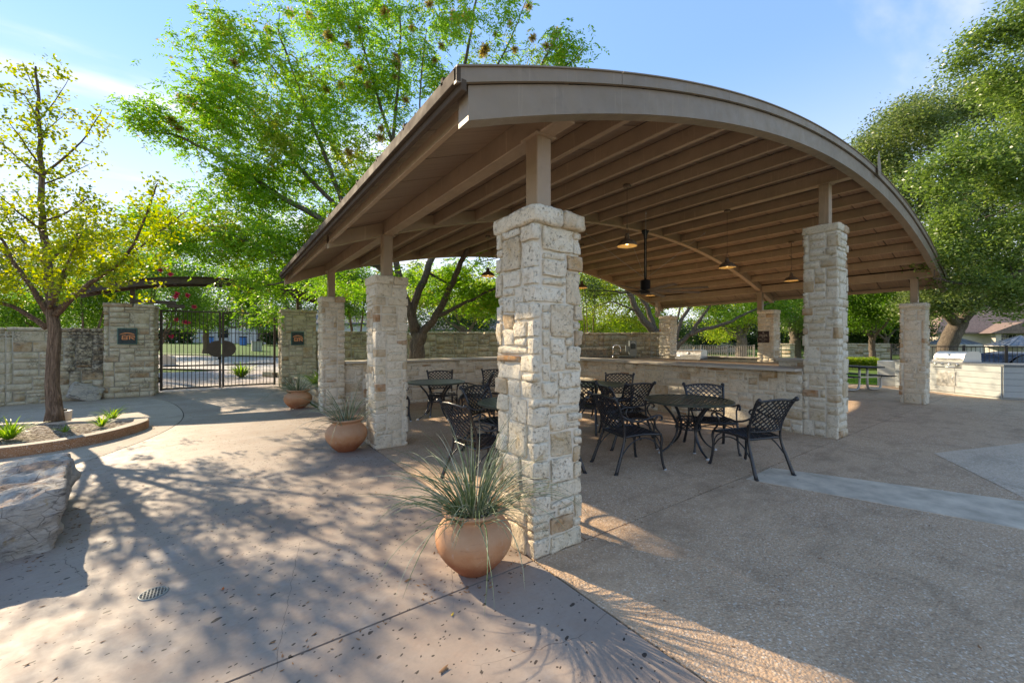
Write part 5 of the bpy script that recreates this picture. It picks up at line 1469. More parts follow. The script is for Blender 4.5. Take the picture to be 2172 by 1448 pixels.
def grill(x, y, z, rz, w, label, knobs=4, cab=True):
    """built-in barbecue; its front faces local -y"""
    r = thing('barbecue', label, 'barbecue', (x, y, z), rz, 'stainless barbecues')
    st = M['stainless']
    # hood: rolled profile swept across
    prof = [(-0.27, 0.05), (-0.268, 0.09), (-0.25, 0.17), (-0.20, 0.245), (-0.12, 0.29), (0.0, 0.305), (0.14, 0.30), (0.22, 0.27), (0.25, 0.20), (0.25, 0.05)]
    prof = smoothpoly(prof, 3)
    m = MB(); n = len(prof); vs = [(-w / 2, a, b) for a, b in prof] + [(w / 2, a, b) for a, b in prof]
    m.add(vs, [(i, i + 1, n + i + 1, n + i) for i in range(n - 1)], True)
    m.add([(-w / 2 - .001, a, b) for a, b in prof], [tuple(range(n))], False); m.add([(w / 2 + .001, a, b) for a, b in prof], [tuple(range(n))[::-1]], False)
    m.build('hood', st, r)
    m = MB(); m.tube([(-w / 2 + .05, -0.285, 0.10), (-w / 2 + .07, -0.315, 0.10), (w / 2 - .07, -0.315, 0.10), (w / 2 - .05, -0.285, 0.10)], 0.012, 8); m.build('hood_handle', M['chrome'], r)
    m = MB(); m.lathe([(0.001, 0.0), (0.036, 0.0), (0.036, 0.012), (0.001, 0.014)], 20); o = m.build('thermometer', M['galv'], r, (0, -0.245, 0.19), (R(65), 0, 0))
    m = MB(); m.bbox(-w / 2 - 0.02, w / 2 + 0.02, -0.31, 0.24, 0.0, 0.045, 0.006); m.build('firebox_rim', st, r)
    m = MB(); m.bbox(-w / 2 - 0.01, w / 2 + 0.01, -0.33, -0.28, -0.15, -0.004, 0.01); m.build('control_panel', st, r)
    for i in range(knobs):
        xx = -w / 2 + w * (i + .5) / knobs
        m = MB(); m.lathe([(0.001, 0), (0.03, 0), (0.026, 0.012), (0.02, 0.035), (0.001, 0.037)], 16); m.build('knob', M['chrome'], r, (xx, -0.331, -0.07), (R(90), 0, 0))
    m = MB(); m.tube([(-w / 2 + .02, -0.35, -0.155), (w / 2 - .02, -0.35, -0.155)], 0.012, 6); m.build('drip_tray_rail', M['chrome'], r)
    if cab:
        m = MB(); m.bbox(-w / 2 + 0.14, w / 2 - 0.12, -0.335, -0.31, -0.72, -0.27, 0.004); m.build('door_frame', st, r)
        m = MB(); m.bbox(-w / 2 + 0.17, w / 2 - 0.15, -0.347, -0.337, -0.69, -0.30, 0.004); m.build('access_door', st, r)
        for cx_ in (-0.08, 0.06):
            for j in range(5):
                m = MB(); m.box(cx_ - .035, cx_ + .035, -0.351, -0.3475, -0.62 + j * .03, -0.612 + j * .03); m.build('vent_louvre', M['galv'], r)
        m = MB(); m.tube([(w / 2 - .2, -0.35, -.42), (w / 2 - .2, -0.375, -.43), (w / 2 - .2, -0.375, -.55), (w / 2 - .2, -0.35, -.56)], 0.008, 6); m.build('door_handle', M['chrome'], r)
    return r
grill(11.62, 5.75, 0.93, R(-90) + 0.10, 0.86, 'stainless barbecue on the kitchen counter below the far corner pillar', 4, False)

# island with barbecue on the right
isl = thing('grill_island', 'pale boarded grill island with blue-grey counter slab', 'counter', (14.90, -0.97, 0))
def lin(a, b, t): return (a[0] + (b[0] - a[0]) * t, a[1] + (b[1] - a[1]) * t)
C0 = (14.90, -0.97); C1 = (16.48, 1.42); C2 = (15.75, -2.45)      # corner, far left end, right end
def boards(A, B, z0, z1, n, parent, rows_gap=0.006, depth=0.03, vert=()):
    """horizontal boards on the outside (left side of A->B is inside)"""
    L = math.dist(A, B); rz = math.atan2(B[1] - A[1], B[0] - A[0])
    h = (z1 - z0) / n
    cuts = [0] + [L * v for v in vert] + [L]
    for s0, s1 in zip(cuts[:-1], cuts[1:]):
        for i in range(n):
            m = MB(); m.bbox(s0 + .003, s1 - .003, -depth, 0, z0 + i * h + rows_gap / 2, z0 + (i + 1) * h - rows_gap / 2, 0.003)
            m.build('siding_board', M['lap'], parent, (A[0] - C0[0], A[1] - C0[1], 0), (0, 0, rz))
boards(C1, C0, 0.05, 0.86, 5, isl, vert=(0.62,))
boards(C0, C2, 0.05, 0.86, 5, isl)
core = [(0.02, 0.03), (C2[0] - C0[0], C2[1] - C0[1] + .03), (C2[0] - C0[0] + 1.2, C2[1] - C0[1] + .7), (1.25, 0.0), (C1[0] - C0[0] + 0.75, C1[1] - C0[1] - 0.5), (C1[0] - C0[0], C1[1] - C0[1])]
m = MB(); m.prism(core[:], 0.0, 0.86); m.build('core', M['lap'], isl)
top = [(-0.05, -0.03), (C2[0] - C0[0] - .04, C2[1] - C0[1] - .04), (C2[0] - C0[0] + 1.25, C2[1] - C0[1] + .7), (1.3, 0.0), (C1[0] - C0[0] + 0.8, C1[1] - C0[1] - 0.5), (C1[0] - C0[0] - .04, C1[1] - C0[1] + .05)]
m = MB(); m.prism(top, 0.865, 0.915); m.build('counter_slab', M['slate'], isl)
gx, gy = lin(C0, C1, 0.50)
dxy = Vector((C1[0] - C0[0], C1[1] - C0[1])).normalized()
grill(gx + dxy.y * 0.30 - dxy.x * .12, gy - dxy.x * 0.30 - dxy.y * .12, 0.93, math.atan2(-dxy.y, -dxy.x), 0.80, 'large stainless barbecue on the pale grill island at the right edge')
# second white island end seen left of the pillar
m = MB(); m.bbox(0, 0.6, 0, 0.5, 0, 0.86, 0.01)
x_, y_ = at(1902, 13.7)
tag(m.build('grill_island', M['lap'], None, (x_, y_, 0)), 'pale end block of a counter just left of the lone right pillar', 'counter')

# picnic table
px_, py_ = 14.55, 2.25
pt = thing('picnic_table', 'picnic table with dark top and galvanised tube legs at the lawn edge', 'table', (px_, py_, 0), math.atan2(FW[1], FW[0]) + 0.25)
for nm, y0, y1, z in (('table_top', -0.38, 0.38, 0.72), ('bench', -0.86, -0.60, 0.44), ('bench', 0.60, 0.86, 0.44)):
    m = MB(); m.bbox(-0.9, 0.9, y0, y1, z, z + 0.035, 0.008); m.build(nm, M['rubber'], pt)
for x in (-0.55, 0.55):
    for s in (-1, 1):
        m = MB(); m.tube(smoothpoly([(x, s * 0.16, 0.72), (x, s * 0.16, 0.25), (x, s * 0.22, 0.07), (x, s * 0.40, 0.035), (x, s * .66, 0.06), (x, s * .72, 0.16), (x, s * .72, 0.44)], 3), 0.032, 8); m.build('leg', M['galv'], pt)
    m = MB(); m.bar((x, -0.72, 0.42), (x, 0.72, 0.42), 0.05, 0.04); m.build('cross_brace', M['galv'], pt)

# ------------------------------------------------------------------ fences
def fence(name, label, A, B, z0, H, pitch, mat, post_every, group=None, stuff=False, br=0.009):
    L = math.dist(A, B); rz = math.atan2(B[1] - A[1], B[0] - A[0])
    r = thing(name, label, 'fence', (A[0], A[1], z0), rz, group)
    npost = max(2, round(L / post_every) + 1)
    for i in range(npost):
        x = L * i / (npost - 1); m = MB(); m.box(x - .03, x + .03, -.03, .03, -0.4, H + 0.03); m.build('post', mat, r)
    for z in (0.10, H - 0.02):
        m = MB(); m.box(0, L, -.018, .018, z - .018, z + .018); m.build('rail', mat, r)
    n = int(L / pitch); allm = MB()
    bme = MB(); bme.box(-br, br, -br, br, 0.1, H - 0.03); bme = bme.mesh('bar', mat)
    for i in range(1, n):
        x = L * i / n
        if stuff: allm.box(x - br, x + br, -br, br, 0.1, H - 0.03)
        else: link_mesh('bar', bme, r, (x, 0, 0))
    if stuff: allm.build('bars', mat, r, kind='stuff')
    return r
fence('metal_fence', 'black metal bar fence behind the grill island', at(1960, 15.6), at(2230, 14.2), -0.05, 1.40, 0.115, M['fence'], 1.3, br=0.006)
fence('metal_fence', 'short run of black metal fence beside the mulch bed', at(1890, 29), at(1935, 27), 0.0, 1.35, 0.12, M['fence'], 1.5, br=0.01)
fence('pool_fence', 'pale tan pool fence left of the plaque pillar', at(1432, 28), at(1600, 27.5), 0.0, 1.27, 0.115, M['poolfence'], 1.85, 'pale tan pool fence runs', True, 0.012)
fence('pool_fence', 'pale tan pool fence right of the plaque pillar', at(1634, 27), at(1681, 26.5), 0.0, 1.27, 0.115, M['poolfence'], 1.5, 'pale tan pool fence runs', True, 0.012)
x_, y_ = at(1676, 25.0)
pillar('squat stone pillar ending the pale pool fence', x_, y_, 1.38, 61, 0.62, M['stone_wall'], 0.08, 0.12, group='low stone piers of the pool fence', over=0.04, cell=(0.155, 0.12), mort=M['mortar_old'])
a_, b_ = at(1795, 31.0), at(1893, 30.0)
wall('low rough stone wall beyond the lawn with ragged top', 'wall', [a_, b_], 1.36, 62, M['stone_wall'], M['mortar_old'], 0.4, (0.17, 0.14), 0.08, res=0.2)
# stone pier through the gate, mailbox and marker
x_, y_ = at(535, 37); z_ = ground_h(x_, y_)
mbx = thing('mailbox_pier', 'white stone mailbox pier beyond the street', 'mailbox', (x_, y_, z_))
m = MB(); m.bbox(-0.02, 0.76, 0, 0.7, 0, 0.85, 0.02); m.build('pier', M['whitebrick'], mbx)
m = MB(); m.bbox(-0.06, 0.8, -0.04, 0.74, 0.86, 0.94, 0.02); m.build('cap', M['slab'], mbx)
m = MB(); m.bbox(0.35, 0.6, 0.1, 0.5, 0.945, 1.12, 0.03); m.build('mail_flap', M['rubber'], mbx)
x_, y_ = at(355, 22.8); z_ = ground_h(x_, y_)
m = MB(); P = [(-0.37, 0), (0.37, 0)] + [(0.37 * math.cos(a * math.pi / 12) , 0.30 + 0.25 * math.sin(a * math.pi / 12)) for a in range(13)]
n = len(P); m.add([(a, -0.15, b) for a, b in P] + [(a, 0.15, b) for a, b in P], [tuple(range(n)), tuple(range(n, 2 * n))[::-1]] + [(i, n + i, n + (i + 1) % n, (i + 1) % n) for i in range(n)], False)
o = m.build('stone_marker', M['limecut'], None, (x_, y_, z_), (0, 0, math.atan2(RT[1], RT[0]))); tag(o, 'round-topped pinkish stone block at the street edge beyond the gate', 'bollard')
a_, b_ = at(556, 17.5), at(600, 17.0)
wall('low orange ledge stones beyond the gate on the right', 'wall', [a_, b_], 0.22, 63, M['stone_wall'], M['mortar_old'], 0.3, (0.2, 0.11), 0.0)
strap_plant(*at(512, 17.2), 0.02, 170, 2.3, 'bright lime grassy clump beyond the gate', 12, 'lime grassy clumps outside the gate')

# ------------------------------------------------------------------ houses, kiosks, car
def house(name, label, A, rz, W, D, z0, hw, roofh, wallm, roofm, wins, doors=(), hip=True, over=0.5):
    r = thing(name, label, 'house', (A[0], A[1], z0), rz)
    m = MB(); m.box(0, W, 0, D, -0.5, hw); m.build('wall', wallm, r)
    m = MB(); o = over; k = D / 2 + o
    if hip: ridge = [(-o + k, D / 2, hw + roofh), (W + o - k, D / 2, hw + roofh)]
    else: ridge = [(-o, D / 2, hw + roofh), (W + o, D / 2, hw + roofh)]
    e = [(-o, -o, hw), (W + o, -o, hw), (W + o, D + o, hw), (-o, D + o, hw)]
    eb_ = [(x, y, z - 0.18) for x, y, z in e]
    m.add(e + ridge + eb_, [(0, 1, 5, 4), (1, 2, 5), (2, 3, 4, 5), (3, 0, 4), (6, 7, 1, 0), (7, 8, 2, 1), (8, 9, 3, 2), (9, 6, 0, 3), (9, 8, 7, 6)], False)
    m.build('roof', roofm, r)
    for (x, z, w, h, nx, nz) in wins:
        f = MB(); t = 0.06
        f.box(x, x + w, -0.05, -0.004, z, z + t); f.box(x, x + w, -0.05, -0.004, z + h - t, z + h); f.box(x, x + t, -0.05, -0.004, z + t, z + h - t); f.box(x + w - t, x + w, -0.05, -0.004, z + t, z + h - t)
        for i in range(1, nx): f.box(x + w * i / nx - .02, x + w * i / nx + .02, -0.045, -0.004, z + t, z + h - t)
        for i in range(1, nz): f.box(x + t, x + w - t, -0.043, -0.006, z + h * i / nz - .02, z + h * i / nz + .02)
        fo = f.build('window', M['whiteplastic'], r)
        p = MB(); p.box(x + t, x + w - t, -0.02, -0.003, z + t, z + h - t); p.build('pane', M['glassdark'], fo)
    for (x, w, h) in doors:
        m = MB(); m.bbox(x, x + w, -0.06, -0.003, 0.0, h, 0.01); m.build('door', M['gate'], r)
    return r
ang = math.atan2(RT[1], RT[0])
hx_, hy_ = at(330, 56)
hs = house('house', 'pale stone house across the street seen through the gate', (hx_, hy_), ang, 30, 9, 1.15, 2.9, 2.6, M['whitebrick'], M['shingle_g'], [(3, 0.8, 1.6, 1.4, 2, 2), (8.5, 0.8, 1.6, 1.4, 2, 2), (19, 0.8, 1.6, 1.4, 2, 2)], [(14, 1.1, 2.2)])
for x in (11.6, 15.8):
    m = MB(); m.box(x, x + .35, -1.6, -1.25, 0, 2.8); m.build('porch_post', M['whiteplastic'], hs)
for (px_, Z_, mat, w_, h_, nm, lab, cat) in ((445, 50, 'bluebin', .6, 1.0, 'wheelie_bin', 'blue bin beside the far house driveway', 'bin'), (516, 49, 'bluebin', .55, 1.1, 'letterbox', 'small blue box by the far house door', 'box')):
    x_, y_ = at(px_, Z_); z_ = ground_h(x_, y_); r = thing(nm, lab, cat, (x_, y_, z_), ang)
    m = MB(); m.bbox(-w_ / 2, w_ / 2, -.3, .3, 0.05, h_ * .9, 0.04); m.build('body', M[mat], r); m = MB(); m.bbox(-w_ / 2 - .03, w_ / 2 + .03, -.33, .33, h_ * .905, h_, 0.03); m.build('lid', M['rubber'], r)
hx_, hy_ = at(880, 62)
house('house', 'distant pale house glimpsed over the back wall', (hx_, hy_), ang, 24, 10, 0.4, 3.0, 2.4, M['beige'], M['shingle_g'], [(2, 1, 1.4, 1.4, 2, 2), (6, 1, 1.4, 1.4, 2, 2), (11, 1, 1.4, 1.4, 2, 2)])
hx_, hy_ = at(1475, 60)
house('house', 'yellowish building behind the pool fence', (hx_, hy_), ang, 6.5, 6, 0.0, 3.0, 1.6, M['limecut'], M['shingle'], [(2.2, 0.9, 1.6, 1.6, 2, 2)])
hx_, hy_ = at(1990, 44)
hr = house('house', 'cream house with a brown shingle roof behind the parked car', (hx_, hy_), ang - 0.15, 26, 11, -0.6, 3.1, 4.6, M['beige'], M['shingle'], [(1.2, 0.9, 1.7, 1.3, 4, 3), (5.2, 1.6, 2.0, 1.3, 5, 3), (9.2, 0.8, 1.2, 1.5, 3, 4), (11.4, 0.8, 1.2, 1.5, 3, 4)], [(5.3, 2.0, 1.2)])
for x in (4.0, 7.6):
    m = MB(); m.box(x, x + .5, -1.5, -1.0, -.4, 2.9); m.build('porch_post', M['beige'], hr)
m = MB(); m.add([(3.2, -1.9, 2.95), (8.9, -1.9, 2.95), (8.9, 0.3, 2.95), (3.2, 0.3, 2.95), (6.05, -1.9, 4.1), (6.05, 3.0, 4.1)], [(0, 1, 4), (0, 4, 5, 3), (1, 2, 5, 4), (3, 2, 1, 0)], False); m.build('porch_roof', M['shingle'], hr)
def kiosk(cx, Z, w, eave, apex, label):
    x, y = at(cx, Z)
    r = thing('kiosk', label, 'kiosk', (x, y, -0.9), ang, 'small kiosks with pyramid metal roofs')
    m = MB(); m.box(-w * .36, w * .36, -w * .36, w * .36, 0, eave + .9 - 0.12); m.build('wall', M['whitebrick'], r)
    n = 8; z0, z1 = eave + .9, apex + .9
    m = MB(); ring = [(w * .54 * math.cos(2 * math.pi * (i + .5) / n), w * .54 * math.sin(2 * math.pi * (i + .5) / n), z0) for i in range(n)]
    m.add(ring + [(0, 0, z1)], [(i, (i + 1) % n, n) for i in range(n)], False); m.build('roof', M['roofgrey'], r)
    m = MB(); m.lathe([(w * .50, z0 - 0.10), (w * .54, z0 - 0.10), (w * .54, z0 - 0.003), (w * .50, z0 - 0.003)], n, smooth=False)
    o = m.build('fascia', M['whiteplastic'], r, rot=(0, 0, math.pi / n))
    for i in range(n):
        for t in (0.0, 0.25, 0.5, 0.75):
            a = Vector(ring[i]).lerp(Vector(ring[(i + 1) % n]), t); b = Vector((0, 0, z1)).lerp(a, 0.12 if t == 0 else 0.4 if t == .5 else 0.6)
            m = MB(); m.bar(a + Vector((0, 0, .015)), b + Vector((0, 0, .015)), 0.03, 0.03); m.build('roof_rib', M['roofgrey'], r)
    m = MB(); m.box(w * .05, w * .25, -w * .36 - .03, -w * .36 - .003, z0 - 1.2, z0 - 0.5); m.build('window', M['glassdark'], r)
M['roofgrey'] = m_simple('blue_grey_seamed_roof', (0.20, 0.22, 0.24), 0.4, 0.3, 0.1, 5)
kiosk(2018, 24.0, 2.35, 1.36, 1.84, 'small kiosk with grey-blue seamed pyramid roof above the barbecue')
kiosk(2165, 24.0, 2.75, 1.28, 1.88, 'pale kiosk with seamed pyramid roof at the right edge')

def car(x, y, z, rz, label):
    r = thing('parked_car', label, 'car', (x, y, z), rz)
    # side profile, x forward
    low = [(-2.2, 0.35), (-2.25, 0.75), (-2.12, 0.95), (-1.2, 1.0), (0.9, 0.98), (1.9, 0.82), (2.2, 0.6), (2.2, 0.3)]
    W = 0.88
    m = MB(); n = len(low)
    m.add([(a, -W, b) for a, b in low] + [(a, W, b) for a, b in low], [tuple(range(n)), tuple(range(n, 2 * n))[::-1]] + [(i, n + i, n + (i + 1) % n, (i + 1) % n) for i in range(n)], False)
    m.build('body', M['bluecar'], r)
    cab = smoothpoly([(-2.05, 0.94), (-1.45, 1.30), (-0.75, 1.46), (0.05, 1.45), (0.7, 1.22), (1.25, 0.95)], 4)
    n = len(cab); m = MB()
    def sec(a, b): wv = W - 0.05 - 0.22 * (b - 0.94) / 0.5; return wv
    vs = [(a, -sec(a, b), b) for a, b in cab] + [(a, sec(a, b), b) for a, b in cab]
    m.add(vs, [(i, n + i, n + i + 1, i + 1) for i in range(n - 1)], True); m.build('roof', M['bluecar'], r)
    for s in (-1, 1):
        g = MB(); pts = [(a * .93, b - 0.03) for a, b in cab]; base = 0.97
        vs = [(a, s * (sec(a, b) - 0.004), max(base, b)) for a, b in pts] + [(a, s * (sec(a, base) + .01), base) for a, b in pts]
        q = [(i, i + 1, n + i + 1, n + i) for i in range(n - 1)]
        g.add(vs, [f[::-1] for f in q] if s < 0 else q, True); g.build('side_window', M['glassdark'], r)
        fr = MB(); fr.tube([(a, s * (sec(a, b) + .004), b - .012) for a, b in cab], 0.022, 5, True); fr.bar((-0.3, s * (W - .06), .95), (-0.35, s * (W - .24), 1.43), .05); fr.build('window_frame', M['bluecar'], r)
        mm = MB(); mm.bbox(*( (0.75, 0.95, s * W, s * W + .2) if s > 0 else (0.75, 0.95, s * W - .2, s * W)), 0.95, 1.1, 0.03); mm.build('wing_mirror', M['bluecar'], r)
        for wx in (-1.35, 1.35):
            t = MB(); t.lathe([(0.2, -.1), (0.30, -.1), (0.33, -.06), (0.33, .06), (0.30, .1), (0.2, .1)], 24); t.build('tyre', M['rubber'], r, (wx, s * 0.80, 0.33), (R(90), 0, 0))
            t = MB(); t.lathe([(0.001, .06), (0.2, .09), (0.2, -.09), (0.001, -.06)], 16); t.build('rim', M['galv'], r, (wx, s * 0.80, 0.33), (R(90), 0, 0))
    return r
x_, y_ = at(2185, 15.6)
car(x_, y_, -0.36, ang, 'dark blue parked car behind the black fence')

# ------------------------------------------------------------------ trees and shrubs
def leaf_arrays(C, per, spread, lw, rng, flat=1.0, droop=0.0, pinnate=False, fan=False):
    """C: cluster centres (n,3). Returns V, F, tint for folded leaves."""
    n = len(C) * per
    P = np.repeat(C, per, 0)
    if pinnate:
        # sprays: leaflets in pairs along a short drooping axis
        k = 9; ns = max(1, per // k); m = len(C) * ns; base = np.repeat(C, ns, 0) + rng.normal(0, spread, (m, 3)) * np.array([1, 1, flat])
        az = rng.uniform(0, 2 * np.pi, m); el = rng.uniform(-0.9, 0.35, m)
        ax = np.stack([np.cos(az) * np.cos(el), np.sin(az) * np.cos(el), np.sin(el)], 1)
        t = (np.arange(k) - 0.0) / k * 0.26
        P = (base[:, None, :] + ax[:, None, :] * t[None, :, None]); P[:, :, 2] -= (t ** 2 * 1.6)[None, :]
        side = np.where(np.arange(k) % 2 == 0, 1.0, -1.0)
        sx = np.stack([-np.sin(az), np.cos(az), np.zeros(m)], 1)
        D = sx[:, None, :] * side[None, :, None] * 0.85 + ax[:, None, :] * 0.55 + np.array([0, 0, -0.25]) + rng.normal(0, .18, (m, k, 3))
        P = P.reshape(-1, 3); D = D.reshape(-1, 3); n = len(P); cl = np.repeat(np.repeat(rng.random(len(C)), ns), k)
    else:
        P = P + rng.normal(0, spread, (n, 3)) * np.array([1, 1, flat])
        D = rng.normal(0, 1, (n, 3)); D[:, 2] = D[:, 2] * 0.5 - droop; cl = np.repeat(rng.random(len(C)), per)
    D /= np.linalg.norm(D, axis=1)[:, None]
    Nn = rng.normal(0, 1, (n, 3)) + np.array([0, 0, 0.9]); S = np.cross(D, Nn); S /= np.linalg.norm(S, axis=1)[:, None] + 1e-9
    U = np.cross(S, D)
    L = lw[0] * rng.uniform(0.7, 1.3, n)[:, None]; W = lw[1] * rng.uniform(0.7, 1.3, n)[:, None]
    if fan: a, b, c, d = P, P + D * L * .75 + S * W * .5, P + D * L, P + D * L * .75 - S * W * .5
    else: a, b, c, d = P, P + D * L * .45 + S * W * .5 + U * W * .12, P + D * L - U * W * .15, P + D * L * .45 - S * W * .5 + U * W * .12
    V = np.stack([a, b, c, d], 1).reshape(-1, 3); F = np.arange(4 * n).reshape(-1, 4)
    tint = np.clip(0.45 * cl + 0.55 * rng.random(n), 0, 1)
    return V, F, tint

def blob_points(blobs, rng, shell=0.35):
    """blobs: (x,y,z, rx,ry,rz, n); points fill the blob, thicker towards its skin"""
    out = []
    for x, y, z, rx, ry, rz, n in blobs:
        d = rng.normal(0, 1, (n, 3)); d /= np.linalg.norm(d, axis=1)[:, None]
        r = rng.random(n) ** (1 / 3.0) * (1 - shell) + shell * rng.random(n) ** 0.2
        p = d * r[:, None] * np.array([rx, ry, rz]) + np.array([x, y, z])
        # leaves gather in clumps with gaps between
        k = max(3, n // 9); ctr = p[:k]; q = ctr[rng.integers(0, k, n)] + rng.normal(0, 1, (n, 3)) * np.array([rx, ry, rz * 0.55]) * 0.17
        out.append(q)
    return np.concatenate(out)

def tree(name, label, cat, base, limbs, clusters, per, spread, lw, leafm, barkm, seed=1, group=None, twig_r=0.012, flat=0.8, droop=0.1, pinnate=False, fan=False, twigs=True, crownname='crown', pen=0.4, maxtw=1400):
    rng = np.random.default_rng(seed); rr = random.Random(seed)
    r = thing(name, label, cat, base, 0, group)
    b = Vector(base)
    nodes = []; nrad = []
    for i, (pts, r0, r1) in enumerate(limbs):
        P = smoothpoly([tuple(p) for p in pts], 5); n = len(P)
        P = [Vector(p) + Vector([rr.uniform(-1, 1) * min(0.03, r0 * .25) * (0 < k < n - 1) for _ in range(3)]) for k, p in enumerate(P)]
        R_ = [r0 + (r1 - r0) * (k / (n - 1)) ** 0.8 for k in range(n)]
        if i == 0:   # root flare
            R_[0] *= 1.35; R_[1] *= 1.1
        m = MB(); m.tube([p - b for p in P], R_, 12 if r0 > 0.08 else 8); m.build('trunk' if i == 0 else 'limb', barkm, r)
        for p, q in zip(P, R_): nodes.append(tuple(p)); nrad.append(q)
    C = np.asarray(clusters)
    if twigs and len(C):
        NP = np.array(nodes); NR = list(nrad)
        idx = np.arange(len(C)); 
        if len(C) > maxtw: idx = rng.choice(len(C), maxtw, replace=False)
        d0 = np.array([np.min(np.linalg.norm(NP - C[i], axis=1)) for i in idx]); order = idx[np.argsort(d0)]
        m = MB(); buf = np.zeros((len(NP) + len(order) * 3, 3)); buf[:len(NP)] = NP; cnt = len(NP)
        rad = np.zeros(len(buf)); rad[:cnt] = NR
        for i in order:
            p = C[i]; dv = p - buf[:cnt]; dist = np.linalg.norm(dv, axis=1); cost = dist + pen * np.maximum(0, -dv[:, 2]) * 1.0
            j = int(np.argmin(cost)); q = buf[j].copy(); D = dist[j]
            if D < 0.05: continue
            mid1 = q + (p - q) * 0.36 + rng.normal(0, .06 * D, 3) + np.array([0, 0, 0.05 * D]); mid2 = q + (p - q) * 0.7 + rng.normal(0, .05 * D, 3) + np.array([0, 0, 0.05 * D])
            ra = min(rad[j] * 0.75, twig_r * (0.8 + D)); 
            m.tube([q - np.array(b), mid1 - np.array(b), mid2 - np.array(b), p - np.array(b)], [ra, ra * .8, ra * .55, ra * .3], 4 if ra < 0.03 else 6, False)
            for w, k in ((mid1, .8), (mid2, .55), (p, .35)): buf[cnt] = w; rad[cnt] = ra * k; cnt += 1
        m.build('twigs', barkm, r, kind='stuff')
    if len(C):
        V, F, t = leaf_arrays(C, per, spread, lw, rng, flat, droop, pinnate, fan)
        V -= np.array(b)
        link_mesh(crownname, mesh_np(crownname, V, F, leafm, t), r, kind='stuff')
    return r
nr = np.random.default_rng(99)
def along(limbs, per_m, off, skip=0.3, rng=nr):
    out = []
    for pts, r0, r1 in limbs:
        P = np.array(smoothpoly([tuple(p) for p in pts], 6)); L = np.sum(np.linalg.norm(np.diff(P, axis=0), axis=1)); n = int(L * per_m * (1 - skip))
        t = skip + (1 - skip) * rng.random(n); i = np.minimum((t * (len(P) - 1)).astype(int), len(P) - 2); f = t * (len(P) - 1) - i
        p = P[i] * (1 - f)[:, None] + P[i + 1] * f[:, None]; out.append(p + rng.normal(0, 1, (n, 3)) * off * np.minimum(1, 1.4 - t * .6)[:, None])
    return np.concatenate(out)

# --- yellow ginkgo in the planter
Z = 7.2
def G(px, py, dz=0.0): return at3(px, py, Z + dz)
gl = [([(-4.18, 8.37, 0.03), G(112, 660), G(98, 560), G(88, 430), G(80, 260), G(76, 140)], 0.108, 0.014)]
sub = [([G(116, 668), G(190, 600, -.3), G(270, 540, -.7), G(332, 392, -1.0)], 0.055, 0.01),
       ([G(118, 655), G(200, 595, .2), G(300, 520, .5), G(400, 445, .7)], 0.05, 0.008),
       ([G(105, 668), G(60, 600, -.3), G(15, 530, -.6), G(-35, 430, -.8)], 0.05, 0.01),
       ([G(100, 695), G(40, 655, -.2), G(-40, 622, -.5), G(-130, 560, -.8)], 0.05, 0.01),
       ([G(106, 655), G(40, 575, .5), G(-20, 500, .9)], 0.045, 0.01),
       ([G(112, 650), G(150, 560, 1.0), G(210, 480, 1.8)], 0.045, 0.01),
       ([G(104, 655), G(130, 590, -.9), G(170, 500, -1.5)], 0.04, 0.01),
       ([G(98, 560), G(160, 500, .5), G(200, 430, .9)], 0.03, 0.006), ([G(98, 560), G(40, 500, .4), G(0, 430, .6)], 0.03, 0.006),
       ([G(92, 470), G(150, 445, -.4), G(190, 415, -.7)], 0.024, 0.005), ([G(92, 490), G(40, 450, -.5), G(-5, 410, -.8)], 0.024, 0.005),
       ([G(88, 372), G(140, 330, -.2), G(180, 290, -.3), G(216, 232, -.4)], 0.024, 0.005), ([G(88, 390), G(140, 372, .3), G(188, 348, .5)], 0.018, 0.004),
       ([G(86, 372), G(40, 335, .1), G(0, 300, .2), G(-40, 280, .3)], 0.024, 0.005), ([G(84, 350), G(50, 300, -.4), G(20, 260, -.7)], 0.018, 0.004),
       ([G(80, 258), G(115, 215, .1), G(150, 160, .2)], 0.014, 0.003), ([G(80, 290), G(110, 265, -.3), G(140, 240, -.5)], 0.012, 0.003), ([G(80, 250), G(50, 200, .2), G(20, 195, .3)], 0.012, 0.003),
       ([G(78, 200), G(60, 160), G(48, 130)], 0.01, 0.003)]
lower = sub[:9]; upper = sub[9:] + [gl[0]]
cl = np.concatenate([along(lower, 19, 0.17, 0.36), along(lower, 11, 0.34, 0.5), along(upper, 10, 0.11, 0.12)])
keep = ~((np.abs(cl[:, 0] + 4.3) < .3) & (cl[:, 2] < 2.4)); cl = cl[keep & (cl[:, 2] > 2.15)]
# bare stretch of trunk between fork and the upper whorl is left thin
tree('ginkgo_tree', 'young ginkgo tree with yellow-green fan leaves in the planter', 'tree', (-4.18, 8.37, 0.03), gl + sub, cl, 24, 0.075, (0.048, 0.058), M['leaf_ginkgo'], M['bark'], 3, twig_r=0.006, fan=True, droop=0.35, maxtw=900)

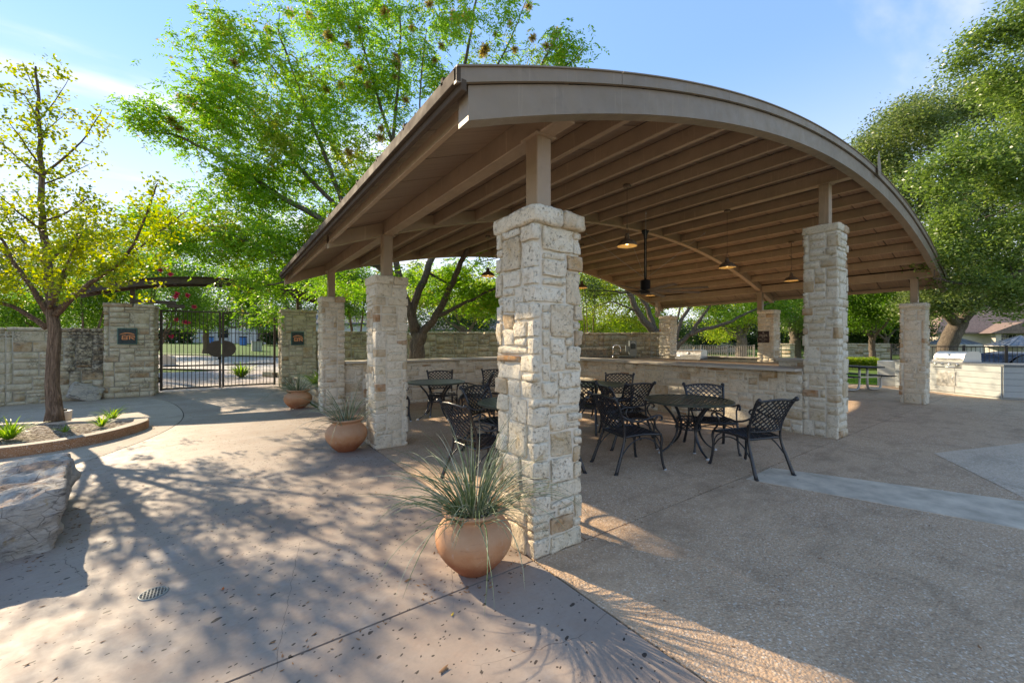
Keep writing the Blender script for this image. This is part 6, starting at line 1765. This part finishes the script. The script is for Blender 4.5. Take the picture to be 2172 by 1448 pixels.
# --- the big pistache behind the bar wall
Z = 12.0
def B(px, py, Zz=12.0): return at3(px, py, Zz)
bx, by = at(884, 12.3)
bl = [([(bx, by, -0.05), B(884, 745, 12.3), B(890, 705, 12.3)], 0.26, 0.21),
      ([B(888, 708, 12.3), B(876, 660, 12.2), B(905, 575, 12.1), B(935, 480, 12), B(960, 330, 12), B(985, 150, 12), B(1010, 0, 12)], 0.15, 0.03),
      ([B(892, 706, 12.3), B(925, 670, 12.0), B(955, 610, 11.6), B(985, 540, 11.3), B(1040, 420, 11), B(1120, 200, 10.8), B(1190, 60, 10.8)], 0.13, 0.02),
      ([B(884, 712, 12.4), B(860, 640, 12.8), B(815, 540, 13), B(770, 420, 13), B(700, 300, 13), B(620, 190, 13), B(540, 100, 13)], 0.14, 0.02),
      ([B(880, 700, 12.2), B(850, 600, 12), B(830, 480, 12), B(830, 330, 12), B(845, 180, 12), B(850, 20, 12)], 0.13, 0.02),
      ([B(866, 650, 12.1), B(800, 540, 11.6), B(740, 460, 11.4), B(690, 330, 11.4), B(640, 200, 11.4), B(590, 60, 11.4)], 0.12, 0.02),
      ([B(830, 590, 12.1), B(720, 490, 11.2), B(600, 420, 10.8), B(480, 340, 10.6), B(380, 290, 10.6), B(300, 275, 10.6)], 0.11, 0.012),
      ([B(800, 560, 11.8), B(700, 540, 10.9), B(600, 540, 10.5), B(500, 500, 10.4), B(420, 480, 10.4)], 0.09, 0.012),
      ([B(790, 545, 11.6), B(680, 570, 10.8), B(590, 600, 10.5), B(500, 610, 10.5)], 0.06, 0.01),
      ([B(740, 460, 11.4), B(640, 360, 11.2), B(540, 240, 11.2), B(450, 150, 11.2), B(410, 90, 11.2)], 0.07, 0.012),
      ([B(840, 330, 12), B(800, 200, 12), B(760, 60, 12), B(740, -60, 12)], 0.06, 0.012),
      ([B(935, 480, 12), B(900, 350, 11.6), B(890, 220, 11.5), B(905, 60, 11.5)], 0.06, 0.01),
      ([B(958, 340, 12), B(1020, 200, 11.8), B(1080, 90, 11.8), B(1120, -10, 11.8)], 0.05, 0.01),
      ([B(1080, 300, 10.9), B(1170, 170, 10.6), B(1235, 110, 10.5)], 0.03, 0.006),
      ([B(925, 670, 12.0), B(990, 640, 11.6), B(1050, 610, 11.5), B(1120, 580, 11.5)], 0.07, 0.012),
      ([B(905, 575, 12.1), B(960, 600, 12.5), B(1010, 560, 13), B(1060, 545, 13)], 0.05, 0.01)]
def bb(px, py, Zz, rx, rz, n, ry=None): x, y, z = at3(px, py, Zz); return (x, y, z, rx, ry or rx, rz, n)
blobs = [bb(470, 110, 11.2, 1.1, 1.0, 120), bb(560, 200, 11.4, 1.5, 1.2, 200), bb(420, 250, 10.8, 1.1, 0.8, 130), bb(340, 275, 10.6, .65, .5, 60), bb(560, 340, 11, 1.5, 1.2, 200),
         bb(680, 100, 12.2, 1.6, 1.5, 210), bb(700, 270, 12, 1.6, 1.4, 210), bb(660, 430, 11.6, 1.6, 1.2, 230), bb(500, 450, 10.8, 1.2, .85, 170), bb(430, 505, 10.6, .9, .5, 90),
         bb(560, 525, 10.7, 1.2, .6, 190), bb(690, 515, 11.2, 1.0, .55, 140), bb(545, 608, 10.6, .6, .26, 34), bb(560, 660, 10.6, .35, .22, 14), bb(820, 90, 12.2, 1.5, 1.5, 150), bb(800, 250, 12.2, 1.3, 1.4, 130),
         bb(800, 400, 12.4, 1.2, 1.1, 110), bb(930, 80, 12, 1.4, 1.4, 90), bb(930, 230, 12.2, 1.2, 1.2, 60), bb(1050, 70, 11.6, 1.3, 1.0, 60), bb(1160, 110, 10.8, .9, .7, 40), bb(1215, 120, 10.6, .4, .4, 16),
         bb(760, -80, 12, 3.2, 1.2, 200), bb(1000, 10, 11.8, 1.2, .8, 50), bb(350, 470, 10.4, .6, .5, 50),
         bb(900, 600, 12.6, 1.3, .6, 90), bb(1010, 590, 12.4, 1.2, .6, 90), bb(1030, 640, 12.2, .7, .35, 40), bb(740, 610, 12.8, 1.0, .5, 70), bb(900, 450, 12.6, 2.0, 1.0, 120), bb(1050, 400, 12, 1.5, 1.2, 90)]
C = blob_points(blobs, nr)
rng_keep = nr.random(len(C)) < 0.9
tree('pistache_tree', 'tall spreading green tree with russet seed clusters behind the bar wall', 'tree', (bx, by, -0.05), bl, C[rng_keep], 45, 0.20, (0.105, 0.04), M['leaf_pist'], M['bark_g'], 5, twig_r=0.011, pinnate=True, droop=0.3, maxtw=2200)
# seed panicles are parts of the tree
pist = [o for o in bpy.data.objects if o.name == 'pistache_tree'][0]
def panicle(seed):
    """a burst of thin seed stalks that all leave one point"""
    r = np.random.default_rng(seed); n = 210; D = r.normal(0, 1, (n, 3)); D /= np.linalg.norm(D, axis=1)[:, None]
    S_ = np.cross(D, r.normal(0, 1, (n, 3))); S_ /= np.linalg.norm(S_, axis=1)[:, None]; L_ = r.uniform(.05, .17, n)[:, None]; D = D * L_ + np.array([0, 0, -.02])
    V = np.concatenate([np.zeros((1, 3)), np.stack([D * .75 + S_ * .009, D, D * .75 - S_ * .009], 1).reshape(-1, 3)])
    k = np.arange(n) * 3 + 1
    return mesh_np('seed_cluster', V, np.stack([np.zeros(n, int), k, k + 1, k + 2], 1), M['seed'])
PM = [panicle(i) for i in range(3)]
rs = random.Random(4)
for (px_, py_) in [(650, 20), (745, 90), (760, 140), (775, 165), (730, 175), (700, 200), (835, 110), (845, 150), (880, 60), (860, 200), (610, 15), (905, 30), (950, 90), (960, 40), (1010, 20), (1060, 60), (1100, 110),
                   (1130, 75), (1145, 105), (1165, 120), (1195, 125), (1085, 30), (380, 205), (395, 215), (375, 275), (470, 190), (460, 260), (575, 270), (520, 115), (770, 60), (740, 330), (810, 280), (850, 125),
                   (1120, 30), (1175, 95), (1210, 110), (640, 240), (705, 60), (920, 130), (1035, 110), (500, 140), (440, 175), (820, 20), (560, 60)]:
    x, y, z = at3(px_, py_, 11.3 if px_ > 500 else 10.6)
    for q in range(1 + (px_ % 3 == 0)):
        k_ = rs.uniform(0.7, 1.2)
        link_mesh('seed_cluster', PM[rs.randrange(3)], pist, (x - bx + rs.uniform(-.15, .15), y - by + rs.uniform(-.3, .3), z + 0.05 + rs.uniform(-.12, .12)), (rs.uniform(0, 3), 0, rs.uniform(0, 6)), (k_, k_, k_))

# --- generic background trees
def bg_tree(name, label, px, Z_, height, crown, per=30, leaf=(0.12, 0.06), mat='leaf_mid', seed=1, trunk=0.15, fork=2.0, lean=0.0, group='trees beyond the garden walls', spread=0.28, bark='bark_g', z0=None, stems=1, pinn=False, tw=500, cat='tree', nl=5):
    """crown: list of (px, py, dZ, rx, rz, n)"""
    x, y = at(px, Z_); g0 = ground_h(x, y) if z0 is None else z0
    rr = random.Random(seed); limbs = []
    blobs_ = [bb(a, b_, Z_ + c, d, e, n) for a, b_, c, d, e, n in crown]
    fx, fy = x + lean * RT[0], y + lean * RT[1]
    if stems == 1:
        limbs.append(([(x, y, g0 - .05), ((x + fx) / 2, (y + fy) / 2, g0 + fork * .5), (fx, fy, g0 + fork)], trunk, trunk * .8))
        for q in blobs_[:nl + 2]:
            t = Vector((fx, fy, g0 + fork)); e_ = Vector(q[:3]); mid = t.lerp(e_, .5) + Vector((rr.uniform(-.2, .2), rr.uniform(-.2, .2), -0.1 * (e_ - t).length))
            limbs.append(([tuple(t - Vector((0, 0, .1))), tuple(t.lerp(mid, .5) + Vector((0, 0, .1))), tuple(mid), tuple(e_)], trunk * .62, trunk * .14))
    else:
        for q in blobs_[:stems]:
            e_ = Vector(q[:3]); s_ = Vector((x + rr.uniform(-.12, .12), y + rr.uniform(-.12, .12), g0 - .05)); mid = s_.lerp(e_, .5) + Vector((rr.uniform(-.15, .15), rr.uniform(-.15, .15), .15))
            limbs.append(([tuple(s_), tuple(mid), tuple(e_)], trunk * .6, trunk * .2))
    C_ = blob_points(blobs_, np.random.default_rng(seed))
    return tree(name, label, cat, (x, y, g0 - .05), limbs, C_, per, spread, leaf, M[mat], M[bark], seed, group, twig_r=0.012, pinnate=pinn, maxtw=tw)

# left, behind the weathered wall
bg_tree('evergreen_tree', 'dark evergreen tree rising behind the ginkgo', 215, 24, 7, [(215, 520, 0, 1.9, 1.6, 220), (290, 560, 1, 1.6, 1.3, 180), (130, 560, 0, 1.8, 1.5, 180), (240, 620, -1, 2.2, 1.2, 200)], 34, (0.12, 0.06), 'leaf_mid', 11)
bg_tree('evergreen_tree', 'broad dark tree behind the wall at the far left', 30, 20, 6, [(40, 590, 0, 2.0, 1.2, 240), (-60, 560, 0, 2.2, 1.6, 220), (110, 640, -1, 1.6, .9, 180)], 34, (0.11, 0.055), 'leaf_dark', 12)
bg_tree('shrub_tree', 'bushy green tree over the wall left of the gate pillar', 175, 14.5, 4, [(170, 620, 0, 1.1, .7, 170), (80, 640, 0, 1.0, .55, 120), (240, 590, .5, .9, .7, 140), (20, 655, 0, .9, .4, 90), (130, 675, 1, 1.6, .35, 120), (210, 665, 1, 1.0, .5, 110), (60, 680, 1, 1.3, .3, 90)], 34, (0.08, 0.045), 'leaf_mid', 13, 0.09, 1.2, stems=4, bark='bark')
bg_tree('crape_myrtle', 'crape myrtle with magenta flowers behind the gate canopy', 300, 16.5, 5, [(330, 540, 0, 1.3, 1.0, 170), (400, 600, -1, 1.0, .9, 150), (290, 600, 0, 1.1, 1.0, 150), (380, 660, -1.3, .8, .5, 100), (350, 480, .5, 1.2, .8, 120)], 36, (0.085, 0.045), 'leaf_mid', 14, 0.1, 1.4, stems=5, group='crape myrtles near the gate', bark='bark')
cm = [o for o in bpy.data.objects if o.name == 'crape_myrtle'][0]
def bloom(seed):
    r = np.random.default_rng(seed); n = 90; D = r.normal(0, 1, (n, 3)); D /= np.linalg.norm(D, axis=1)[:, None]
    S_ = np.cross(D, r.normal(0, 1, (n, 3))); S_ /= np.linalg.norm(S_, axis=1)[:, None]; D = D * r.uniform(.04, .11, n)[:, None]
    V = np.concatenate([np.zeros((1, 3)), np.stack([D * .7 + S_ * .016, D, D * .7 - S_ * .016], 1).reshape(-1, 3)])
    k = np.arange(n) * 3 + 1
    return mesh_np('blossom', V, np.stack([np.zeros(n, int), k, k + 1, k + 2], 1), M['flower'])
BM = [bloom(i) for i in range(2)]
for (px_, py_, Z_) in [(352, 564, 14.5), (362, 580, 14.4), (376, 622, 14.2), (372, 628, 14.2), (398, 625, 14), (374, 677, 14.6), (392, 682, 14.6), (398, 683, 14.6), (364, 712, 14.6), (356, 600, 14.4), (412, 650, 14.4), (340, 572, 14.5)]:
    x, y, z = at3(px_, py_, Z_); l = cm.location
    link_mesh('blossom', BM[rs.randrange(2)], cm, (x - l[0], y - l[1], z - l[2]), (0, 0, rs.uniform(0, 6)))
# trees beyond the gate
bg_tree('street_tree', 'shade tree on the far kerb seen through the gate, forked brown trunk', 437, 33, 9, [(470, 600, 0, 3.2, 1.9, 260), (370, 620, 0, 2.6, 1.6, 180), (560, 620, 0, 2.8, 1.7, 220), (440, 670, -1, 2.2, .7, 120), (560, 672, -2, 1.8, .6, 110)], 40, (0.17, 0.09), 'leaf_mid', 15, 0.24, 2.6, spread=.42, bark='bark')
bg_tree('street_tree', 'green tree filling the view behind the right gate pillar', 640, 27, 8, [(640, 600, 0, 2.4, 1.8, 260), (700, 570, 1, 2.2, 1.6, 200), (580, 560, 1, 2.4, 1.8, 200)], 40, (0.15, 0.08), 'leaf_mid', 16, 0.25, 2.0, spread=.38)
# between the left pillars
bg_tree('crape_myrtle', 'dense dark green shrub tree between the slim and second pillars', 745, 16.2, 4, [(730, 600, 0, 1.0, .75, 220), (775, 610, .3, .7, .8, 160), (700, 580, .5, .8, .6, 120), (740, 655, 0, .8, .35, 110)], 40, (0.075, 0.04), 'leaf_mid', 17, 0.1, 1.2, stems=4, group='crape myrtles near the gate', bark='bark')
# far greens seen under the roof, left part
bg_tree('far_tree', 'bright yellow-green tree beyond the back wall left of the near pillar', 990, 24, 6, [(960, 620, 0, 2.2, 1.1, 220), (1020, 640, -2, 1.3, .8, 160), (890, 610, 1, 1.8, 1.2, 150), (1050, 600, 2, 1.7, 1.2, 120)], 38, (0.13, 0.07), 'leaf_yel', 18, 0.2, 1.9, spread=.33)
bg_tree('far_tree', 'hazy blue-green tree far beyond the back wall', 1010, 45, 7, [(1000, 665, 0, 3.5, 1.8, 220), (930, 655, 0, 3, 2.0, 160)], 36, (0.22, 0.12), 'leaf_dark', 19, 0.25, 1.6, spread=.5)
# right of the near pillar
bg_tree('far_tree', 'sunlit pale yellow-green tree right of the near pillar, over the back wall', 1262, 24, 7, [(1250, 620, 0, 2.0, 1.6, 200), (1320, 640, 0, 1.9, 1.4, 200), (1380, 610, 1, 2.0, 1.6, 160), (1280, 690, -1, 2.2, .6, 120), (1350, 690, -1, 2.0, .5, 110)], 38, (0.12, 0.06), 'leaf_yel', 20, 0.2, 1.9, spread=.33)
bg_tree('shrub_tree', 'thin stemmed dark shrub tree close behind the back wall', 1252, 17.5, 5, [(1240, 600, 0, .8, .55, 80), (1262, 620, 0, .5, .6, 60), (1236, 640, 0, .35, .35, 40)], 30, (0.06, 0.03), 'leaf_dark', 21, 0.055, 1.0, stems=3, bark='bark')
# leaning live oak limbs behind the corner pillar
x0, y0 = at(1408, 19); ll = [([(x0, y0, 0), at3(1398, 720, 19), at3(1385, 700, 19)], 0.26, 0.22),
    ([at3(1388, 703, 19), at3(1352, 660, 19), at3(1330, 610, 19), at3(1300, 560, 19), at3(1290, 480, 19)], 0.19, 0.06), ([at3(1388, 703, 19), at3(1375, 655, 19.3), at3(1345, 605, 19.3), at3(1330, 560, 19.3)], 0.15, 0.05),
    ([at3(1352, 660, 19), at3(1300, 640, 18.6), at3(1262, 650, 18.4)], 0.05, 0.01), ([at3(1334, 620, 19), at3(1285, 615, 18.6), at3(1245, 600, 18.5)], 0.05, 0.01)]
C = blob_points([bb(1300, 560, 19.5, 2.6, 1.3, 160), bb(1250, 590, 19, 1.6, .9, 60), bb(1370, 570, 20, 2.0, 1.3, 110), bb(1330, 400, 19, 4, 2.5, 200)], nr)
tree('leaning_tree', 'tree with two leaning grey limbs behind the far corner pillar', 'tree', (x0, y0, 0), ll, C, 34, .3, (0.10, 0.05), M['leaf_yel'], M['bark_g'], 22, 'trees beyond the garden walls', maxtw=400)
x0, y0 = at(1424, 18.5); ll = [([(x0, y0, 0), at3(1424, 760, 18.5), at3(1432, 735, 18.4)], 0.2, 0.17), ([at3(1430, 738, 18.4), at3(1470, 705, 18.2), at3(1540, 685, 18), at3(1600, 655, 18), at3(1680, 620, 18)], 0.13, 0.02),
    ([at3(1432, 735, 18.4), at3(1440, 690, 18.4), at3(1470, 640, 18.4), at3(1510, 590, 18.4), at3(1530, 500, 18.4)], 0.12, 0.03), ([at3(1462, 710, 18.2), at3(1490, 670, 18.2), at3(1520, 630, 18.2), at3(1600, 560, 18)], 0.10, 0.02),
    ([at3(1430, 735, 18.4), at3(1436, 680, 18.8), at3(1450, 620, 19), at3(1460, 540, 19)], 0.08, 0.02)]
C = blob_points([bb(1560, 650, 19, 1.6, .7, 130), bb(1480, 600, 19, 1.6, 1.0, 60), bb(1650, 640, 18.5, 1.5, .7, 130), bb(1520, 450, 19, 4, 2.2, 220), bb(1590, 590, 20, 1.8, 1.0, 120), bb(1690, 600, 19, 1.4, .9, 120)], nr)
tree('spreading_tree', 'low forked tree with one long limb reaching right behind the barbecue', 'tree', (x0, y0, 0), ll, C, 34, .28, (0.10, 0.05), M['leaf_mid'], M['bark_g'], 23, 'trees beyond the garden walls', maxtw=500)
bg_tree('oak_tree', 'thick pale-trunked oak beyond the pool fence left of the plaque pillar', 1573, 36, 8, [(1560, 640, 0, 3.2, 2.0, 240), (1630, 610, 1, 3.2, 2.4, 240), (1500, 650, 1, 2.6, 1.5, 160), (1540, 700, 0, 1.8, .7, 80)], 38, (0.17, 0.09), 'leaf_yel', 24, 0.50, 1.9, spread=.42)
bg_tree('oak_tree', 'oak with grey trunk beyond the pool fence right of the plaque pillar', 1686, 38, 8, [(1690, 650, 0, 3.0, 1.8, 260), (1760, 640, 0, 3.2, 2.0, 260), (1650, 600, 2, 3, 2, 180), (1700, 690, 0, 2, .8, 90)], 38, (0.17, 0.09), 'leaf_oak', 25, 0.55, 1.7, spread=.42)
bg_tree('dark_hedge', 'dark evergreen screen far behind the pool', 1620, 52, 5, [(1500, 705, 0, 3.5, 1.7, 260), (1600, 700, 0, 3.8, 1.9, 300), (1700, 705, 0, 3.8, 1.7, 300), (1790, 705, 0, 3.8, 1.8, 300), (1400, 705, 4, 3.8, 1.8, 300)], 44, (0.24, 0.13), 'leaf_dark', 26, 0.2, 1.0, spread=.5, tw=150, cat='hedge')
bg_tree('dark_hedge', 'dark evergreen screen behind the rough stone wall on the right', 1850, 36, 5, [(1820, 705, 0, 2.6, 1.2, 260), (1890, 705, 0, 2.4, 1.2, 260)], 44, (0.17, 0.09), 'leaf_dark', 27, 0.2, 1.0, spread=.4, tw=100, cat='hedge')
bg_tree('elm_tree', 'fresh green tree above the rough stone wall on the right', 1850, 26, 7, [(1840, 640, 0, 2.0, 1.0, 260), (1900, 630, -2, 1.4, .9, 170), (1800, 620, 0, 1.8, 1.2, 190), (1870, 590, 1, 2.0, 1.0, 180), (1830, 685, 0, 1.7, .45, 110)], 40, (0.13, 0.065), 'leaf_mid', 28, 0.2, 1.7, spread=.33)
bg_tree('elm_tree', 'silvery pale tree behind the fresh green one', 1880, 33, 8, [(1860, 660, 0, 3.0, 1.3, 240), (1940, 640, 0, 2.6, 1.7, 240), (1800, 660, 0, 2.4, 1.3, 160)], 38, (0.16, 0.08), 'leaf_yel', 29, 0.2, 1.7, spread=.4)
# live oaks on the right
x0, y0 = at(2004, 21); ll = [([(x0, y0, -0.7), at3(2008, 740, 21), at3(2025, 700, 21), at3(2035, 680, 21)], 0.42, 0.36), ([at3(2030, 690, 21), at3(2075, 640, 20.5), at3(2120, 590, 20), at3(2180, 500, 20)], 0.3, 0.1),
    ([at3(2030, 690, 21), at3(1990, 640, 20.5), at3(1960, 560, 20), at3(1930, 450, 20), at3(1900, 340, 20)], 0.26, 0.08), ([at3(2035, 685, 21), at3(2040, 580, 21), at3(2050, 450, 21), at3(2060, 320, 21)], 0.24, 0.08)]
C = blob_points([bb(1880, 300, 20, 1.9, 1.5, 220), bb(1960, 260, 20, 1.9, 1.4, 230), bb(2050, 240, 20, 2.2, 1.5, 240), bb(2150, 250, 20, 2.4, 1.8, 220), bb(1880, 420, 20, 1.6, 1.7, 200), bb(1980, 400, 20, 2.3, 2.0, 300),
                 bb(2090, 420, 20, 2.4, 2.2, 300), bb(2180, 480, 20, 2, 2.2, 200), bb(1990, 560, 20, 1.5, 1.2, 200), bb(2080, 580, 19.5, 1.9, 1.1, 200), bb(1960, 640, 20, 1.2, .5, 110), bb(2030, 640, 19.5, 1.2, .45, 90), bb(2160, 600, 20, 1.8, .8, 120), bb(1840, 350, 20.5, 1.1, 1.0, 80)], nr)
tree('live_oak', 'large rounded live oak with leaning trunk behind the kiosk roof', 'tree', (x0, y0, -0.7), ll, C, 38, .30, (0.14, 0.07), M['leaf_oak_far'], M['bark_g'], 30, 'live oaks on the right', maxtw=900)
x0, y0 = at(2560, 9.5); ll = [([(x0, y0, 0), at3(2530, 500, 9.5), at3(2480, 350, 9.5)], 0.3, 0.22), ([at3(2480, 350, 9.5), at3(2350, 300, 9.3), at3(2220, 320, 9.2), at3(2100, 335, 9.1), at3(2000, 350, 9.2)], 0.15, 0.02),
    ([at3(2480, 350, 9.5), at3(2350, 180, 9.3), at3(2230, 90, 9.2), at3(2110, 60, 9.2)], 0.15, 0.02), ([at3(2500, 400, 9.5), at3(2360, 430, 9.2), at3(2200, 560, 9.2), at3(2080, 600, 9.4), at3(1980, 590, 9.6)], 0.13, 0.015),
    ([at3(2490, 400, 9.5), at3(2340, 380, 9.8), at3(2180, 430, 10), at3(2040, 480, 10.2)], 0.11, 0.015)]
C = blob_points([bb(2130, 100, 9.2, .75, .75, 110), bb(2180, 200, 9.2, .8, .8, 120), bb(2120, 60, 9.2, .35, .35, 24), bb(2160, 320, 9.2, .85, .8, 130), bb(2070, 340, 9.2, .7, .6, 90), bb(2000, 380, 9.4, .6, .6, 60), bb(2100, 450, 9.5, .9, .7, 130), bb(2170, 520, 9.4, .8, .7, 110),
                 bb(2040, 500, 9.8, .8, .6, 100), bb(1985, 560, 9.8, .5, .5, 50), bb(2110, 600, 9.4, .8, .35, 70), bb(2180, 640, 9.2, .5, .3, 40), bb(2230, 0, 9.2, 1.0, 1.0, 100), bb(2280, 300, 9.3, 1.0, 2.0, 160), bb(2400, 200, 9.5, 1.3, 2.0, 160)], nr)
tree('live_oak', 'near live oak boughs with glossy leaves entering from the right edge', 'tree', (x0, y0, 0), ll, C, 42, .18, (0.085, 0.04), M['leaf_oak'], M['bark_g'], 31, 'live oaks on the right', twig_r=0.008, maxtw=1200)
# hedges and shrubs
def box_hedge(name, label, A, B_, w, h, mat, n, seed, leaf=(0.05, 0.03), z0=None):
    rng = np.random.default_rng(seed); r = thing(name, label, 'hedge', (A[0], A[1], 0 if z0 is None else z0))
    L = math.dist(A, B_); t = np.array([(B_[0] - A[0]) / L, (B_[1] - A[1]) / L]); nn = np.array([-t[1], t[0]])
    s = rng.random(n) * L; q = rng.uniform(-.5, .5, n) * w; z = h * (rng.random(n) ** .45)
    C_ = np.stack([t[0] * s + nn[0] * q, t[1] * s + nn[1] * q, z], 1)
    V, F, tn = leaf_arrays(C_, 16, 0.05, leaf, rng); link_mesh('foliage', mesh_np('foliage', V, F, M[mat], tn), r, kind='stuff')
    m = MB(); 
    for k in range(max(2, int(L / .4))):
        m.tube([(t[0] * k * .4, t[1] * k * .4, -.02), (t[0] * k * .4 + .05, t[1] * k * .4, h * .7)], .02, 5)
    m.build('stems', M['bark'], r, kind='stuff')
box_hedge('box_hedge', 'low clipped light green hedge beyond the picnic table', at(1770, 23.5), at(1862, 22.5), 0.8, 0.55, 'leaf_yel', 900, 41, (0.06, 0.04))
x_, y_ = at(372, 46); box_hedge('round_shrub', 'dark rounded shrubs against the far pale house', at(345, 52), at(408, 52), 1.6, 2.2, 'leaf_dark', 500, 42, (0.2, 0.12), 0.9)
box_hedge('round_shrub', 'dark shrub against the right part of the far house', at(560, 50), at(600, 50), 1.6, 2.0, 'leaf_dark', 400, 43, (0.2, 0.12), 0.9)
# grass blades on the near lawn strip, far wood on the horizon
rng = np.random.default_rng(8)
n = 26000
u = rng.uniform(16.9, 21.5, n); v = 2.0 + (u - 17) * 1.0 + rng.uniform(-2.4, 3.4, n)
ok = (u > 16.85); u, v = u[ok], v[ok]; n = len(u)
P = np.stack([u, v, np.full(n, 0.008)], 1); D = np.stack([rng.normal(0, .25, n), rng.normal(0, .25, n), np.ones(n)], 1) * rng.uniform(.03, .06, n)[:, None]; Sx = np.stack([rng.normal(0, 1, n), rng.normal(0, 1, n), np.zeros(n)], 1); Sx /= np.linalg.norm(Sx, axis=1)[:, None]
V = np.stack([P - Sx * .004, P + Sx * .004, P + D], 1).reshape(-1, 3)
link_mesh('lawn_grass', mesh_np('lawn_grass', V, np.arange(3 * n).reshape(-1, 3), M['leaf_mid'], rng.random(n)), kind='stuff')
wood = []
for i in range(46):
    a = -1500 + i * 110; Zw = 75 + 12 * math.sin(i * 2.1); x, y = at(a, Zw); wood.append((x, y, 2.5 + 1.2 * math.sin(i * 1.3), 6.5, 5, 4.2 + 1.5 * math.sin(i * .9), 150))
C = blob_points(wood, rng); V, F, tn = leaf_arrays(C, 26, .8, (0.55, 0.32), rng)
link_mesh('distant_wood', mesh_np('distant_wood', V, F, M['leaf_dark'], tn), kind='stuff')
